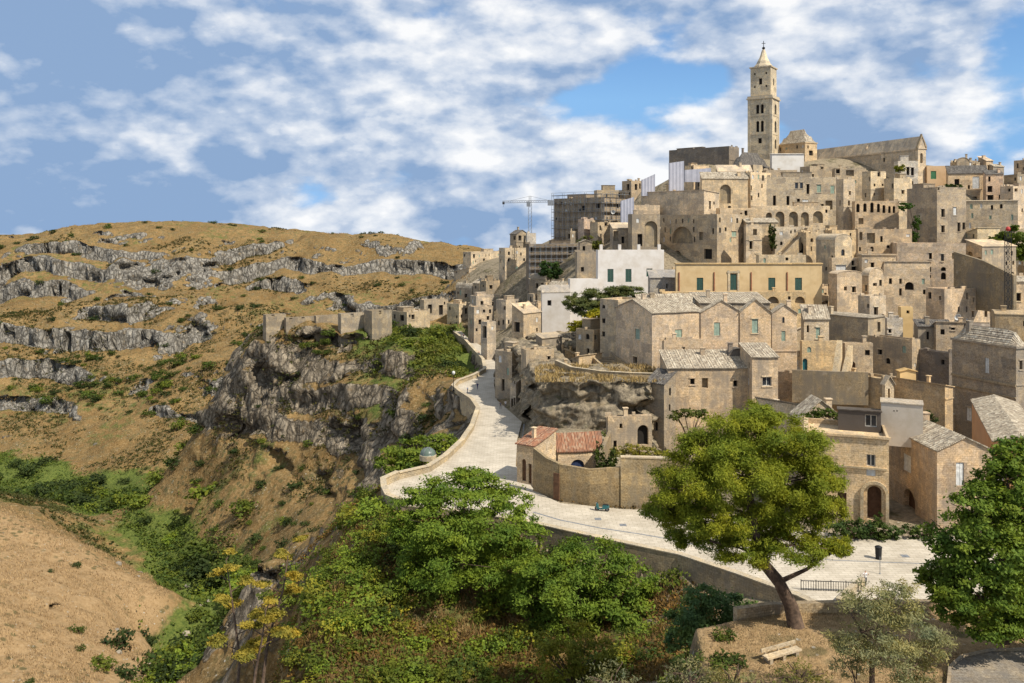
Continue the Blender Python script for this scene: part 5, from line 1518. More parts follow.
strip_wall('parapet_wall', 'long pale curving parapet wall along the gorge side of the street', 'wall', road_l[11:28], 1.0, 0.6, 0.0, 'stone', (0.50, 0.43, 0.31, 0.25), 5.0, coping=(0.95, 0.14))
strip_wall('parapet_wall', 'round bulging parapet wall of the lookout above the leafy shrub', 'wall', road_l[7:12], 1.2, 0.7, 0.0, 'stone', (0.50, 0.43, 0.31, 0.25), 5.0, coping=(0.95, 0.14))
strip_wall('retaining_wall', 'dark stained retaining wall carrying the piazza edge above the slope', 'wall', road_l[0:8], 0.45, 0.8, 0.0, 'stone', (0.44, 0.37, 0.26, 0.55), 6.0, coping=(0.9, 0.14))
strip_wall('court_wall', 'long ochre court wall with a weathered top behind the parked scooter', 'wall', [(gx(560, 126.5), 126.5), (gx(590, 124.5), 124.5), (gx(620, 123.5), 123.5)], [5.2, 5.0, 5.6], 0.6, 0.0, 'rubble', (0.42, 0.33, 0.20, 0.35), 1)
strip_wall('court_wall', 'higher garden wall section right of the long ochre court wall', 'wall', [(gx(620.5, 123.4), 123.4), (gx(655, 123), 123), (gx(690, 122), 122)], 7.0, 0.7, 0.0, 'rubble', (0.45, 0.36, 0.22, 0.35), 1, coping=(0.9, 0.2))
strip_wall('court_wall', 'corner wall with a narrow brown door beside the terracotta roofed house', 'wall', [(gx(534.5, 130.5), 130.5), (gx(547, 128.5), 128.5), (gx(560, 126.7), 126.7)], [6.6, 5.6, 5.2], 0.6, 0.0, 'rubble', (0.40, 0.32, 0.2, 0.4), 1)
_q = (gx(558, 126.5), 126.4)
mb = MB(); mb.box((_q[0] - .25, _q[1] - 0.25, 1.95), 0.95, 0.2, 3.9, ax=(1, -0.62)); tag(mb.build('door', M['wood'], None, (_q[0], _q[1], 0)), 'narrow brown wooden court door at the corner above the scooter', 'door')
strip_wall('garden_wall', 'ivy hung side wall between the blue door garage and the garden', 'wall', [(gx(598, 128), 128), (gx(604, 137), 137), (gx(610, 146), 146)], 5.5, 0.6, 0.0, 'rubble', (0.36, 0.29, 0.19, 0.5), 1)
strip_wall('terrace_wall', 'low pale wall round the top of the grassy rock terrace', 'wall', [(gx(556, 176), 176), (gx(572, 169), 169), (gx(600, 165), 165), (gx(630, 163), 163), (gx(660, 162), 162)], [1.6, 1.3, 1.2, 1.2, 1.2], 0.5, 11.4, 'rubble', (0.46, 0.38, 0.26, 0.3), 3, coping=(0.7, 0.12))
strip_wall('terrace_wall', 'low stone wall along the edge of the bench terrace behind the pine', 'wall', [(gx(735, 72.6), 72.6), (gx(770, 73.6), 73.6), (gx(850, 74.0), 74.0), (gx(930, 74.1), 74.1), (gx(1040, 74.1), 74.1)], 0.9, 0.6, TZ, 'rubble', (0.45, 0.36, 0.24, 0.4), 2.5)
strip_wall('yard_wall', 'long weedy top wall running below the teal door yard', 'wall', [(gx(792, 163), 163), (gx(830, 161), 161), (gx(868, 160), 160)], 2.2, 0.6, gz(382, 162), 'rubble', (0.36, 0.29, 0.19, 0.7), 4)
strip_wall('bank_wall', 'ochre bank wall right of the diagonal dark coping', 'wall', [(gx(955, 215), 215), (gx(985, 205), 205), (gx(1015, 196), 196)], [9, 7, 4], 0.8, gz(290, 205), 'rubble', (0.34, 0.28, 0.19, 0.6), 5)
for (a, b, c, lab) in ((818, 375, 404, 'tall pale square pillar standing behind the mossy tile house'), (871.5, 327, 374, 'tall bright pillar at the right end of the blind rubble wall'), (936, 300, 320, 'thin pale chimney pillar in front of the pink buff house'), (900, 277, 300, 'small bright pillar in the sloping yard')):
    d = D(c) - 4
    mb = MB()
    w = 6 / F * d if a < 880 else 2.6 / F * d
    zb_, zt_ = gz(c, d) - 3, gz(b, d)
    mb.box((gx(a + 2, d), d, (zb_ + zt_) / 2), w, w, zt_ - zb_, rz=-0.5)
    mb.box((gx(a + 2, d), d, zt_ + 0.12), w + 0.25, w + 0.25, 0.22, rz=-0.5)
    tag(mb.build('pillar', M['plain_stone'], None, (gx(a + 2, d), d, zb_), (0.52, 0.44, 0.31, 0.25)), lab, 'pillar')
# slanting buttress walls of the yards
for (x0, y0, x1, y1, d, w, lab) in ((837, 340, 832, 372, 167, 0.9, 'bright slanting buttress between the teal door and the dark stair'), (848, 345, 841, 374, 167.5, 0.8, 'second bright slanting buttress right of the dark yard stair')):
    mb = MB()
    a, b = at(x0, y0, d), at(x1, y1, d - 3)
    for sx in (0,):
        u = Vector((w, -0.35, 0)); dn = Vector((0, 0, -3.5))
        f = [a, b, b + u, a + u]
        g = [p + dn for p in f]
        bk = Vector((0, 3, 0))
        mb.face([f[0], f[1], f[2], f[3]]); mb.face([g[0], g[1], f[1], f[0]]); mb.face([f[1], g[1], g[2], f[2]]); mb.face([f[2], g[2], g[3], f[3]]); mb.face([g[3], g[0], f[0], f[3]]); mb.face(g[::-1])
    tag(mb.build('buttress', M['plain_stone'], None, tuple(b), (0.55, 0.46, 0.32, 0.1)), lab, 'buttress')


def stair(label, x0, y0, d0, x1, y1, d1, w, n, color=(0.4, 0.33, 0.23, 0.4)):
    a, b = at(x0, y0, d0), at(x1, y1, d1)
    dr = Vector((b.x - a.x, b.y - a.y, 0)); ln = dr.length; dr.normalize()
    mb = MB()
    for i in range(n):
        z = a.z + (b.z - a.z) * (i + 1) / n
        p = a + dr * ln * (i + 0.5) / n
        mb.box((p.x, p.y, z - 1.5), ln / n * 1.02, w, 3.0, ax=(dr.x, dr.y))
    root = mb.build('stone_stair', M['plain_stone'], None, tuple(a), color)
    tag(root, label, 'stair')
    nrm = Vector((-dr.y, dr.x, 0))
    for sd in (-1, 1):
        m2 = MB()
        o = nrm * (w / 2 + 0.25) * sd
        p = [a + o, b + o]
        t = nrm * 0.25
        up = Vector((0, 0, 1.0 if n > 12 else 0.35)); dn = Vector((0, 0, -3))
        f = lambda s: [p[0] + t * s, p[1] + t * s]
        A, B = f(-1), f(1)
        m2.face([A[0] + dn, A[1] + dn, A[1] + up, A[0] + up]); m2.face([B[1] + dn, B[0] + dn, B[0] + up, B[1] + up]); m2.face([A[0] + up, A[1] + up, B[1] + up, B[0] + up])
        m2.face([A[0] + dn, A[0] + up, B[0] + up, B[0] + dn]); m2.face([A[1] + up, A[1] + dn, B[1] + dn, B[1] + up])
        m2.build('stair_wall', M['stone'], root, color=color)


stair('broad grey stone stair climbing beside the pink ochre house', 634, 386, 176, 600, 357, 190, 5.0, 16)
stair('long diagonal stair climbing across the cliff to the arcaded terrace', 776, 261, 250, 808, 228, 262, 2.2, 24, (0.45, 0.37, 0.26, 0.3))
strip_wall('low_wall', 'pale low wall running from the piazza down beside the iron railing', 'wall', plan([(838, 607), (850, 595), (863, 585)]), 0.9, 0.5, 0.0, 'plain_stone', (0.5, 0.44, 0.33, 0.2), 2)

# ------------------------------------------------------------------ small houses filling the gaps
RECTS = []
for lb, h in HOUSES.items():
    r = h['root']
    c = [h['loc'](0, 0, h['zt']), h['loc'](h['a'], 0, h['zt']), h['loc'](0, h['b'], h['zt'])]
    xs = [CX + q[0] / q[1] * F for q in c]
    RECTS.append((min(xs), max(xs), HY + (H - h['zt']) / h['d'] * F, HY + (H - h['zb']) / h['d'] * F, h['d'], lb))


def short(lb):
    w = lb.split()[:9]
    while w and w[-1] in ('with', 'a', 'the', 'of', 'in', 'on', 'and', 'at', 'under', 'beside', 'behind', 'to', 'its', 'right', 'left', 'below', 'above', 'between', 'over', 'an', 'next', 'out', 'two', 'by', 'down', 'from', 'wrapped', 'up', 'into', 'half', 'hidden', 'standing', 'tall', 'low', 'four', 'row', 'stepping', 'rising', 'dark'):
        w.pop()
    return ' '.join(w)


rf = random.Random(11)


def hit(px, py):
    d = np.linspace(180, 460, 300)
    z = height((px - CX) / F * d, d)
    i = np.argmax(H - (py - HY) / F * d < z)
    return float(d[i]) if i > 0 else 330.0


used = set()
nfill = 0
FILL = []
for _t in range(6000):
    if nfill >= 240: break
    for _u in range(1):
        px, py = (rf.uniform(466, 1040), rf.uniform(160, 432)) if _t % 4 else (rf.uniform(466, 700), rf.uniform(200, 345))
        lo = 775 if py < 176 else 690 if py < 200 else 560 if py < 235 else 466 if py < 300 else 480 if py < 340 else 545
        if px < 562 and py < 256 + (562 - px) * 0.33: continue
        if px < lo or (px < 625 and py < 238) or (py < 174 and px > 798): continue
        if px > 975 and 215 < py < 262: continue
        if 560 < px < 650 and 275 < py < 335: continue
        if px < 668 and (py > 376 or (px < 540 and py > 335)): continue
        w = rf.uniform(10, 22); hh = rf.uniform(9, 17)
        d = D(py) + rf.uniform(3, 9)
        if px < 578:
            d = hit(px, py) - 2
        pts = [(px - w / 2 + w * i / 4, py - hh + hh * j / 4) for i in range(5) for j in range(5)]
        dam = free = 0
        for (x, y) in pts:
            cov = [r for r in RECTS + FILL if r[0] - 1 <= x <= r[1] + 1 and r[2] - 1 <= y <= r[3] + 1]
            if not cov: free += 1
            elif min(c[4] for c in cov) > d: dam += 1
        if dam > 4 or free < 5: continue
        near = min(RECTS, key=lambda r: math.hypot((r[0] + r[1]) / 2 - px, (r[2] + r[3]) / 2 - py))
        cx_, cy_ = (near[0] + near[1]) / 2, (near[2] + near[3]) / 2
        rel = ('right of' if px > cx_ else 'left of') if abs(px - cx_) > abs(py - cy_) else ('below' if py > cy_ else 'above')
        size = rf.choice(['little', 'small', 'tiny'])
        lab = f'{size} stone house just {rel} the {short(near[5])}'
        for alt in ('plain', 'crumbling', 'flat roofed', 'narrow', 'weathered'):
            if lab not in used: break
            lab = f'{alt} {size} house just {rel} the {short(near[5])}'
        if lab in used: continue
        if len(lab.split()) > 16: lab = ' '.join(lab.split()[:16])
        used.add(lab)
        rect_label = lab
        tone = rf.choice([OCH, PALE, GREY, TAN, TAN, PINK, GREY])
        win = ''
        for k in range(rf.randint(1, 3)):
            win += f"{rf.choice('kkkst')}{px + rf.uniform(-0.32, 0.32) * w:.1f},{py - hh * rf.uniform(0.3, 0.75):.1f},{rf.uniform(1.6, 3.2):.1f},{rf.uniform(2.5, 5.5):.1f};"
        two = rf.random() < 0.7
        rft = rf.choice(['flat', 'flat', 'su', 'su', 'gv', 'vv'])
        rm = rf.choice(['tile', 'plain_stone', 'tile', 'plain_stone'])
        C = px - w / 2 + (w * rf.uniform(0.35, 0.8) if two else 1.0)
        house(lab, px - w / 2, C, px + w / 2, py - hh, py, rf.uniform(35, 58) if two else rf.uniform(-4, 14), rft, tone, rf.uniform(0.3, 0.7), win, d=d, dep=rf.uniform(5, 8),
              rh=0 if rft == 'flat' else rf.uniform(2, 5) * (1 if rft != 'vv' else 1.2), rmat=rm, par=0.4, group='small houses crowded between the larger ones', chim=[(0.5, 0.5, 0.7, 1.0)] if rf.random() < 0.3 else ())
        FILL.append((px - w / 2, px + w / 2, py - hh, py, d, lab))
        nfill += 1
print('fillers', nfill)


# ------------------------------------------------------------------ foliage
rng = np.random.default_rng(5)


def leaf_mesh(name, pos, nrm, size, aspect=0.5, tone=None, up=0.0):
    """one diamond leaf per row of pos; nrm = leaf normal"""
    n = len(pos)
    nrm = nrm / np.maximum(np.linalg.norm(nrm, axis=1, keepdims=True), 1e-6)
    r = rng.normal(size=(n, 3)); r[:, 2] += up
    t = r - (r * nrm).sum(1, keepdims=True) * nrm
    t /= np.maximum(np.linalg.norm(t, axis=1, keepdims=True), 1e-6)
    b = np.cross(nrm, t)
    s = size * rng.uniform(0.65, 1.35, (n, 1))
    v = np.empty((n, 4, 3))
    v[:, 0] = pos - t * s * 0.5
    v[:, 1] = pos + b * s * 0.5 * aspect - nrm * s * 0.06
    v[:, 2] = pos + t * s * 0.5
    v[:, 3] = pos - b * s * 0.5 * aspect - nrm * s * 0.06
    me = bpy.data.meshes.new(name)
    me.vertices.add(n * 4)
    me.vertices.foreach_set('co', v.ravel())
    me.loops.add(n * 4)
    me.loops.foreach_set('vertex_index', np.arange(n * 4, dtype=np.int32))
    me.polygons.add(n)
    me.polygons.foreach_set('loop_start', np.arange(0, n * 4, 4, dtype=np.int32))
    me.update(calc_edges=True)
    a = me.attributes.new('tone', 'FLOAT', 'POINT')
    tt = np.clip(rng.normal(0.5, 0.22, n) if tone is None else tone, 0, 1)
    a.data.foreach_set('value', np.repeat(tt, 4).astype(np.float32))
    me.materials.append(M['leaf'])
    return me


def crown_points(blobs, density, clump=0.28, hollow=0.45, flat=0.7):
    """blobs: (cx, cy, cz, rx, ry, rz) in metres; density: leaves per square metre of blob surface"""
    P, N, T = [], [], []
    for cx, cy, cz_, rx, ry, rz_ in blobs:
        rm = (rx * ry * rz_) ** (1 / 3)
        nleaf = int(density * 4 * math.pi * rm * rm)
        k = max(6, int(4.2 / clump ** 2 * 0.55))
        dirs = rng.normal(size=(k, 3)); dirs /= np.linalg.norm(dirs, axis=1, keepdims=True)
        rad = hollow + (1.06 - hollow) * rng.random((k, 1)) ** 0.6
        cc = dirs * rad
        w = rng.uniform(0.5, 1.5, k); w /= w.sum()
        ct = np.clip(rng.normal(0.5, 0.2, k), 0, 1)
        which = rng.choice(k, nleaf, p=w)
        off = rng.normal(size=(nleaf, 3)) * clump * 0.55
        off[:, 2] *= flat
        q = cc[which] + off
        p = q * np.array([rx, ry, rz_]) + np.array([cx, cy, cz_])
        nn = dirs[which] * 0.55 + rng.normal(size=(nleaf, 3)) * 0.55 + np.array([0, 0, 0.55])
        P.append(p); N.append(nn); T.append(np.clip(ct[which] + rng.normal(0, 0.12, nleaf), 0, 1))
    return np.concatenate(P), np.concatenate(N), np.concatenate(T)


def px_blobs(bl, d):
    """(px, py, rx px, ry px[, depth offset m]) -> metres at distance d"""
    out = []
    for b in bl:
        off = b[4] if len(b) > 4 else 0.0
        dd = d + off
        s = dd / F
        out.append((gx(b[0], dd), dd, gz(b[1], dd), b[2] * s, b[2] * s * 0.95, b[3] * s))
    return out


def plant(name, label, cat, base, blobs, color, density, leaf, aspect=0.5, trunk=None, limbs=True, group=None, clump=0.28, hollow=0.45, twig_r=0.1, up=0.0, flat=0.7):
    """base = (x, y, z); trunk = list of ((x, y, z), r); crown and trunk are its parts"""
    root = empty(name, base, label, cat, group)
    P, N, T = crown_points(blobs, density, clump, hollow, flat)
    me = leaf_mesh('crown', P - np.array(base), N, leaf, aspect, T, up)
    o = bpy.data.objects.new('crown', me); COL.objects.link(o); o.parent = root; o.color = (*color, 1)
    mb = MB()
    if trunk:
        mb.tube([p for p, r in trunk], [r for p, r in trunk], 8)
        tops = [Vector(p) for p, r in trunk]
        trs = [r for p, r in trunk]
        for b in blobs:
            c = Vector(b[:3])
            i = min(range(len(tops)), key=lambda k: (tops[k] - c).length + (6 if tops[k].z > c.z else 0) + (3 if k == 0 else 0))
            a = tops[i]
            mid = a.lerp(c, 0.5) + Vector((random.uniform(-.3, .3), random.uniform(-.3, .3), -0.25 * (c - a).length * 0.3))
            r = max(0.06, trs[i] * 0.5)
            mb.tube([a, mid, c], [r, r * 0.6, r * 0.25], 6)
            for k in range(3):
                e = c + Vector((random.uniform(-1, 1) * b[3], random.uniform(-1, 1) * b[4], random.uniform(-.3, .9) * b[5])) * 0.8
                mb.tube([c.lerp(a, 0.3), e], [r * 0.35, 0.03], 5)
        mb.build('trunk', M['trunk'], root, smooth=True)
    else:
        g = Vector(base)
        for b in blobs:
            c = Vector(b[:3])
            for k in range(3):
                e = c + Vector((random.uniform(-.7, .7) * b[3], random.uniform(-.7, .7) * b[4], random.uniform(-.2, .8) * b[5]))
                mb.tube([g + Vector((random.uniform(-.3, .3), random.uniform(-.3, .3), -0.3)), g.lerp(e, 0.5) + Vector((0, 0, 0.2)), e], [twig_r, twig_r * 0.6, 0.025], 5)
        mb.build('stem', M['trunk'], root)
    return root


def tpx(lst, d):
    return [(tuple(at(a, b, d + (q[0] if q else 0))), r) for a, b, r, *q in lst]


# the big stone pine
dp = 71.0
bl = [(745, 434, 46, 27), (708, 452, 38, 24, -1), (790, 444, 38, 26, 1), (690, 486, 40, 24, -1.5), (738, 470, 46, 28, -2), (796, 478, 42, 28, 0), (668, 508, 27, 17, -.5), (826, 474, 22, 20, .5),
      (715, 518, 38, 18, -2), (775, 510, 42, 24, 1), (820, 510, 26, 18, 0), (740, 545, 40, 16, 1), (795, 545, 38, 14, -1), (838, 546, 18, 9, -1), (690, 535, 22, 13, 1), (760, 415, 26, 14, 0)]
plant('pine_tree', 'big bright green stone pine with a leaning trunk above the bench', 'tree', tuple(at(797, 628, dp)), [(x_, y_, z_, a_ * .96, b_ * .96, c_ * .94) for x_, y_, z_, a_, b_, c_ in px_blobs(bl, dp)], (0.17, 0.205, 0.024), 200, 0.29, 0.24,
      tpx([(797, 631, 0.72), (791, 606, 0.60), (779, 582, 0.52), (765, 565, 0.47), (757, 543, 0.42), (752, 515, 0.34), (748, 480, 0.26), (747, 445, 0.15)], dp), clump=0.22, hollow=0.35, flat=1.05)

# broadleaf tree at the right edge
dr_ = 66.0
bl = [(1008, 478, 30, 30), (980, 512, 34, 28, -1), (1022, 520, 34, 34, 1), (958, 545, 32, 28, -1), (1000, 558, 40, 34, -2), (945, 580, 24, 20, 0), (975, 592, 36, 24, -2), (1016, 600, 34, 24, 0), (952, 606, 20, 14, -1), (1040, 560, 30, 40, 0), (1006, 452, 14, 12, 0), (985, 618, 34, 16, -1), (1030, 620, 34, 20, 0), (1045, 500, 30, 40, 1), (1020, 460, 24, 22, 1)]
plant('leafy_tree', 'dense dark green leafy tree at the right edge of the terrace', 'tree', tuple(at(1004, 638, dr_)), px_blobs(bl, dr_), (0.105, 0.165, 0.03), 74, 0.31, 0.55,
      tpx([(1004, 642, 0.5), (1001, 610, 0.42), (1000, 575, 0.36), (1004, 530, 0.25), (1008, 485, 0.12)], dr_), clump=0.22, hollow=0.4)

# grey olive in front
do = 58.0
zb_ = ground(gx(872, do), do)
bl = [(862, 600, 26, 18), (900, 612, 32, 22, -1), (925, 640, 24, 20, 0), (880, 640, 34, 20, -1.5), (845, 640, 22, 16, 0), (900, 590, 18, 12, 1), (910, 668, 30, 14, -1), (850, 662, 18, 12, 0)]
plant('olive_tree', 'airy grey green olive tree with thin forked stems in front of the steps', 'tree', (gx(872, do), do, zb_), px_blobs(bl, do), (0.20, 0.21, 0.13), 62, 0.27, 0.24,
      [((gx(872, do), do, zb_ - .2), .22), (tuple(at(872, 660, do)), .17), (tuple(at(862, 632, do)), .12), (tuple(at(850, 612, do)), .06)], clump=0.30, hollow=0.2)

# dark tree left of the bench
dd_ = 76.0
bl = [(708, 612, 26, 20), (690, 622, 22, 16, -1), (735, 615, 24, 20, 1), (712, 640, 32, 16, -1), (748, 630, 14, 14, 0), (682, 640, 16, 12, 0), (700, 596, 16, 10, 0)]
zb_ = ground(gx(711, dd_), dd_)
plant('carob_tree', 'round dark blue green small tree left of the stone bench', 'tree', (gx(711, dd_), dd_, zb_), px_blobs(bl, dd_), (0.085, 0.145, 0.065), 60, 0.30, 0.55,
      [((gx(711, dd_), dd_, zb_ - .3), .32), (tuple(at(711, 660, dd_)), .26), (tuple(at(709, 635, dd_)), .16)])

# big feathery shrub over the lookout
ds = 105.0
bl = [(465, 492, 42, 15, 3), (420, 505, 28, 16, 2), (505, 500, 28, 14, 3), (440, 528, 40, 20, -1), (490, 530, 38, 20, 0), (402, 530, 16, 14, 1), (522, 535, 22, 18, 1), (455, 560, 48, 22, -2), (505, 565, 30, 18, -1), (415, 562, 20, 18, -1), (470, 478, 24, 8, 4)]
plant('tree_of_heaven', 'spreading bright green feathery tree hiding the lookout parapet', 'tree', (gx(462, ds), ds, ground(gx(462, ds), ds)), px_blobs(bl, ds), (0.125, 0.19, 0.030), 42, 0.42, 0.42,
      [((gx(462, ds), ds, ground(gx(462, ds), ds) - .5), .3), (tuple(at(462, 570, ds)), .26), (tuple(at(463, 530, ds)), .18), (tuple(at(465, 500, ds)), .1)], clump=0.26)
ds = 100.0
bl = [(545, 565, 30, 16), (590, 560, 38, 18, 1), (628, 580, 26, 16, 1), (570, 590, 42, 20, -1), (615, 605, 34, 16, 0), (530, 595, 24, 18, 0), (560, 620, 30, 14, -1), (640, 605, 14, 14, 1)]
plant('tree_of_heaven', 'wide mid green feathery bush below the stained retaining wall', 'bush', (gx(580, ds), ds, ground(gx(580, ds), ds)), px_blobs(bl, ds), (0.11, 0.175, 0.030), 42, 0.42, 0.42, None, clump=0.26, twig_r=0.12)
ds = 84.0
bl = [(575, 640, 24, 18), (600, 655, 20, 16, 0), (560, 665, 26, 18, -1), (590, 678, 28, 14, -1), (548, 645, 14, 12, 0), (612, 672, 16, 14, 0)]
plant('yellow_green_bush', 'yellow green upright bush at the bottom edge below the feathery bush', 'bush', (gx(580, ds), ds, ground(gx(580, ds), ds)), px_blobs(bl, ds), (0.135, 0.145, 0.022), 22, 0.40, 0.35, None)
ds = 158.0
bl = [(410, 450, 26, 10), (440, 442, 18, 9, 4), (395, 462, 18, 9, -3), (425, 462, 26, 9, -3), (448, 452, 12, 8, 3), (410, 474, 24, 8, -5)]
plant('light_green_bush', 'light green bush growing under the curving street parapet', 'bush', (gx(415, ds), ds, ground(gx(415, ds), ds)), px_blobs(bl, ds), (0.115, 0.165, 0.030), 14, 0.75, 0.45, None, twig_r=0.15)
ds = 212.0
bl = [(575, 303, 10, 9), (595, 298, 14, 9), (615, 296, 14, 9, 1), (630, 292, 12, 7, 1), (588, 308, 14, 9, -1), (608, 306, 12, 8, -1), (638, 300, 8, 8, 0)]
plant('olive_tree', 'rounded grey green olive crown in front of the green shuttered white house', 'tree', (gx(605, ds), ds, gz(322, ds)), px_blobs(bl, ds), (0.10, 0.125, 0.055), 60, 0.5, 0.4, tpx([(605, 330, .4), (604, 316, .3), (603, 305, .2)], ds))
ds = 204.0
bl = [(598, 317, 11, 8), (586, 322, 10, 7, -1), (608, 322, 9, 7, 0), (574, 326, 7, 5, 0)]
plant('yellow_green_bush', 'bright yellow green bush below the olive crown and white house', 'bush', (gx(595, ds), ds, gz(330, ds)), px_blobs(bl, ds), (0.26, 0.25, 0.025), 24, 0.6, 0.5, None)
ds = 300.0
plant('round_bush', 'round dark green bush in front of the dark scaffolded house', 'bush', (gx(551, ds), ds, gz(277, ds)), px_blobs([(550, 269, 10, 8), (556, 272, 6, 5), (545, 272, 6, 5)], ds), (0.035, 0.07, 0.024), 10, 0.9, 0.6, None)
ds = 290.0
plant('round_bush', 'little green tree beside the pinkish store among the scaffolds', 'tree', (gx(590, ds), ds, gz(250, ds)), px_blobs([(588, 242, 8, 7), (597, 245, 6, 4)], ds), (0.075, 0.09, 0.02), 10, 0.8, 0.5, None)
ds = 246.0
plant('leafy_tree', 'green tree crowns by the antenna mast at the right edge of town', 'tree', (gx(1012, ds), ds, gz(265, ds)), px_blobs([(1002, 240, 9, 9), (1016, 236, 11, 9), (1010, 252, 12, 9), (1026, 248, 10, 12), (998, 252, 6, 6)], ds), (0.075, 0.11, 0.020), 12, 0.8, 0.6, tpx([(1012, 268, .4), (1011, 255, .3)], ds))
# greens between the walls
ds = 134.0
plant('climbing_ivy', 'dark ivy hanging over the garden wall beside the blue garage door', 'ivy', (gx(600, ds), ds, 0), px_blobs([(599, 456, 5, 14), (603, 470, 4, 10), (613, 458, 4, 10), (610, 466, 5, 8)], ds - 6), (0.045, 0.07, 0.02), 26, 0.4, 0.7, None)
plant('garden_shrub', 'yellowish green shrubs in the garden below the black cave doorway', 'shrub', (gx(640, ds), ds, 4), px_blobs([(618, 452, 9, 5), (632, 450, 10, 6), (648, 452, 10, 5), (662, 455, 9, 4), (640, 456, 12, 4)], ds), (0.16, 0.16, 0.035), 26, 0.42, 0.4, None)
ds = 152.0
plant('garden_shrub', 'green shrub at the foot of the pinkish house behind the pine', 'shrub', (gx(690, ds), ds, 2), px_blobs([(690, 412, 9, 5), (676, 416, 7, 5), (702, 414, 7, 5)], ds), (0.07, 0.09, 0.025), 20, 0.5, 0.5, None)
ds = 130.0
plant('roof_garden', 'leafy pot plants on the roof terrace left of the glass door', 'plant', (gx(842, ds), ds, gz(430, ds)), px_blobs([(838, 421, 5, 8), (830, 413, 8, 4), (820, 412, 8, 4), (812, 416, 8, 4), (846, 424, 4, 5)], ds), (0.06, 0.09, 0.02), 24, 0.4, 0.6, None)
plant('potted_palm', 'small dark potted palm right of the white terrace block', 'plant', (gx(929, ds), ds, gz(428, ds)), px_blobs([(927, 414, 3.5, 4), (933, 419, 5, 4), (926, 421, 3, 3)], ds), (0.035, 0.06, 0.02), 30, 0.4, 0.4, None)
ds = 264.0
plant('climbing_ivy', 'green creeper on the dark flank of the bright balcony block', 'ivy', (gx(909, ds), ds - 6, gz(245, ds)), px_blobs([(905, 206, 7, 4), (917, 222, 4, 7), (914, 236, 5, 5), (908, 240, 4, 3)], ds - 7), (0.045, 0.09, 0.02), 12, 0.7, 0.6, None)
plant('climbing_ivy', 'dark creeper between the tower like house and the pigeon hole house', 'ivy', (gx(772, ds), ds, gz(250, ds)), px_blobs([(772, 232, 4, 8), (773, 243, 4, 6)], 260), (0.04, 0.06, 0.02), 12, 0.7, 0.6, None)
plant('roof_garden', 'dark green shrubs on the terrace left of the white shuttered buff house', 'plant', (gx(955, 298), 298, gz(192, 298)), px_blobs([(949, 187, 5, 3), (957, 188, 6, 4)], 298), (0.04, 0.065, 0.02), 10, 0.8, 0.6, None)
plant('roof_garden', 'yellow green tuft on the terrace before the cathedral gable', 'plant', (gx(900, 300), 300, gz(172, 300)), px_blobs([(900, 168, 5, 4)], 300), (0.13, 0.15, 0.02), 10, 0.8, 0.6, None)
# clipped hedges by the portal
ds = 110.3
plant('hedge', 'long dark hedge in front of the arched portal house', 'hedge', (gx(855, ds), ds, 0), px_blobs([(838, 528, 12, 9), (852, 528, 12, 9), (866, 528, 12, 9), (880, 530, 12, 8), (892, 532, 9, 7), (880, 521, 6, 8)], ds), (0.045, 0.075, 0.022), 30, 0.34, 0.6, None)
plant('hedge', 'short hedge piece at the corner right of the portal path', 'hedge', (gx(916, ds), ds, 0), px_blobs([(910, 532, 8, 8), (921, 533, 10, 7)], ds), (0.045, 0.075, 0.022), 30, 0.34, 0.6, None)
for k, (a, b, c, lb, colr) in enumerate(((610, 676, 62, 'silver grey shrub at the bottom edge left of the terrace', (0.17, 0.18, 0.12)), (690, 668, 60, 'silver grey shrub between the dark small tree and the bottom edge', (0.17, 0.175, 0.11)),
                                   (735, 676, 58, 'pale dry green shrub at the bottom edge below the bench', (0.18, 0.175, 0.09)), (800, 672, 57, 'low olive green shrub right of the bench at the bottom edge', (0.12, 0.13, 0.045)))):
    z = gz(b + 12, c)
    plant('silver_shrub', lb, 'shrub', (gx(a, c), c, z), px_blobs([(a, b, 22, 12), (a - 16, b + 8, 16, 9), (a + 18, b + 8, 16, 9)], c), colr, 22, 0.24, 0.28, None, hollow=0.2)


# ------------------------------------------------------------------ scattered shrubs of the gorge
def shrub_proto(seed, dens=7.0, leaf=0.34):
    r = np.random.default_rng(seed)
    bl = [(0, 0, 0.5, 0.85, 0.85, 0.55)]
    for k in range(4):
        a = r.uniform(0, 6.28)
        bl.append((0.55 * math.cos(a), 0.55 * math.sin(a), r.uniform(0.3, 0.75), r.uniform(.35, .6), r.uniform(.35, .6), r.uniform(.3, .5)))
    P, N, T = crown_points(bl, dens, 0.3, 0.3)
    P[:, 2] = np.maximum(P[:, 2], -0.1)
    return leaf_mesh('shrub', P, N, leaf, 0.6, T)


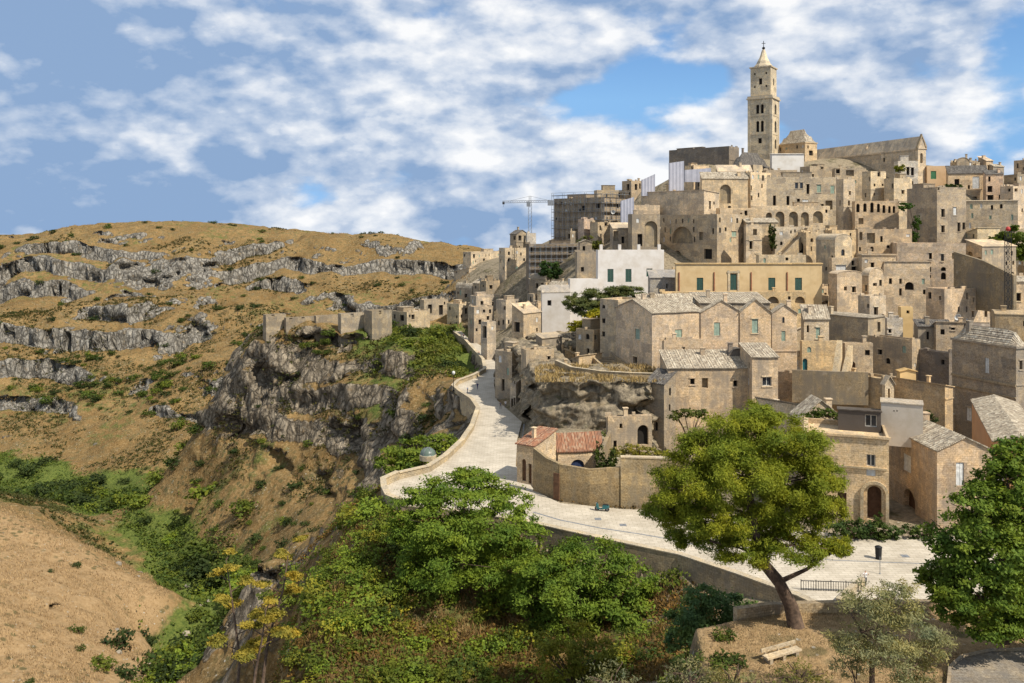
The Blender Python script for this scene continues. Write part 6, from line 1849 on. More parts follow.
PROTO = [shrub_proto(i, 24, 0.22) for i in range(6)]
FEATH = [shrub_proto(50 + i, 26, 0.17) for i in range(4)]
scat = random.Random(3)
NSH = 0
def scatter(n, box, sizes, colors, name, label, cat, group, cond=None, meshes=PROTO):
    global NSH
    k = t = 0
    while k < n and t < n * 40:
        t += 1
        d = box[2] + (box[3] - box[2]) * scat.random()
        px = box[0] + (box[1] - box[0]) * scat.random()
        x, y = gx(px, d), d
        z = ground(x, y)
        py = HY + (H - z) / d * F
        if cond and not cond(px, py, d, z): continue
        if float(poly_sd(np.array([x]), np.array([y]), road_poly)[0]) < 1.6 or 0 < py < 0: continue
        o = bpy.data.objects.new(name, scat.choice(meshes))
        COL.objects.link(o)
        s = scat.uniform(*sizes)
        o.location = (x, y, z - 0.1 * s)
        o.scale = (s * scat.uniform(.85, 1.2), s * scat.uniform(.85, 1.2), s * scat.uniform(.7, 1.05))
        o.rotation_euler = (0, 0, scat.uniform(0, 6.28))
        c = scat.choice(colors)
        j = scat.uniform(0.75, 1.3)
        o.color = (c[0] * j, c[1] * j, c[2] * j, 1)
        tag(o, label, cat, group)
        k += 1
        NSH += 1


DG, MG, LG, YG = (0.032, 0.052, 0.020), (0.055, 0.085, 0.022), (0.10, 0.135, 0.026), (0.17, 0.185, 0.032)
BG = (0.13, 0.19, 0.032)
scatter(60, (-60, 260, 165, 420), (2.5, 6.0), [DG, MG, MG, LG, BG], 'valley_shrub', 'dark bushy shrub crowding the green floor of the gorge', 'shrub', 'shrubs on the floor of the gorge', lambda px, py, d, z: river_dist(gx(px, d), d) < 15)
scatter(26, (150, 260, 160, 262), (1.6, 4.5), [MG, LG, LG, DG], 'valley_shrub', 'lighter green bush in the gorge right of the bare hillock', 'shrub', 'bushes in the gorge beside the bare hillock', lambda px, py, d, z: py > 560)
scatter(130, (-20, 270, 330, 520), (1.6, 4.6), [DG, MG, LG, MG], 'slope_shrub', 'scrubby green bush dotted over the lower dry slope across the gorge', 'shrub', 'bushes on the lower slope across the gorge', lambda px, py, d, z: z > -58)
scatter(70, (-20, 450, 520, 740), (1.6, 4.0), [DG, DG, MG], 'slope_shrub', 'small dark bush near the cliffs on the upper slope across the gorge', 'shrub', 'bushes on the upper slope across the gorge', lambda px, py, d, z: True)
scatter(9, (-10, 160, 150, 240), (0.8, 2.0), [MG, DG], 'hill_shrub', 'lone green bush on the bare pale hillock', 'shrub', 'bushes on the bare hillock', lambda px, py, d, z: z > -58)
scatter(24, (385, 462, 256, 330), (1.8, 4.2), [LG, MG, LG, DG], 'bank_shrub', 'rounded green bush on the shoulder left of the street', 'shrub', 'bushes on the shoulder beside the street', lambda px, py, d, z: z > -6)
scatter(7, (300, 345, 296, 304), (1.8, 2.8), [LG, MG], 'cliff_shrub', 'green bush in front of the cliff top ruins', 'shrub', 'bushes before the cliff top ruins', lambda px, py, d, z: True)
scatter(150, (285, 670, 82, 120), (0.9, 2.5), [LG, LG, BG, YG, BG, MG], 'feathery_shrub', 'bright green sapling on the dry slope under the street', 'shrub', 'saplings on the slope under the street', lambda px, py, d, z: 520 < py < 700 and px > 290 + (py - 560) * -0.1, FEATH)
scatter(46, (270, 400, 98, 150), (1.0, 2.8), [LG, BG, YG, BG], 'feathery_shrub', 'leafy green bush along the edge above the gorge', 'shrub', 'bushes along the edge above the gorge', lambda px, py, d, z: 500 < py < 640, FEATH)
scatter(14, (655, 745, 60, 80), (0.7, 1.5), [MG, LG, (0.13, 0.14, 0.07)], 'edge_shrub', 'soft green bush masking the left edge of the bench terrace', 'shrub', 'bushes along the terrace edge', lambda px, py, d, z: py > 600)
scatter(16, (560, 960, 150, 300), (0.7, 1.5), [DG, MG, LG], 'town_shrub', 'small green weed bush growing between the stone houses', 'shrub', 'weed bushes between the houses', lambda px, py, d, z: True)
scatter(26, (-30, 130, 318, 410), (3.5, 7.5), [DG, DG, MG], 'valley_tree', 'dark rounded tree in the shaded gorge behind the bare hillock', 'tree', 'trees behind the bare hillock', lambda px, py, d, z: river_dist(gx(px, d), d) < 22)
scatter(44, (170, 390, 205, 300), (1.0, 2.8), [DG, MG, DG, LG], 'talus_shrub', 'scrubby bush on the brown slope below the cliff ruins', 'shrub', 'bushes on the slope below the cliff', lambda px, py, d, z: z < -26)
scatter(14, (230, 440, 215, 300), (1.0, 2.6), [DG, MG], 'cliff_shrub', 'dark bush clinging to the shaded cliff below the ruins', 'shrub', 'bushes on the shaded cliff', lambda px, py, d, z: z < -8)
print('shrubs', NSH)


# dry grass over the near slopes: uncountable
def grass(name, n, box, hgt, wid, color, cond, zf=None):
    dd = rng.uniform(box[2], box[3], n); px = rng.uniform(box[0], box[1], n)
    x, y = (px - CX) / F * dd, dd
    z = height(x, y) if zf is None else x * 0 + zf
    py = HY + (H - z) / dd * F
    clump = fbm(x * 0.5, y * 0.5, x * 0, 3, 77)
    ok = cond(x, y, z, px, py) & (clump > 0.42)
    x, y, z = x[ok], y[ok], z[ok]
    n = len(x)
    h = hgt * rng.uniform(0.4, 1.3, (n, 1))
    a = rng.uniform(0, 6.28, n)
    side = np.stack([np.cos(a), np.sin(a), 0 * a], -1) * wid
    lean = np.stack([rng.normal(0, .35, n), rng.normal(0, .35, n), np.ones(n)], -1) * h
    b = np.stack([x, y, z - 0.03], -1)
    v = np.empty((n, 3, 3)); v[:, 0] = b - side; v[:, 1] = b + side; v[:, 2] = b + lean
    me = bpy.data.meshes.new(name)
    me.vertices.add(n * 3); me.vertices.foreach_set('co', v.ravel())
    me.loops.add(n * 3); me.loops.foreach_set('vertex_index', np.arange(n * 3, dtype=np.int32))
    me.polygons.add(n); me.polygons.foreach_set('loop_start', np.arange(0, n * 3, 3, dtype=np.int32))
    me.update(calc_edges=True)
    at_ = me.attributes.new('tone', 'FLOAT', 'POINT'); at_.data.foreach_set('value', np.repeat(np.clip(rng.normal(.5, .25, n), 0, 1), 3).astype(np.float32))
    me.materials.append(M['leaf' if 'green' in name else 'dry'])
    o = bpy.data.objects.new(name, me); COL.objects.link(o); o.color = (*color, 1)
    tag(o, kind='stuff')
    return o


def off_road(x, y):
    return poly_sd(x, y, road_poly) > 1.2


grass('dry_grass', 60000, (260, 720, 78, 128), 0.75, 0.055, (0.19, 0.115, 0.045), lambda x, y, z, px, py: off_road(x, y) & (poly_sd(x, y, TERR_EDGE) > 0.5))
grass('green_weeds', 9000, (270, 700, 78, 130), 0.6, 0.09, (0.085, 0.10, 0.022), lambda x, y, z, px, py: off_road(x, y) & (poly_sd(x, y, TERR_EDGE) > 0.5))
grass('terrace_grass', 26000, (690, 1060, 52, 74), 0.22, 0.03, (0.33, 0.24, 0.12), lambda x, y, z, px, py: poly_sd(x, y, TERR_EDGE) < -0.3)
grass('rock_terrace_grass', 6000, (535, 665, 158, 178), 0.7, 0.10, (0.30, 0.21, 0.085), lambda x, y, z, px, py: x > -100, 11.7)

grass('hill_grass', 60000, (-30, 190, 140, 262), 0.55, 0.07, (0.33, 0.225, 0.115), lambda x, y, z, px, py: (z > -66) & (river_dist(x, y) > 9))
grass('far_grass', 60000, (-20, 470, 330, 720), 0.9, 0.16, (0.22, 0.14, 0.058), lambda x, y, z, px, py: z > -70)


# low scrub on the gorge floor and lower slopes: uncountable
def scrub(name, n, box, size, color, dens_f, hgt=0.6):
    dd = box[2] + (box[3] - box[2]) * rng.random(n); px = rng.uniform(box[0], box[1], n)
    x, y = gx(px, dd), dd
    z = height(x, y)
    p = dens_f(x, y, z, px, HY + (H - z) / dd * F)
    ok = rng.random(n) < p
    x, y, z = x[ok], y[ok], z[ok]
    k = 7
    n = len(x)
    s = rng.uniform(0.5, 1.4, (n, 1)) * hgt
    off = rng.normal(size=(n, k, 3)) * s[:, None, :] * np.array([0.75, 0.75, 0.4])
    P = np.stack([x, y, z + hgt * 0.4], -1)[:, None, :] + off
    P[:, :, 2] = np.maximum(P[:, :, 2], z[:, None])
    N = rng.normal(size=(n, k, 3)) * 0.5 + np.array([0, 0, 0.6])
    T = np.clip(np.repeat(rng.normal(0.5, 0.25, (n, 1)), k, 1) + rng.normal(0, .1, (n, k)), 0, 1)
    me = leaf_mesh(name, P.reshape(-1, 3), N.reshape(-1, 3), size, 0.65, T.ravel())
    o = bpy.data.objects.new(name, me); COL.objects.link(o); o.color = (*color, 1)
    tag(o, kind='stuff')


def pat(x, y, f, sd, a, b):
    return sstep(a, b, fbm(x * f, y * f, x * 0, 4, sd))


scrub('gorge_scrub', 26000, (-40, 280, 150, 430), 0.85, (0.085, 0.125, 0.030), lambda x, y, z, px, py: sstep(-52, -62, z) * sstep(26, 10, river_dist(x, y) + 20 * (fbm(x * .05, y * .05, x * 0, 4, 29) - .5)) * (0.2 + pat(x, y, .07, 7, .42, .6)), 1.2)
scrub('dark_slope_scrub', 20000, (-20, 300, 262, 560), 0.8, (0.050, 0.058, 0.022), lambda x, y, z, px, py: pat(x, y, .035, 17, .43, .60) * 0.8 * sstep(20, 30, river_dist(x, y)), 0.8)
scrub('cliff_scrub', 4500, (200, 450, 200, 330), 0.8, (0.055, 0.058, 0.022), lambda x, y, z, px, py: pat(x, y, .08, 27, .46, .62) * sstep(6, -3, z), 0.8)
scrub('shoulder_scrub', 5000, (370, 465, 250, 335), 0.8, (0.10, 0.125, 0.03), lambda x, y, z, px, py: pat(x, y, .08, 37, .42, .6) * sstep(-9, -4, z) * off_road(x, y), 0.8)
scrub('slope_weeds', 11000, (250, 690, 80, 150), 0.42, (0.10, 0.135, 0.028), lambda x, y, z, px, py: pat(x, y, .14, 47, .44, .6) * off_road(x, y) * (z < 0.5) * (px > 262), 0.6)
scrub('brown_undergrowth', 16000, (250, 690, 80, 150), 0.4, (0.125, 0.083, 0.034), lambda x, y, z, px, py: pat(x, y, .14, 57, .36, .52) * off_road(x, y) * (z < 0.5) * (px > 262), 0.5)
scrub('far_scrub', 12000, (-20, 470, 540, 760), 1.1, (0.06, 0.06, 0.026), lambda x, y, z, px, py: pat(x, y, .02, 67, .50, .66), 0.8)


# ------------------------------------------------------------------ boulders
def boulder(label, px, py, d, r, seed, group=None):
    rr = np.random.default_rng(seed)
    bm = bmesh.new()
    bmesh.ops.create_icosphere(bm, subdivisions=3, radius=1.0)
    for v in bm.verts:
        c = np.array(v.co)
        n = float(fbm(np.array([c[0] * 1.6 + seed]), np.array([c[1] * 1.6]), np.array([c[2] * 1.6]), 4, seed)[0])
        f = 0.7 + 0.7 * n
        v.co = Vector((round(c[0] * f * 3.5) / 3.5 * .5 + c[0] * f * .5, c[1] * f, max(-0.4, c[2] * f * 0.75))) * r
    me = bpy.data.meshes.new('boulder'); bm.to_mesh(me); bm.free()
    me.materials.append(M['plain_stone'])
    o = bpy.data.objects.new('boulder', me); COL.objects.link(o)
    x = gx(px, d); z = ground(x, d)
    o.location = (x, d, z); o.rotation_euler = (0, 0, rr.uniform(0, 6)); o.color = (0.36, 0.33, 0.28, 0.5)
    tag(o, label, 'boulder', group)


for k in range(26):
    px, d = random.uniform(110, 215), random.uniform(165, 250)
    boulder('pale boulder lying among the scrub of the gorge by the hillock', px, 0, d, random.uniform(0.3, 1.0), 60 + k, 'boulders around the hillock')
for k, (px, d, r) in enumerate(((284, 92, 1.1), (289, 87, 0.9), (281, 84, 1.2), (292, 96, 0.7))):
    boulder('white weathered boulder on the rim beside the agave stalks', px, 0, d, r, 10 + k, 'white rim boulders')

# ------------------------------------------------------------------ agave flower stalks
for k, (bx, d, pts) in enumerate(((262, 82, [(262, 690), (268, 640), (283, 590), (290, 545)]), (236, 84, [(236, 700), (240, 660), (232, 600), (226, 560)]), (252, 80, [(252, 700), (256, 670), (262, 640), (266, 610)]))):
    z0 = gz(pts[0][1], d)
    root = empty('agave_stalk', (gx(bx, d), d, z0), ['tallest agave flower stalk with yellow green clusters at the left rim', 'left leaning agave flower stalk nearest the gorge', 'shorter agave flower stalk between the two taller ones'][k], 'agave')
    mb = MB(); P = [at(a, b, d) for a, b in pts]
    mb.tube(P, [0.16, 0.13, 0.09, 0.04], 7)
    n = 9 if k < 2 else 6
    ends = []
    for i in range(n):
        t = 0.30 + 0.7 * i / (n - 1)
        q = t * (len(P) - 1); j = min(int(q), len(P) - 2); p = P[j].lerp(P[j + 1], q - j)
        a = i * 2.4 + k
        L = (1.5 - t) * 2.0
        e = p + Vector((math.cos(a) * L, math.sin(a) * L * 0.8, 0.55 * L))
        mb.tube([p, p.lerp(e, .6) + Vector((0, 0, -.08)), e], [0.06, 0.045, 0.04], 5); ends.append((e, 0.55 + 0.55 * (1 - t) + 0.15))
    mb.build('stalk', M['trunk'], root, smooth=True)
    for e, r in ends:
        Pp, Nn, Tt = crown_points([(e.x, e.y, e.z, r * .8, r * .8, r * 0.34)], 260, 0.6, 0.0)
        o = bpy.data.objects.new('flower_cluster', leaf_mesh('flower_cluster', Pp - np.array(root.location), Nn, 0.27, 0.5, Tt)); COL.objects.link(o); o.parent = root; o.color = (0.24, 0.21, 0.045, 1)

# ------------------------------------------------------------------ street furniture
# stone bench
b0, b1 = at(765, 659, 65.0), at(799, 646, 66.5)
zt = TZ
u = Vector((b1.x - b0.x, b1.y - b0.y, 0)); L = u.length; u.normalize(); c = (b0 + b1) / 2
nv = Vector((-u.y, u.x, 0))
root = empty('bench', (c.x, c.y, zt), 'long pale stone bench with a low back on the dry terrace', 'bench')
mb = MB(); mb.box((c.x, c.y, zt + 0.48), L, 0.62, 0.14, ax=u); mb.build('seat', M['plain_stone'], root, color=(0.55, 0.47, 0.35, 0.3))
q = c + nv * 0.42
mb = MB(); mb.box((q.x, q.y, zt + 0.82), L, 0.12, 0.26, ax=u); mb.build('backrest', M['plain_stone'], root, color=(0.5, 0.43, 0.32, 0.4))
for s in (-0.38, 0, 0.38):
    p = c + u * L * s
    mb = MB(); mb.box((p.x, p.y, zt + 0.2), 0.3, 0.55, 0.42, ax=u); mb.box((p.x + nv.x * .42, p.y + nv.y * .42, zt + 0.45), 0.2, 0.1, 0.9, ax=u); mb.build('leg', M['plain_stone'], root, color=(0.42, 0.36, 0.27, 0.5))

# litter bin on a post
d = DR(559)
p = Vector((gx(878.5, d), d, 0))
root = empty('litter_bin', p, 'black litter bin standing alone on the pale piazza', 'bin')
mb = MB(); mb.lathe([(0.30, 0.12), (0.34, 0.15), (0.40, 1.35), (0.36, 1.38)], p, 14); mb.build('body', M['black'], root)
mb = MB(); mb.lathe([(0.44, 1.40), (0.44, 1.48), (0.20, 1.62), (0.03, 1.66)], p, 14); mb.build('lid', M['iron'], root)
mb = MB(); mb.lathe([(0.36, 0.0), (0.36, 0.1), (0.2, 0.12)], p, 14); mb.build('base', M['iron'], root)

# iron railing above the ramp
A, B = Vector((gx(801, DR(590)), DR(590), 0)), Vector((gx(861, DR(592)), DR(592), 0))
A.z = 0.0; B.z = 0.0
root = empty('iron_railing', A, 'thin dark iron railing along the lower edge of the piazza', 'railing')
u = B - A; L = u.length; u.normalize()
for zz in (1.05, 0.12):
    mb = MB(); mb.tube([A + Vector((0, 0, zz)), B + Vector((0, 0, zz))], 0.05, 6); mb.build('rail', M['iron'], root)
for i in range(25):
    q = A + u * L * i / 24
    mb = MB(); mb.tube([q, q + Vector((0, 0, 1.05 if i % 6 else 1.2))], 0.03 if i % 6 else 0.05, 5); mb.build('baluster' if i % 6 else 'post', M['iron'], root)

# street lamp
d = DR(391.5)
p = Vector((gx(453.5, d), d, 0))
root = empty('street_lamp', p, 'slim street lamp with a pale globe at the bend of the parapet', 'lamp')
mb = MB(); mb.lathe([(0.22, 0), (0.22, 0.3), (0.09, 0.45), (0.06, 4.2)], p, 10); mb.build('pole', M['iron'], root)
mb = MB(); mb.lathe([(0.06, 4.15), (0.34, 4.35), (0.42, 4.7), (0.3, 5.0), (0.05, 5.1)], p, 12); mb.build('globe', M['pale'], root)
d = DR(574)
p = Vector((gx(880, d), d, 0))
root = empty('lamp_post', p, 'thin grey signless post near the person on the piazza', 'post')
mb = MB(); mb.tube([p, p + Vector((0, 0, 2.0))], 0.04, 6); mb.build('pole', M['steel'], root)
mb = MB(); mb.lathe([(0.10, 0), (0.10, 0.06), (0.05, 0.1)], p, 8); mb.build('base', M['steel'], root)

# green glass skylight dome beside the lookout
d = 150.0
p = at(428, 475, d); p.z = 0.0
root = empty('skylight_dome', p, 'small greenish glass dome half hidden behind the lookout tree', 'dome')
mb = MB(); mb.lathe([(1.5, -0.5), (1.5, 0.35), (1.38, 0.38)], p, 20); mb.build('kerb', M['plain_stone'], root, color=(0.5, 0.43, .31, .3))
mb = MB(); mb.lathe([(1.35 * math.cos(a), 0.38 + 1.2 * math.sin(a)) for a in np.linspace(0, 1.52, 9)], p, 20); mb.build('glass', mat_plain('green_dome_glass', (0.10, 0.135, 0.105), 0.4, 0.2, 0.5, 0, 0.5), root, smooth=True)
for i in range(6):
    a = i * math.pi / 6 * 2
    mb = MB(); mb.tube([p + Vector((1.38 * math.cos(t) * math.cos(a), 1.38 * math.cos(t) * math.sin(a), 0.4 + 1.23 * math.sin(t))) for t in np.linspace(0, 1.5, 7)], 0.04, 5); mb.build('rib', M['steel'], root)

# drain channel lines set in the paving
def line(name, pts, w, mat, z):
    mb = MB()
    for (a, b) in zip(pts[:-1], pts[1:]):
        dx, dy = b[0] - a[0], b[1] - a[1]; l = math.hypot(dx, dy); n = (-dy / l * w / 2, dx / l * w / 2)
        mb.face([(a[0] - n[0], a[1] - n[1], z), (b[0] - n[0], b[1] - n[1], z), (b[0] + n[0], b[1] + n[1], z), (a[0] + n[0], a[1] + n[1], z)])
    o = mb.build(name, mat); tag(o, kind='structure')
line('pavement_kerb', plan([(533, 512), (560, 520), (600, 528), (640, 534), (680, 541), (740, 556)]), 0.32, M['steel'], 0.008)
line('pavement_strip', plan([(760, 549), (830, 560), (880, 562), (935, 564), (1000, 566)]), 0.22, M['steel'], 0.008)
line('road_gutter', plan([(519, 470), (523, 440), (524, 424)]), 0.3, M['steel'], 0.008)
for k, (a, b) in enumerate(((598, 519), (623, 525), (905, 556))):
    q = plan([(a, b)])[0]; mb = MB(); mb.box((q[0], q[1], 0.012), 0.9, 0.9, 0.012); tag(mb.build('manhole_cover', M['steel'], None, (q[0], q[1], 0)), ['square manhole cover nearest the parked scooter', 'square manhole cover right of the scooter towards the pine', 'square manhole cover near the litter bin'][k], 'manhole cover')


# ------------------------------------------------------------------ scooter
def scooter():
    d = DR(511)
    c = Vector((gx(602, d), d, 0))
    root = empty('scooter', c, 'teal parked scooter with a dark seat in front of the court wall', 'scooter')
    ux = Vector((0.96, -0.28, 0))
    f = lambda x, y, z: c + ux * x + Vector((-ux.y, ux.x, 0)) * y + Vector((0, 0, z))
    for x in (-0.72, 0.72):
        o = None
        mb = MB(); R0, r0 = 0.25, 0.09
        ring = [[f(x + (R0 + r0 * math.cos(b)) * math.cos(a), r0 * math.sin(b), 0.33 + (R0 + r0 * math.cos(b)) * math.sin(a)) for b in np.linspace(0, 2 * math.pi, 8, endpoint=False)] for a in np.linspace(0, 2 * math.pi, 18, endpoint=False)]
        for i in range(18):
            for j in range(8):
                mb.face([ring[i][j], ring[(i + 1) % 18][j], ring[(i + 1) % 18][(j + 1) % 8], ring[i][(j + 1) % 8]])
        o = mb.build('wheel', M['black'], root)
        m2 = MB()
        for a in range(12):
            m2.face([f(x, 0.05, 0.33), f(x + .2 * math.cos(a * .5236), 0.05, 0.33 + .2 * math.sin(a * .5236)), f(x + .2 * math.cos((a + 1) * .5236), 0.05, 0.33 + .2 * math.sin((a + 1) * .5236))])
            m2.face([f(x, -0.05, 0.33), f(x + .2 * math.cos((a + 1) * .5236), -0.05, 0.33 + .2 * math.sin((a + 1) * .5236)), f(x + .2 * math.cos(a * .5236), -0.05, 0.33 + .2 * math.sin(a * .5236))])
        m2.build('rim', M['steel'], o)

    def prism(prof, w, name, mat):
        mb = MB(); n = len(prof)
        l = [f(x, -w, z) for x, z in prof]; r = [f(x, w, z) for x, z in prof]
        mb.face(l); mb.face(r[::-1])
        for i in range(n):
            j = (i + 1) % n
            mb.face([l[j], l[i], r[i], r[j]])
        mb.build(name, M[mat], root)
    prism([(0.02, 0.38), (0.3, 0.34), (1.0, 0.55), (1.02, 0.78), (0.7, 0.92), (0.12, 0.86)], 0.24, 'rear_body', 'teal')
    prism([(-0.5, 0.28), (0.25, 0.28), (0.25, 0.38), (-0.5, 0.38)], 0.2, 'footboard', 'teal')
    prism([(-0.62, 0.30), (-0.46, 0.30), (-0.62, 1.08), (-0.80, 1.10), (-0.80, 0.75)], 0.25, 'leg_shield', 'teal')
    prism([(-0.98, 0.45), (-0.72, 0.70), (-0.46, 0.52), (-0.5, 0.44), (-0.72, 0.58), (-0.92, 0.40)], 0.11, 'front_mudguard', 'teal')
    prism([(0.1, 0.87), (0.72, 0.93), (0.95, 0.86), (0.95, 0.95), (0.7, 1.02), (0.14, 0.97)], 0.17, 'seat', 'black')
    mb = MB(); mb.tube([f(-0.72, 0, 0.33), f(-0.62, 0, 1.12)], 0.05, 7); mb.tube([f(-0.62, -.36, 1.16), f(-0.66, 0, 1.12), f(-0.62, .36, 1.16)], 0.035, 6); mb.build('handlebar', M['iron'], root)
    mb = MB(); mb.lathe([(0.02, 0), (0.10, 0.03), (0.11, 0.1), (0.0, 0.14)], f(-0.80, 0, 1.0), 10); mb.build('headlight', M['pale'], root)
    prism([(-0.76, 1.12), (-0.74, 1.12), (-0.60, 1.58), (-0.62, 1.58)], 0.24, 'windscreen', 'glass')


scooter()


# ------------------------------------------------------------------ people, far away on the street
def person(label, px, py, top, legs, pose=0, face=0.0):
    d = DR(py)
    c = Vector((gx(px, d), d, 0.01))
    st = 0.18
    V = [(0, 0, .92), (0, 0, 1.12), (0, 0, 1.34), (0, 0.01, 1.46), (0, 0.02, 1.56), (0, 0.02, 1.68),
         (-.1, 0, .88), (-.12, -st * .5, .48), (-.12, -st * 1.2 + .05, .06), (-.12, -st * 1.2 - .12, .04), (.1, 0, .88), (.12, st * .6, .48), (.12, st * 1.2, .08), (.12, st * 1.2 - .16, .04),
         (-.19, 0, 1.36), (-.25, .04, 1.08), (-.25, -.08, .85), (.19, 0, 1.36), (.25, .02, 1.08), (.25, -.1, .86)]
    if pose == 1:
        V[15] = (-.36, -.14, 1.22); V[16] = (-.12, -.22, 1.50); V[18] = (.36, -.14, 1.22); V[19] = (.12, -.22, 1.50)
    E = [(0, 1), (1, 2), (2, 3), (3, 4), (4, 5), (0, 6), (6, 7), (7, 8), (8, 9), (0, 10), (10, 11), (11, 12), (12, 13), (2, 14), (14, 15), (15, 16), (2, 17), (17, 18), (18, 19)]
    rad = [.15, .14, .16, .065, .095, .085, .10, .075, .05, .035, .10, .075, .05, .035, .075, .05, .035, .075, .05, .035]
    me = bpy.data.meshes.new('person'); me.from_pydata(V, E, [])
    o = bpy.data.objects.new('person', me); COL.objects.link(o)
    m = o.modifiers.new('skin', 'SKIN')
    for i, v in enumerate(me.skin_vertices[0].data):
        v.radius = (rad[i], rad[i] * 0.8); v.use_root = (i == 0)
    o.modifiers.new('sub', 'SUBSURF').levels = 1
    dg = bpy.context.evaluated_depsgraph_get()
    me2 = bpy.data.meshes.new_from_object(o.evaluated_get(dg))
    o.modifiers.clear(); o.data = me2
    for mt in (M['skin'], top, legs, M['black']):
        me2.materials.append(mt)
    for p in me2.polygons:
        z = p.center.z; ax = abs(p.center.x)
        p.material_index = 3 if z < .09 or (z > 1.64) or (z > 1.52 and p.center.y > 0.05) else (2 if z < .95 and ax < .21 else (1 if z < 1.45 and not (ax > .2 and z < 1.15 and pose == 0) and not (pose == 1 and p.center.y < -.17) else 0))
        p.use_smooth = True
    o.location = c; o.rotation_euler = (0, 0, face)
    tag(o, label, 'person')


CL = {k: mat_plain(k + '_cloth', c, 0.9, 0.1) for k, c in (('white', (.7, .68, .66)), ('navy', (.03, .04, .12)), ('sky', (.28, .36, .5)), ('red', (.45, .06, .05)), ('grey', (.12, .12, .13)), ('tan', (.35, .27, .18)), ('denim', (.07, .10, .18)))}
person('person in a white top and dark trousers with raised arms at the railing end', 865.5, 585.5, CL['white'], CL['grey'], 1)
person('person in a navy shirt walking on the middle of the street', 477.5, 389.5, CL['navy'], CL['navy'], 0, 0.3)
person('person in pale blue at the bend beside the street lamp', 467.5, 393.5, CL['sky'], CL['denim'], 0, 1.2)
person('person in dark clothes crossing the shadow on the street', 500.5, 409, CL['grey'], CL['grey'], 0, 3)
person('person in grey top two steps right of the dark clothed walker', 505.5, 408, CL['white'], CL['grey'], 0, 3.2)
person('person in a red shirt at the inner bend of the street', 479, 356, CL['red'], CL['tan'], 0, 2)
person('person in black next to the red shirted walker', 485, 357.5, CL['grey'], CL['grey'], 0, 1)
person('person in a white shirt far up the street', 466, 341, CL['white'], CL['denim'], 0, 1)
person('person in red far up near the street end', 463.5, 338.5, CL['red'], CL['grey'], 0, 1)
person('person in tan far up the street beside the house front', 472, 343, CL['tan'], CL['grey'], 0, 1)


# ------------------------------------------------------------------ crane, mast, scaffolds, sheets
def lattice(mb, a, b, w, n, r=0.07, up=Vector((0, 0, 1))):
    a, b = Vector(a), Vector(b)
    dr = (b - a).normalized()
    s = dr.cross(up)
    s = s.normalized() if s.length > .1 else Vector((1, 0, 0))
    t = s.cross(dr)
    cs = [(s * x + t * y) * w / 2 for x, y in ((-1, -1), (1, -1), (1, 1), (-1, 1))]
    for c in cs:
        mb.tube([a + c, b + c], r, 4)
    for i in range(n):
        p, q = a.lerp(b, i / n), a.lerp(b, (i + 1) / n)
        for k in range(4):
            c1, c2 = cs[k], cs[(k + 1) % 4]
            if i % 2: c1, c2 = c2, c1
            mb.tube([p + c1, q + c2], r * 0.6, 3)


d = 335.0
base = at(530, 262, d)
root = empty('tower_crane', base, 'small grey tower crane standing over the scaffolded quarter', 'crane')
top = at(530, 201, d)
mb = MB(); lattice(mb, base, top, 1.3, 16, 0.09); mb.build('mast', M['steel'], root)
mb = MB(); lattice(mb, at(530, 201.5, d), at(553.5, 201, d), 0.8, 10, 0.07); mb.build('counter_jib', M['steel'], root)
mb = MB(); lattice(mb, at(502.5, 202, d), at(530, 201.5, d), 0.8, 12, 0.07); mb.build('jib', M['steel'], root)
mb = MB(); lattice(mb, top, at(530, 196, d), 0.8, 3, 0.07); mb.tube([at(530, 196, d), at(508, 201.3, d)], 0.05, 4); mb.tube([at(530, 196, d), at(550, 200.6, d)], 0.05, 4); mb.build('apex', M['steel'], root)
mb = MB(); mb.box(at(550.5, 203, d), 2.2, 1.2, 2.0); mb.build('counterweight', M['steel'], root)
mb = MB(); mb.box(at(528.5, 204, d), 1.5, 1.4, 2.0); mb.build('cab', M['steel'], root)
mb = MB(); mb.box(at(503.5, 203, d), 0.9, 0.6, 1.0); mb.tube([at(503.5, 203, d), at(503.5, 207, d)], 0.05, 4); mb.build('trolley', M['iron'], root)

d = 190.0
b_, t_ = at(1008, 335, d), at(1008, 231, d)
root = empty('antenna_mast', b_, 'dark lattice mast with a red top rising before the green trees', 'mast')
mb = MB(); lattice(mb, b_, t_, 0.95, 26, 0.07); mb.build('mast', M['iron'], root)
mb = MB(); mb.lathe([(0.15, 0), (0.4, 0.15), (0.5, 0.5), (0.35, 0.9), (0.1, 1.0)], t_, 10); mb.build('lamp_head', M['red'], root)


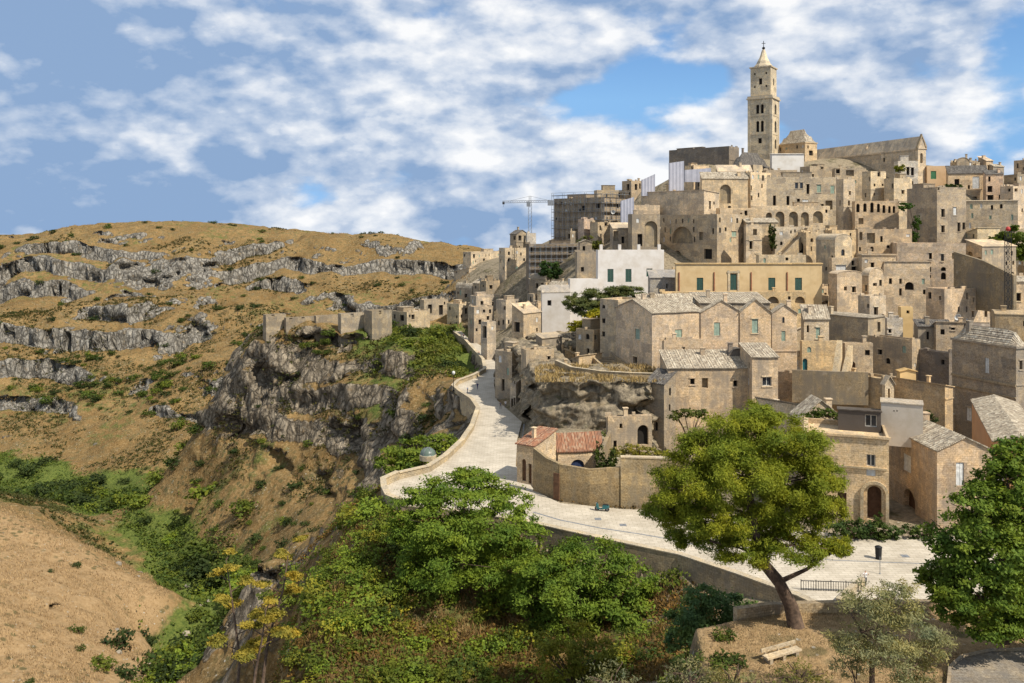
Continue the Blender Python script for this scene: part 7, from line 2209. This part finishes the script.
def scaffold(label, h, side, n, rows, out=1.3, z0=None, z1=None):
    """poles, ledgers and decks along one wall of a house"""
    ln = h['b'] if side == 'l' else h['a']
    f = (lambda s, o, z: Vector(h['loc'](-o, s, z))) if side == 'l' else (lambda s, o, z: Vector(h['loc'](s, -o, z)))
    z0 = h['zb'] - 2 if z0 is None else z0
    z1 = h['zt'] + 1.2 if z1 is None else z1
    root = empty('scaffolding', f(ln / 2, 1, z0), label, 'scaffolding')
    mb = MB()
    for i in range(n + 1):
        for o in (0.25, out):
            mb.tube([f(ln * i / n, o, z0), f(ln * i / n, o, z1 + (0.8 if i % 2 else 0))], 0.085, 4)
    for j in range(rows + 1):
        z = z0 + (z1 - z0) * j / rows
        mb.tube([f(-.4, out, z + 1.0), f(ln + .4, out, z + 1.0)], 0.06, 4)
        mb.tube([f(-.4, out, z), f(ln + .4, out, z)], 0.06, 4)
    mb.build('tubes', M['steel'], root)
    for j in range(1, rows + 1):
        z = z0 + (z1 - z0) * j / rows
        m2 = MB()
        a, b, c, e = f(0, .3, z), f(ln, .3, z), f(ln, out - .05, z), f(0, out - .05, z)
        dn = Vector((0, 0, .18))
        m2.face([a, b, c, e]); m2.face([a - dn, e - dn, c - dn, b - dn]); m2.face([e, c, c - dn, e - dn]); m2.face([a, e, e - dn, a - dn]); m2.face([b, b - dn, c - dn, c])
        m2.build('deck', mat_deck, root)


mat_deck = mat_plain('grey_scaffold_boards', (0.25, 0.22, 0.18), 0.8)
scaffold('tall scaffolding on the left front of the grey brown palace', HOUSES['grey brown palace wrapped in scaffolding beside the crane'], 'l', 9, 6)
scaffold('scaffolding on the narrow right side of the grey brown palace', HOUSES['grey brown palace wrapped in scaffolding beside the crane'], 'r', 4, 6)
scaffold('scaffolding with dark decks round the dark sunlit roof house', HOUSES['dark house wrapped in scaffold decks with a sunlit flat roof'], 'r', 9, 5, z1=HOUSES['dark house wrapped in scaffold decks with a sunlit flat roof']['zt'] - 1)


def sheet(label, px0, px1, yt0, yt1, yb, d, d2=None):
    """white protective sheeting hung on a scaffold frame: a shallow pleated box"""
    d2 = d if d2 is None else d2
    a, b = Vector((gx(px0, d), d, 0)), Vector((gx(px1, d2), d2, 0))
    n = 14
    mb = MB()
    nr = Vector((b.y - a.y, -(b.x - a.x), 0)).normalized()
    for i in range(n):
        s, t = i / n, (i + 1) / n
        w0, w1 = nr * (0.06 * math.sin(i * 1.9)), nr * (0.06 * math.sin((i + 1) * 1.9))
        p, q = a.lerp(b, s) + w0, a.lerp(b, t) + w1
        z0, z1, zb = gz(yt0 + (yt1 - yt0) * s, d), gz(yt0 + (yt1 - yt0) * t, d), gz(yb, d)
        mb.face([(p.x, p.y, zb), (q.x, q.y, zb), (q.x, q.y, z1), (p.x, p.y, z0)])
        k = -nr * 1.6
        mb.face([(p.x, p.y, z0), (q.x, q.y, z1), (q.x + k.x, q.y + k.y, z1), (p.x + k.x, p.y + k.y, z0)])
    for (p, z) in ((a, gz(yt0, d)), (b, gz(yt1, d))):
        k = p - nr * 1.6; zb = gz(yb, d)
        mb.face([(p.x, p.y, zb), (p.x, p.y, z), (k.x, k.y, z), (k.x, k.y, zb)])
    tag(mb.build('scaffold_sheet', M['sheet'], None, (a.x, a.y, gz(yb, d))), label, 'sheeting')


sheet('large white scaffold sheet hanging below the dark grey hall', 669.5, 684, 163, 161, 192, 300)
sheet('low white scaffold sheet strip right of the large one', 685, 711, 170, 168, 182, 303)
sheet('white scaffold sheet on the stair shaped corner at the hill edge', 642, 655, 180, 174, 196, 300)
sheet('small white scaffold sheet beside the ochre house with dark windows', 621, 634, 201, 197, 224, 288)
# satellite dishes
for k, (px, py, d, lb) in enumerate(((613, 212, 294, 'white satellite dish on the ochre house near the small sheet'), (957, 317, 195, 'white satellite dish on the roof below the pink buff house'), (612, 225, 293, 'lower white satellite dish beside the scaffolded quarter'))):
    p = at(px, py, d)
    root = empty('satellite_dish', p, lb, 'satellite dish')
    mb = MB(); mb.lathe([(0.02, 0), (0.45, 0.1), (0.75, 0.32), (0.72, 0.34), (0.4, 0.14), (0.02, 0.04)], (0, 0, 0), 14)
    mb.v = [(p.x + x, p.y - z * 0.9 - y * 0.3, p.z + y) for x, y, z in mb.v]
    mb.build('dish', M['pale'], root)
    mb = MB(); mb.tube([p + Vector((0, .1, 0)), p + Vector((0, .5, -.8)), p + Vector((0, .5, -2.0))], 0.06, 5); mb.build('arm', M['steel'], root)

# arch mouldings of the portal house
h = HOUSES['ochre two storey house with a deep arched portal and brown door on the piazza']
kk = (874.5 - CX) / F
_u = Vector((h['u'][0], h['u'][1], 0)); o0 = Vector(h['loc'](0, 0, 0)); 
s = ((kk * o0.y - o0.x) / (_u.x - kk * _u.y))
dd = o0.y + _u.y * s
mb = MB()
zs = gz(494, dd); ro, ri = 1.8, 1.38; zb = h['zb']
prof = [(-ri, zb), (-ri, zs)] + [(-ri * math.cos(t), zs + ri * math.sin(t)) for t in np.linspace(0.15, 2.99, 12)] + [(ri, zs), (ri, zb)]
prof2 = [(-ro, zb), (-ro, zs)] + [(-ro * math.cos(t), zs + ro * math.sin(t)) for t in np.linspace(0.15, 2.99, 12)] + [(ro, zs), (ro, zb)]
g = lambda x, z, out: h['loc'](s + x, -out, z)
for i in range(len(prof) - 1):
    mb.face([g(*prof[i], .3), g(*prof[i + 1], .3), g(*prof2[i + 1], .3), g(*prof2[i], .3)][::-1])
    mb.face([g(*prof2[i], .3), g(*prof2[i + 1], .3), g(*prof2[i + 1], 0), g(*prof2[i], 0)])
    mb.face([g(*prof[i], .3), g(*prof[i], 0), g(*prof[i + 1], 0), g(*prof[i + 1], .3)])
mb.build('portal_arch', M['plain_stone'], h['root'], color=(0.6, 0.49, 0.33, 0.2))
mb = MB(); mb.box(h['loc'](h['a'] / 2, -0.1, gz(468.5, dd)), h['a'] - 0.6, 0.28, 0.25, ax=h['u']); mb.build('string_course', M['plain_stone'], h['root'], color=(0.55, 0.45, 0.3, 0.2))

# cobbled path in the corner of the terrace
FT = lambda py: (H - TZ - .2) * F / (py - HY)
pp = [(gx(a, FT(b)), FT(b)) for a, b in ((948, 690), (950, 668), (962, 657), (990, 651), (1024, 650), (1080, 652), (1080, 700), (948, 700))]
mb = MB(); mb.face([(x, y, TZ + .21) for x, y in pp][::-1]); o = mb.build('path', M['rubble'], color=(.30, .27, .23, .3)); tag(o, kind='structure')
mb = MB()
for (x0, y0), (x1, y1) in zip(pp[:5], pp[1:6]):
    l = math.hypot(x1 - x0, y1 - y0); mb.box(((x0 + x1) / 2, (y0 + y1) / 2, TZ + .2), l + .05, .22, .3, ax=(x1 - x0, y1 - y0))
tag(mb.build('path_kerb', M['plain_stone'], None, (pp[2][0], pp[2][1], TZ + .2), (.4, .33, .24, .4)), kind='structure')
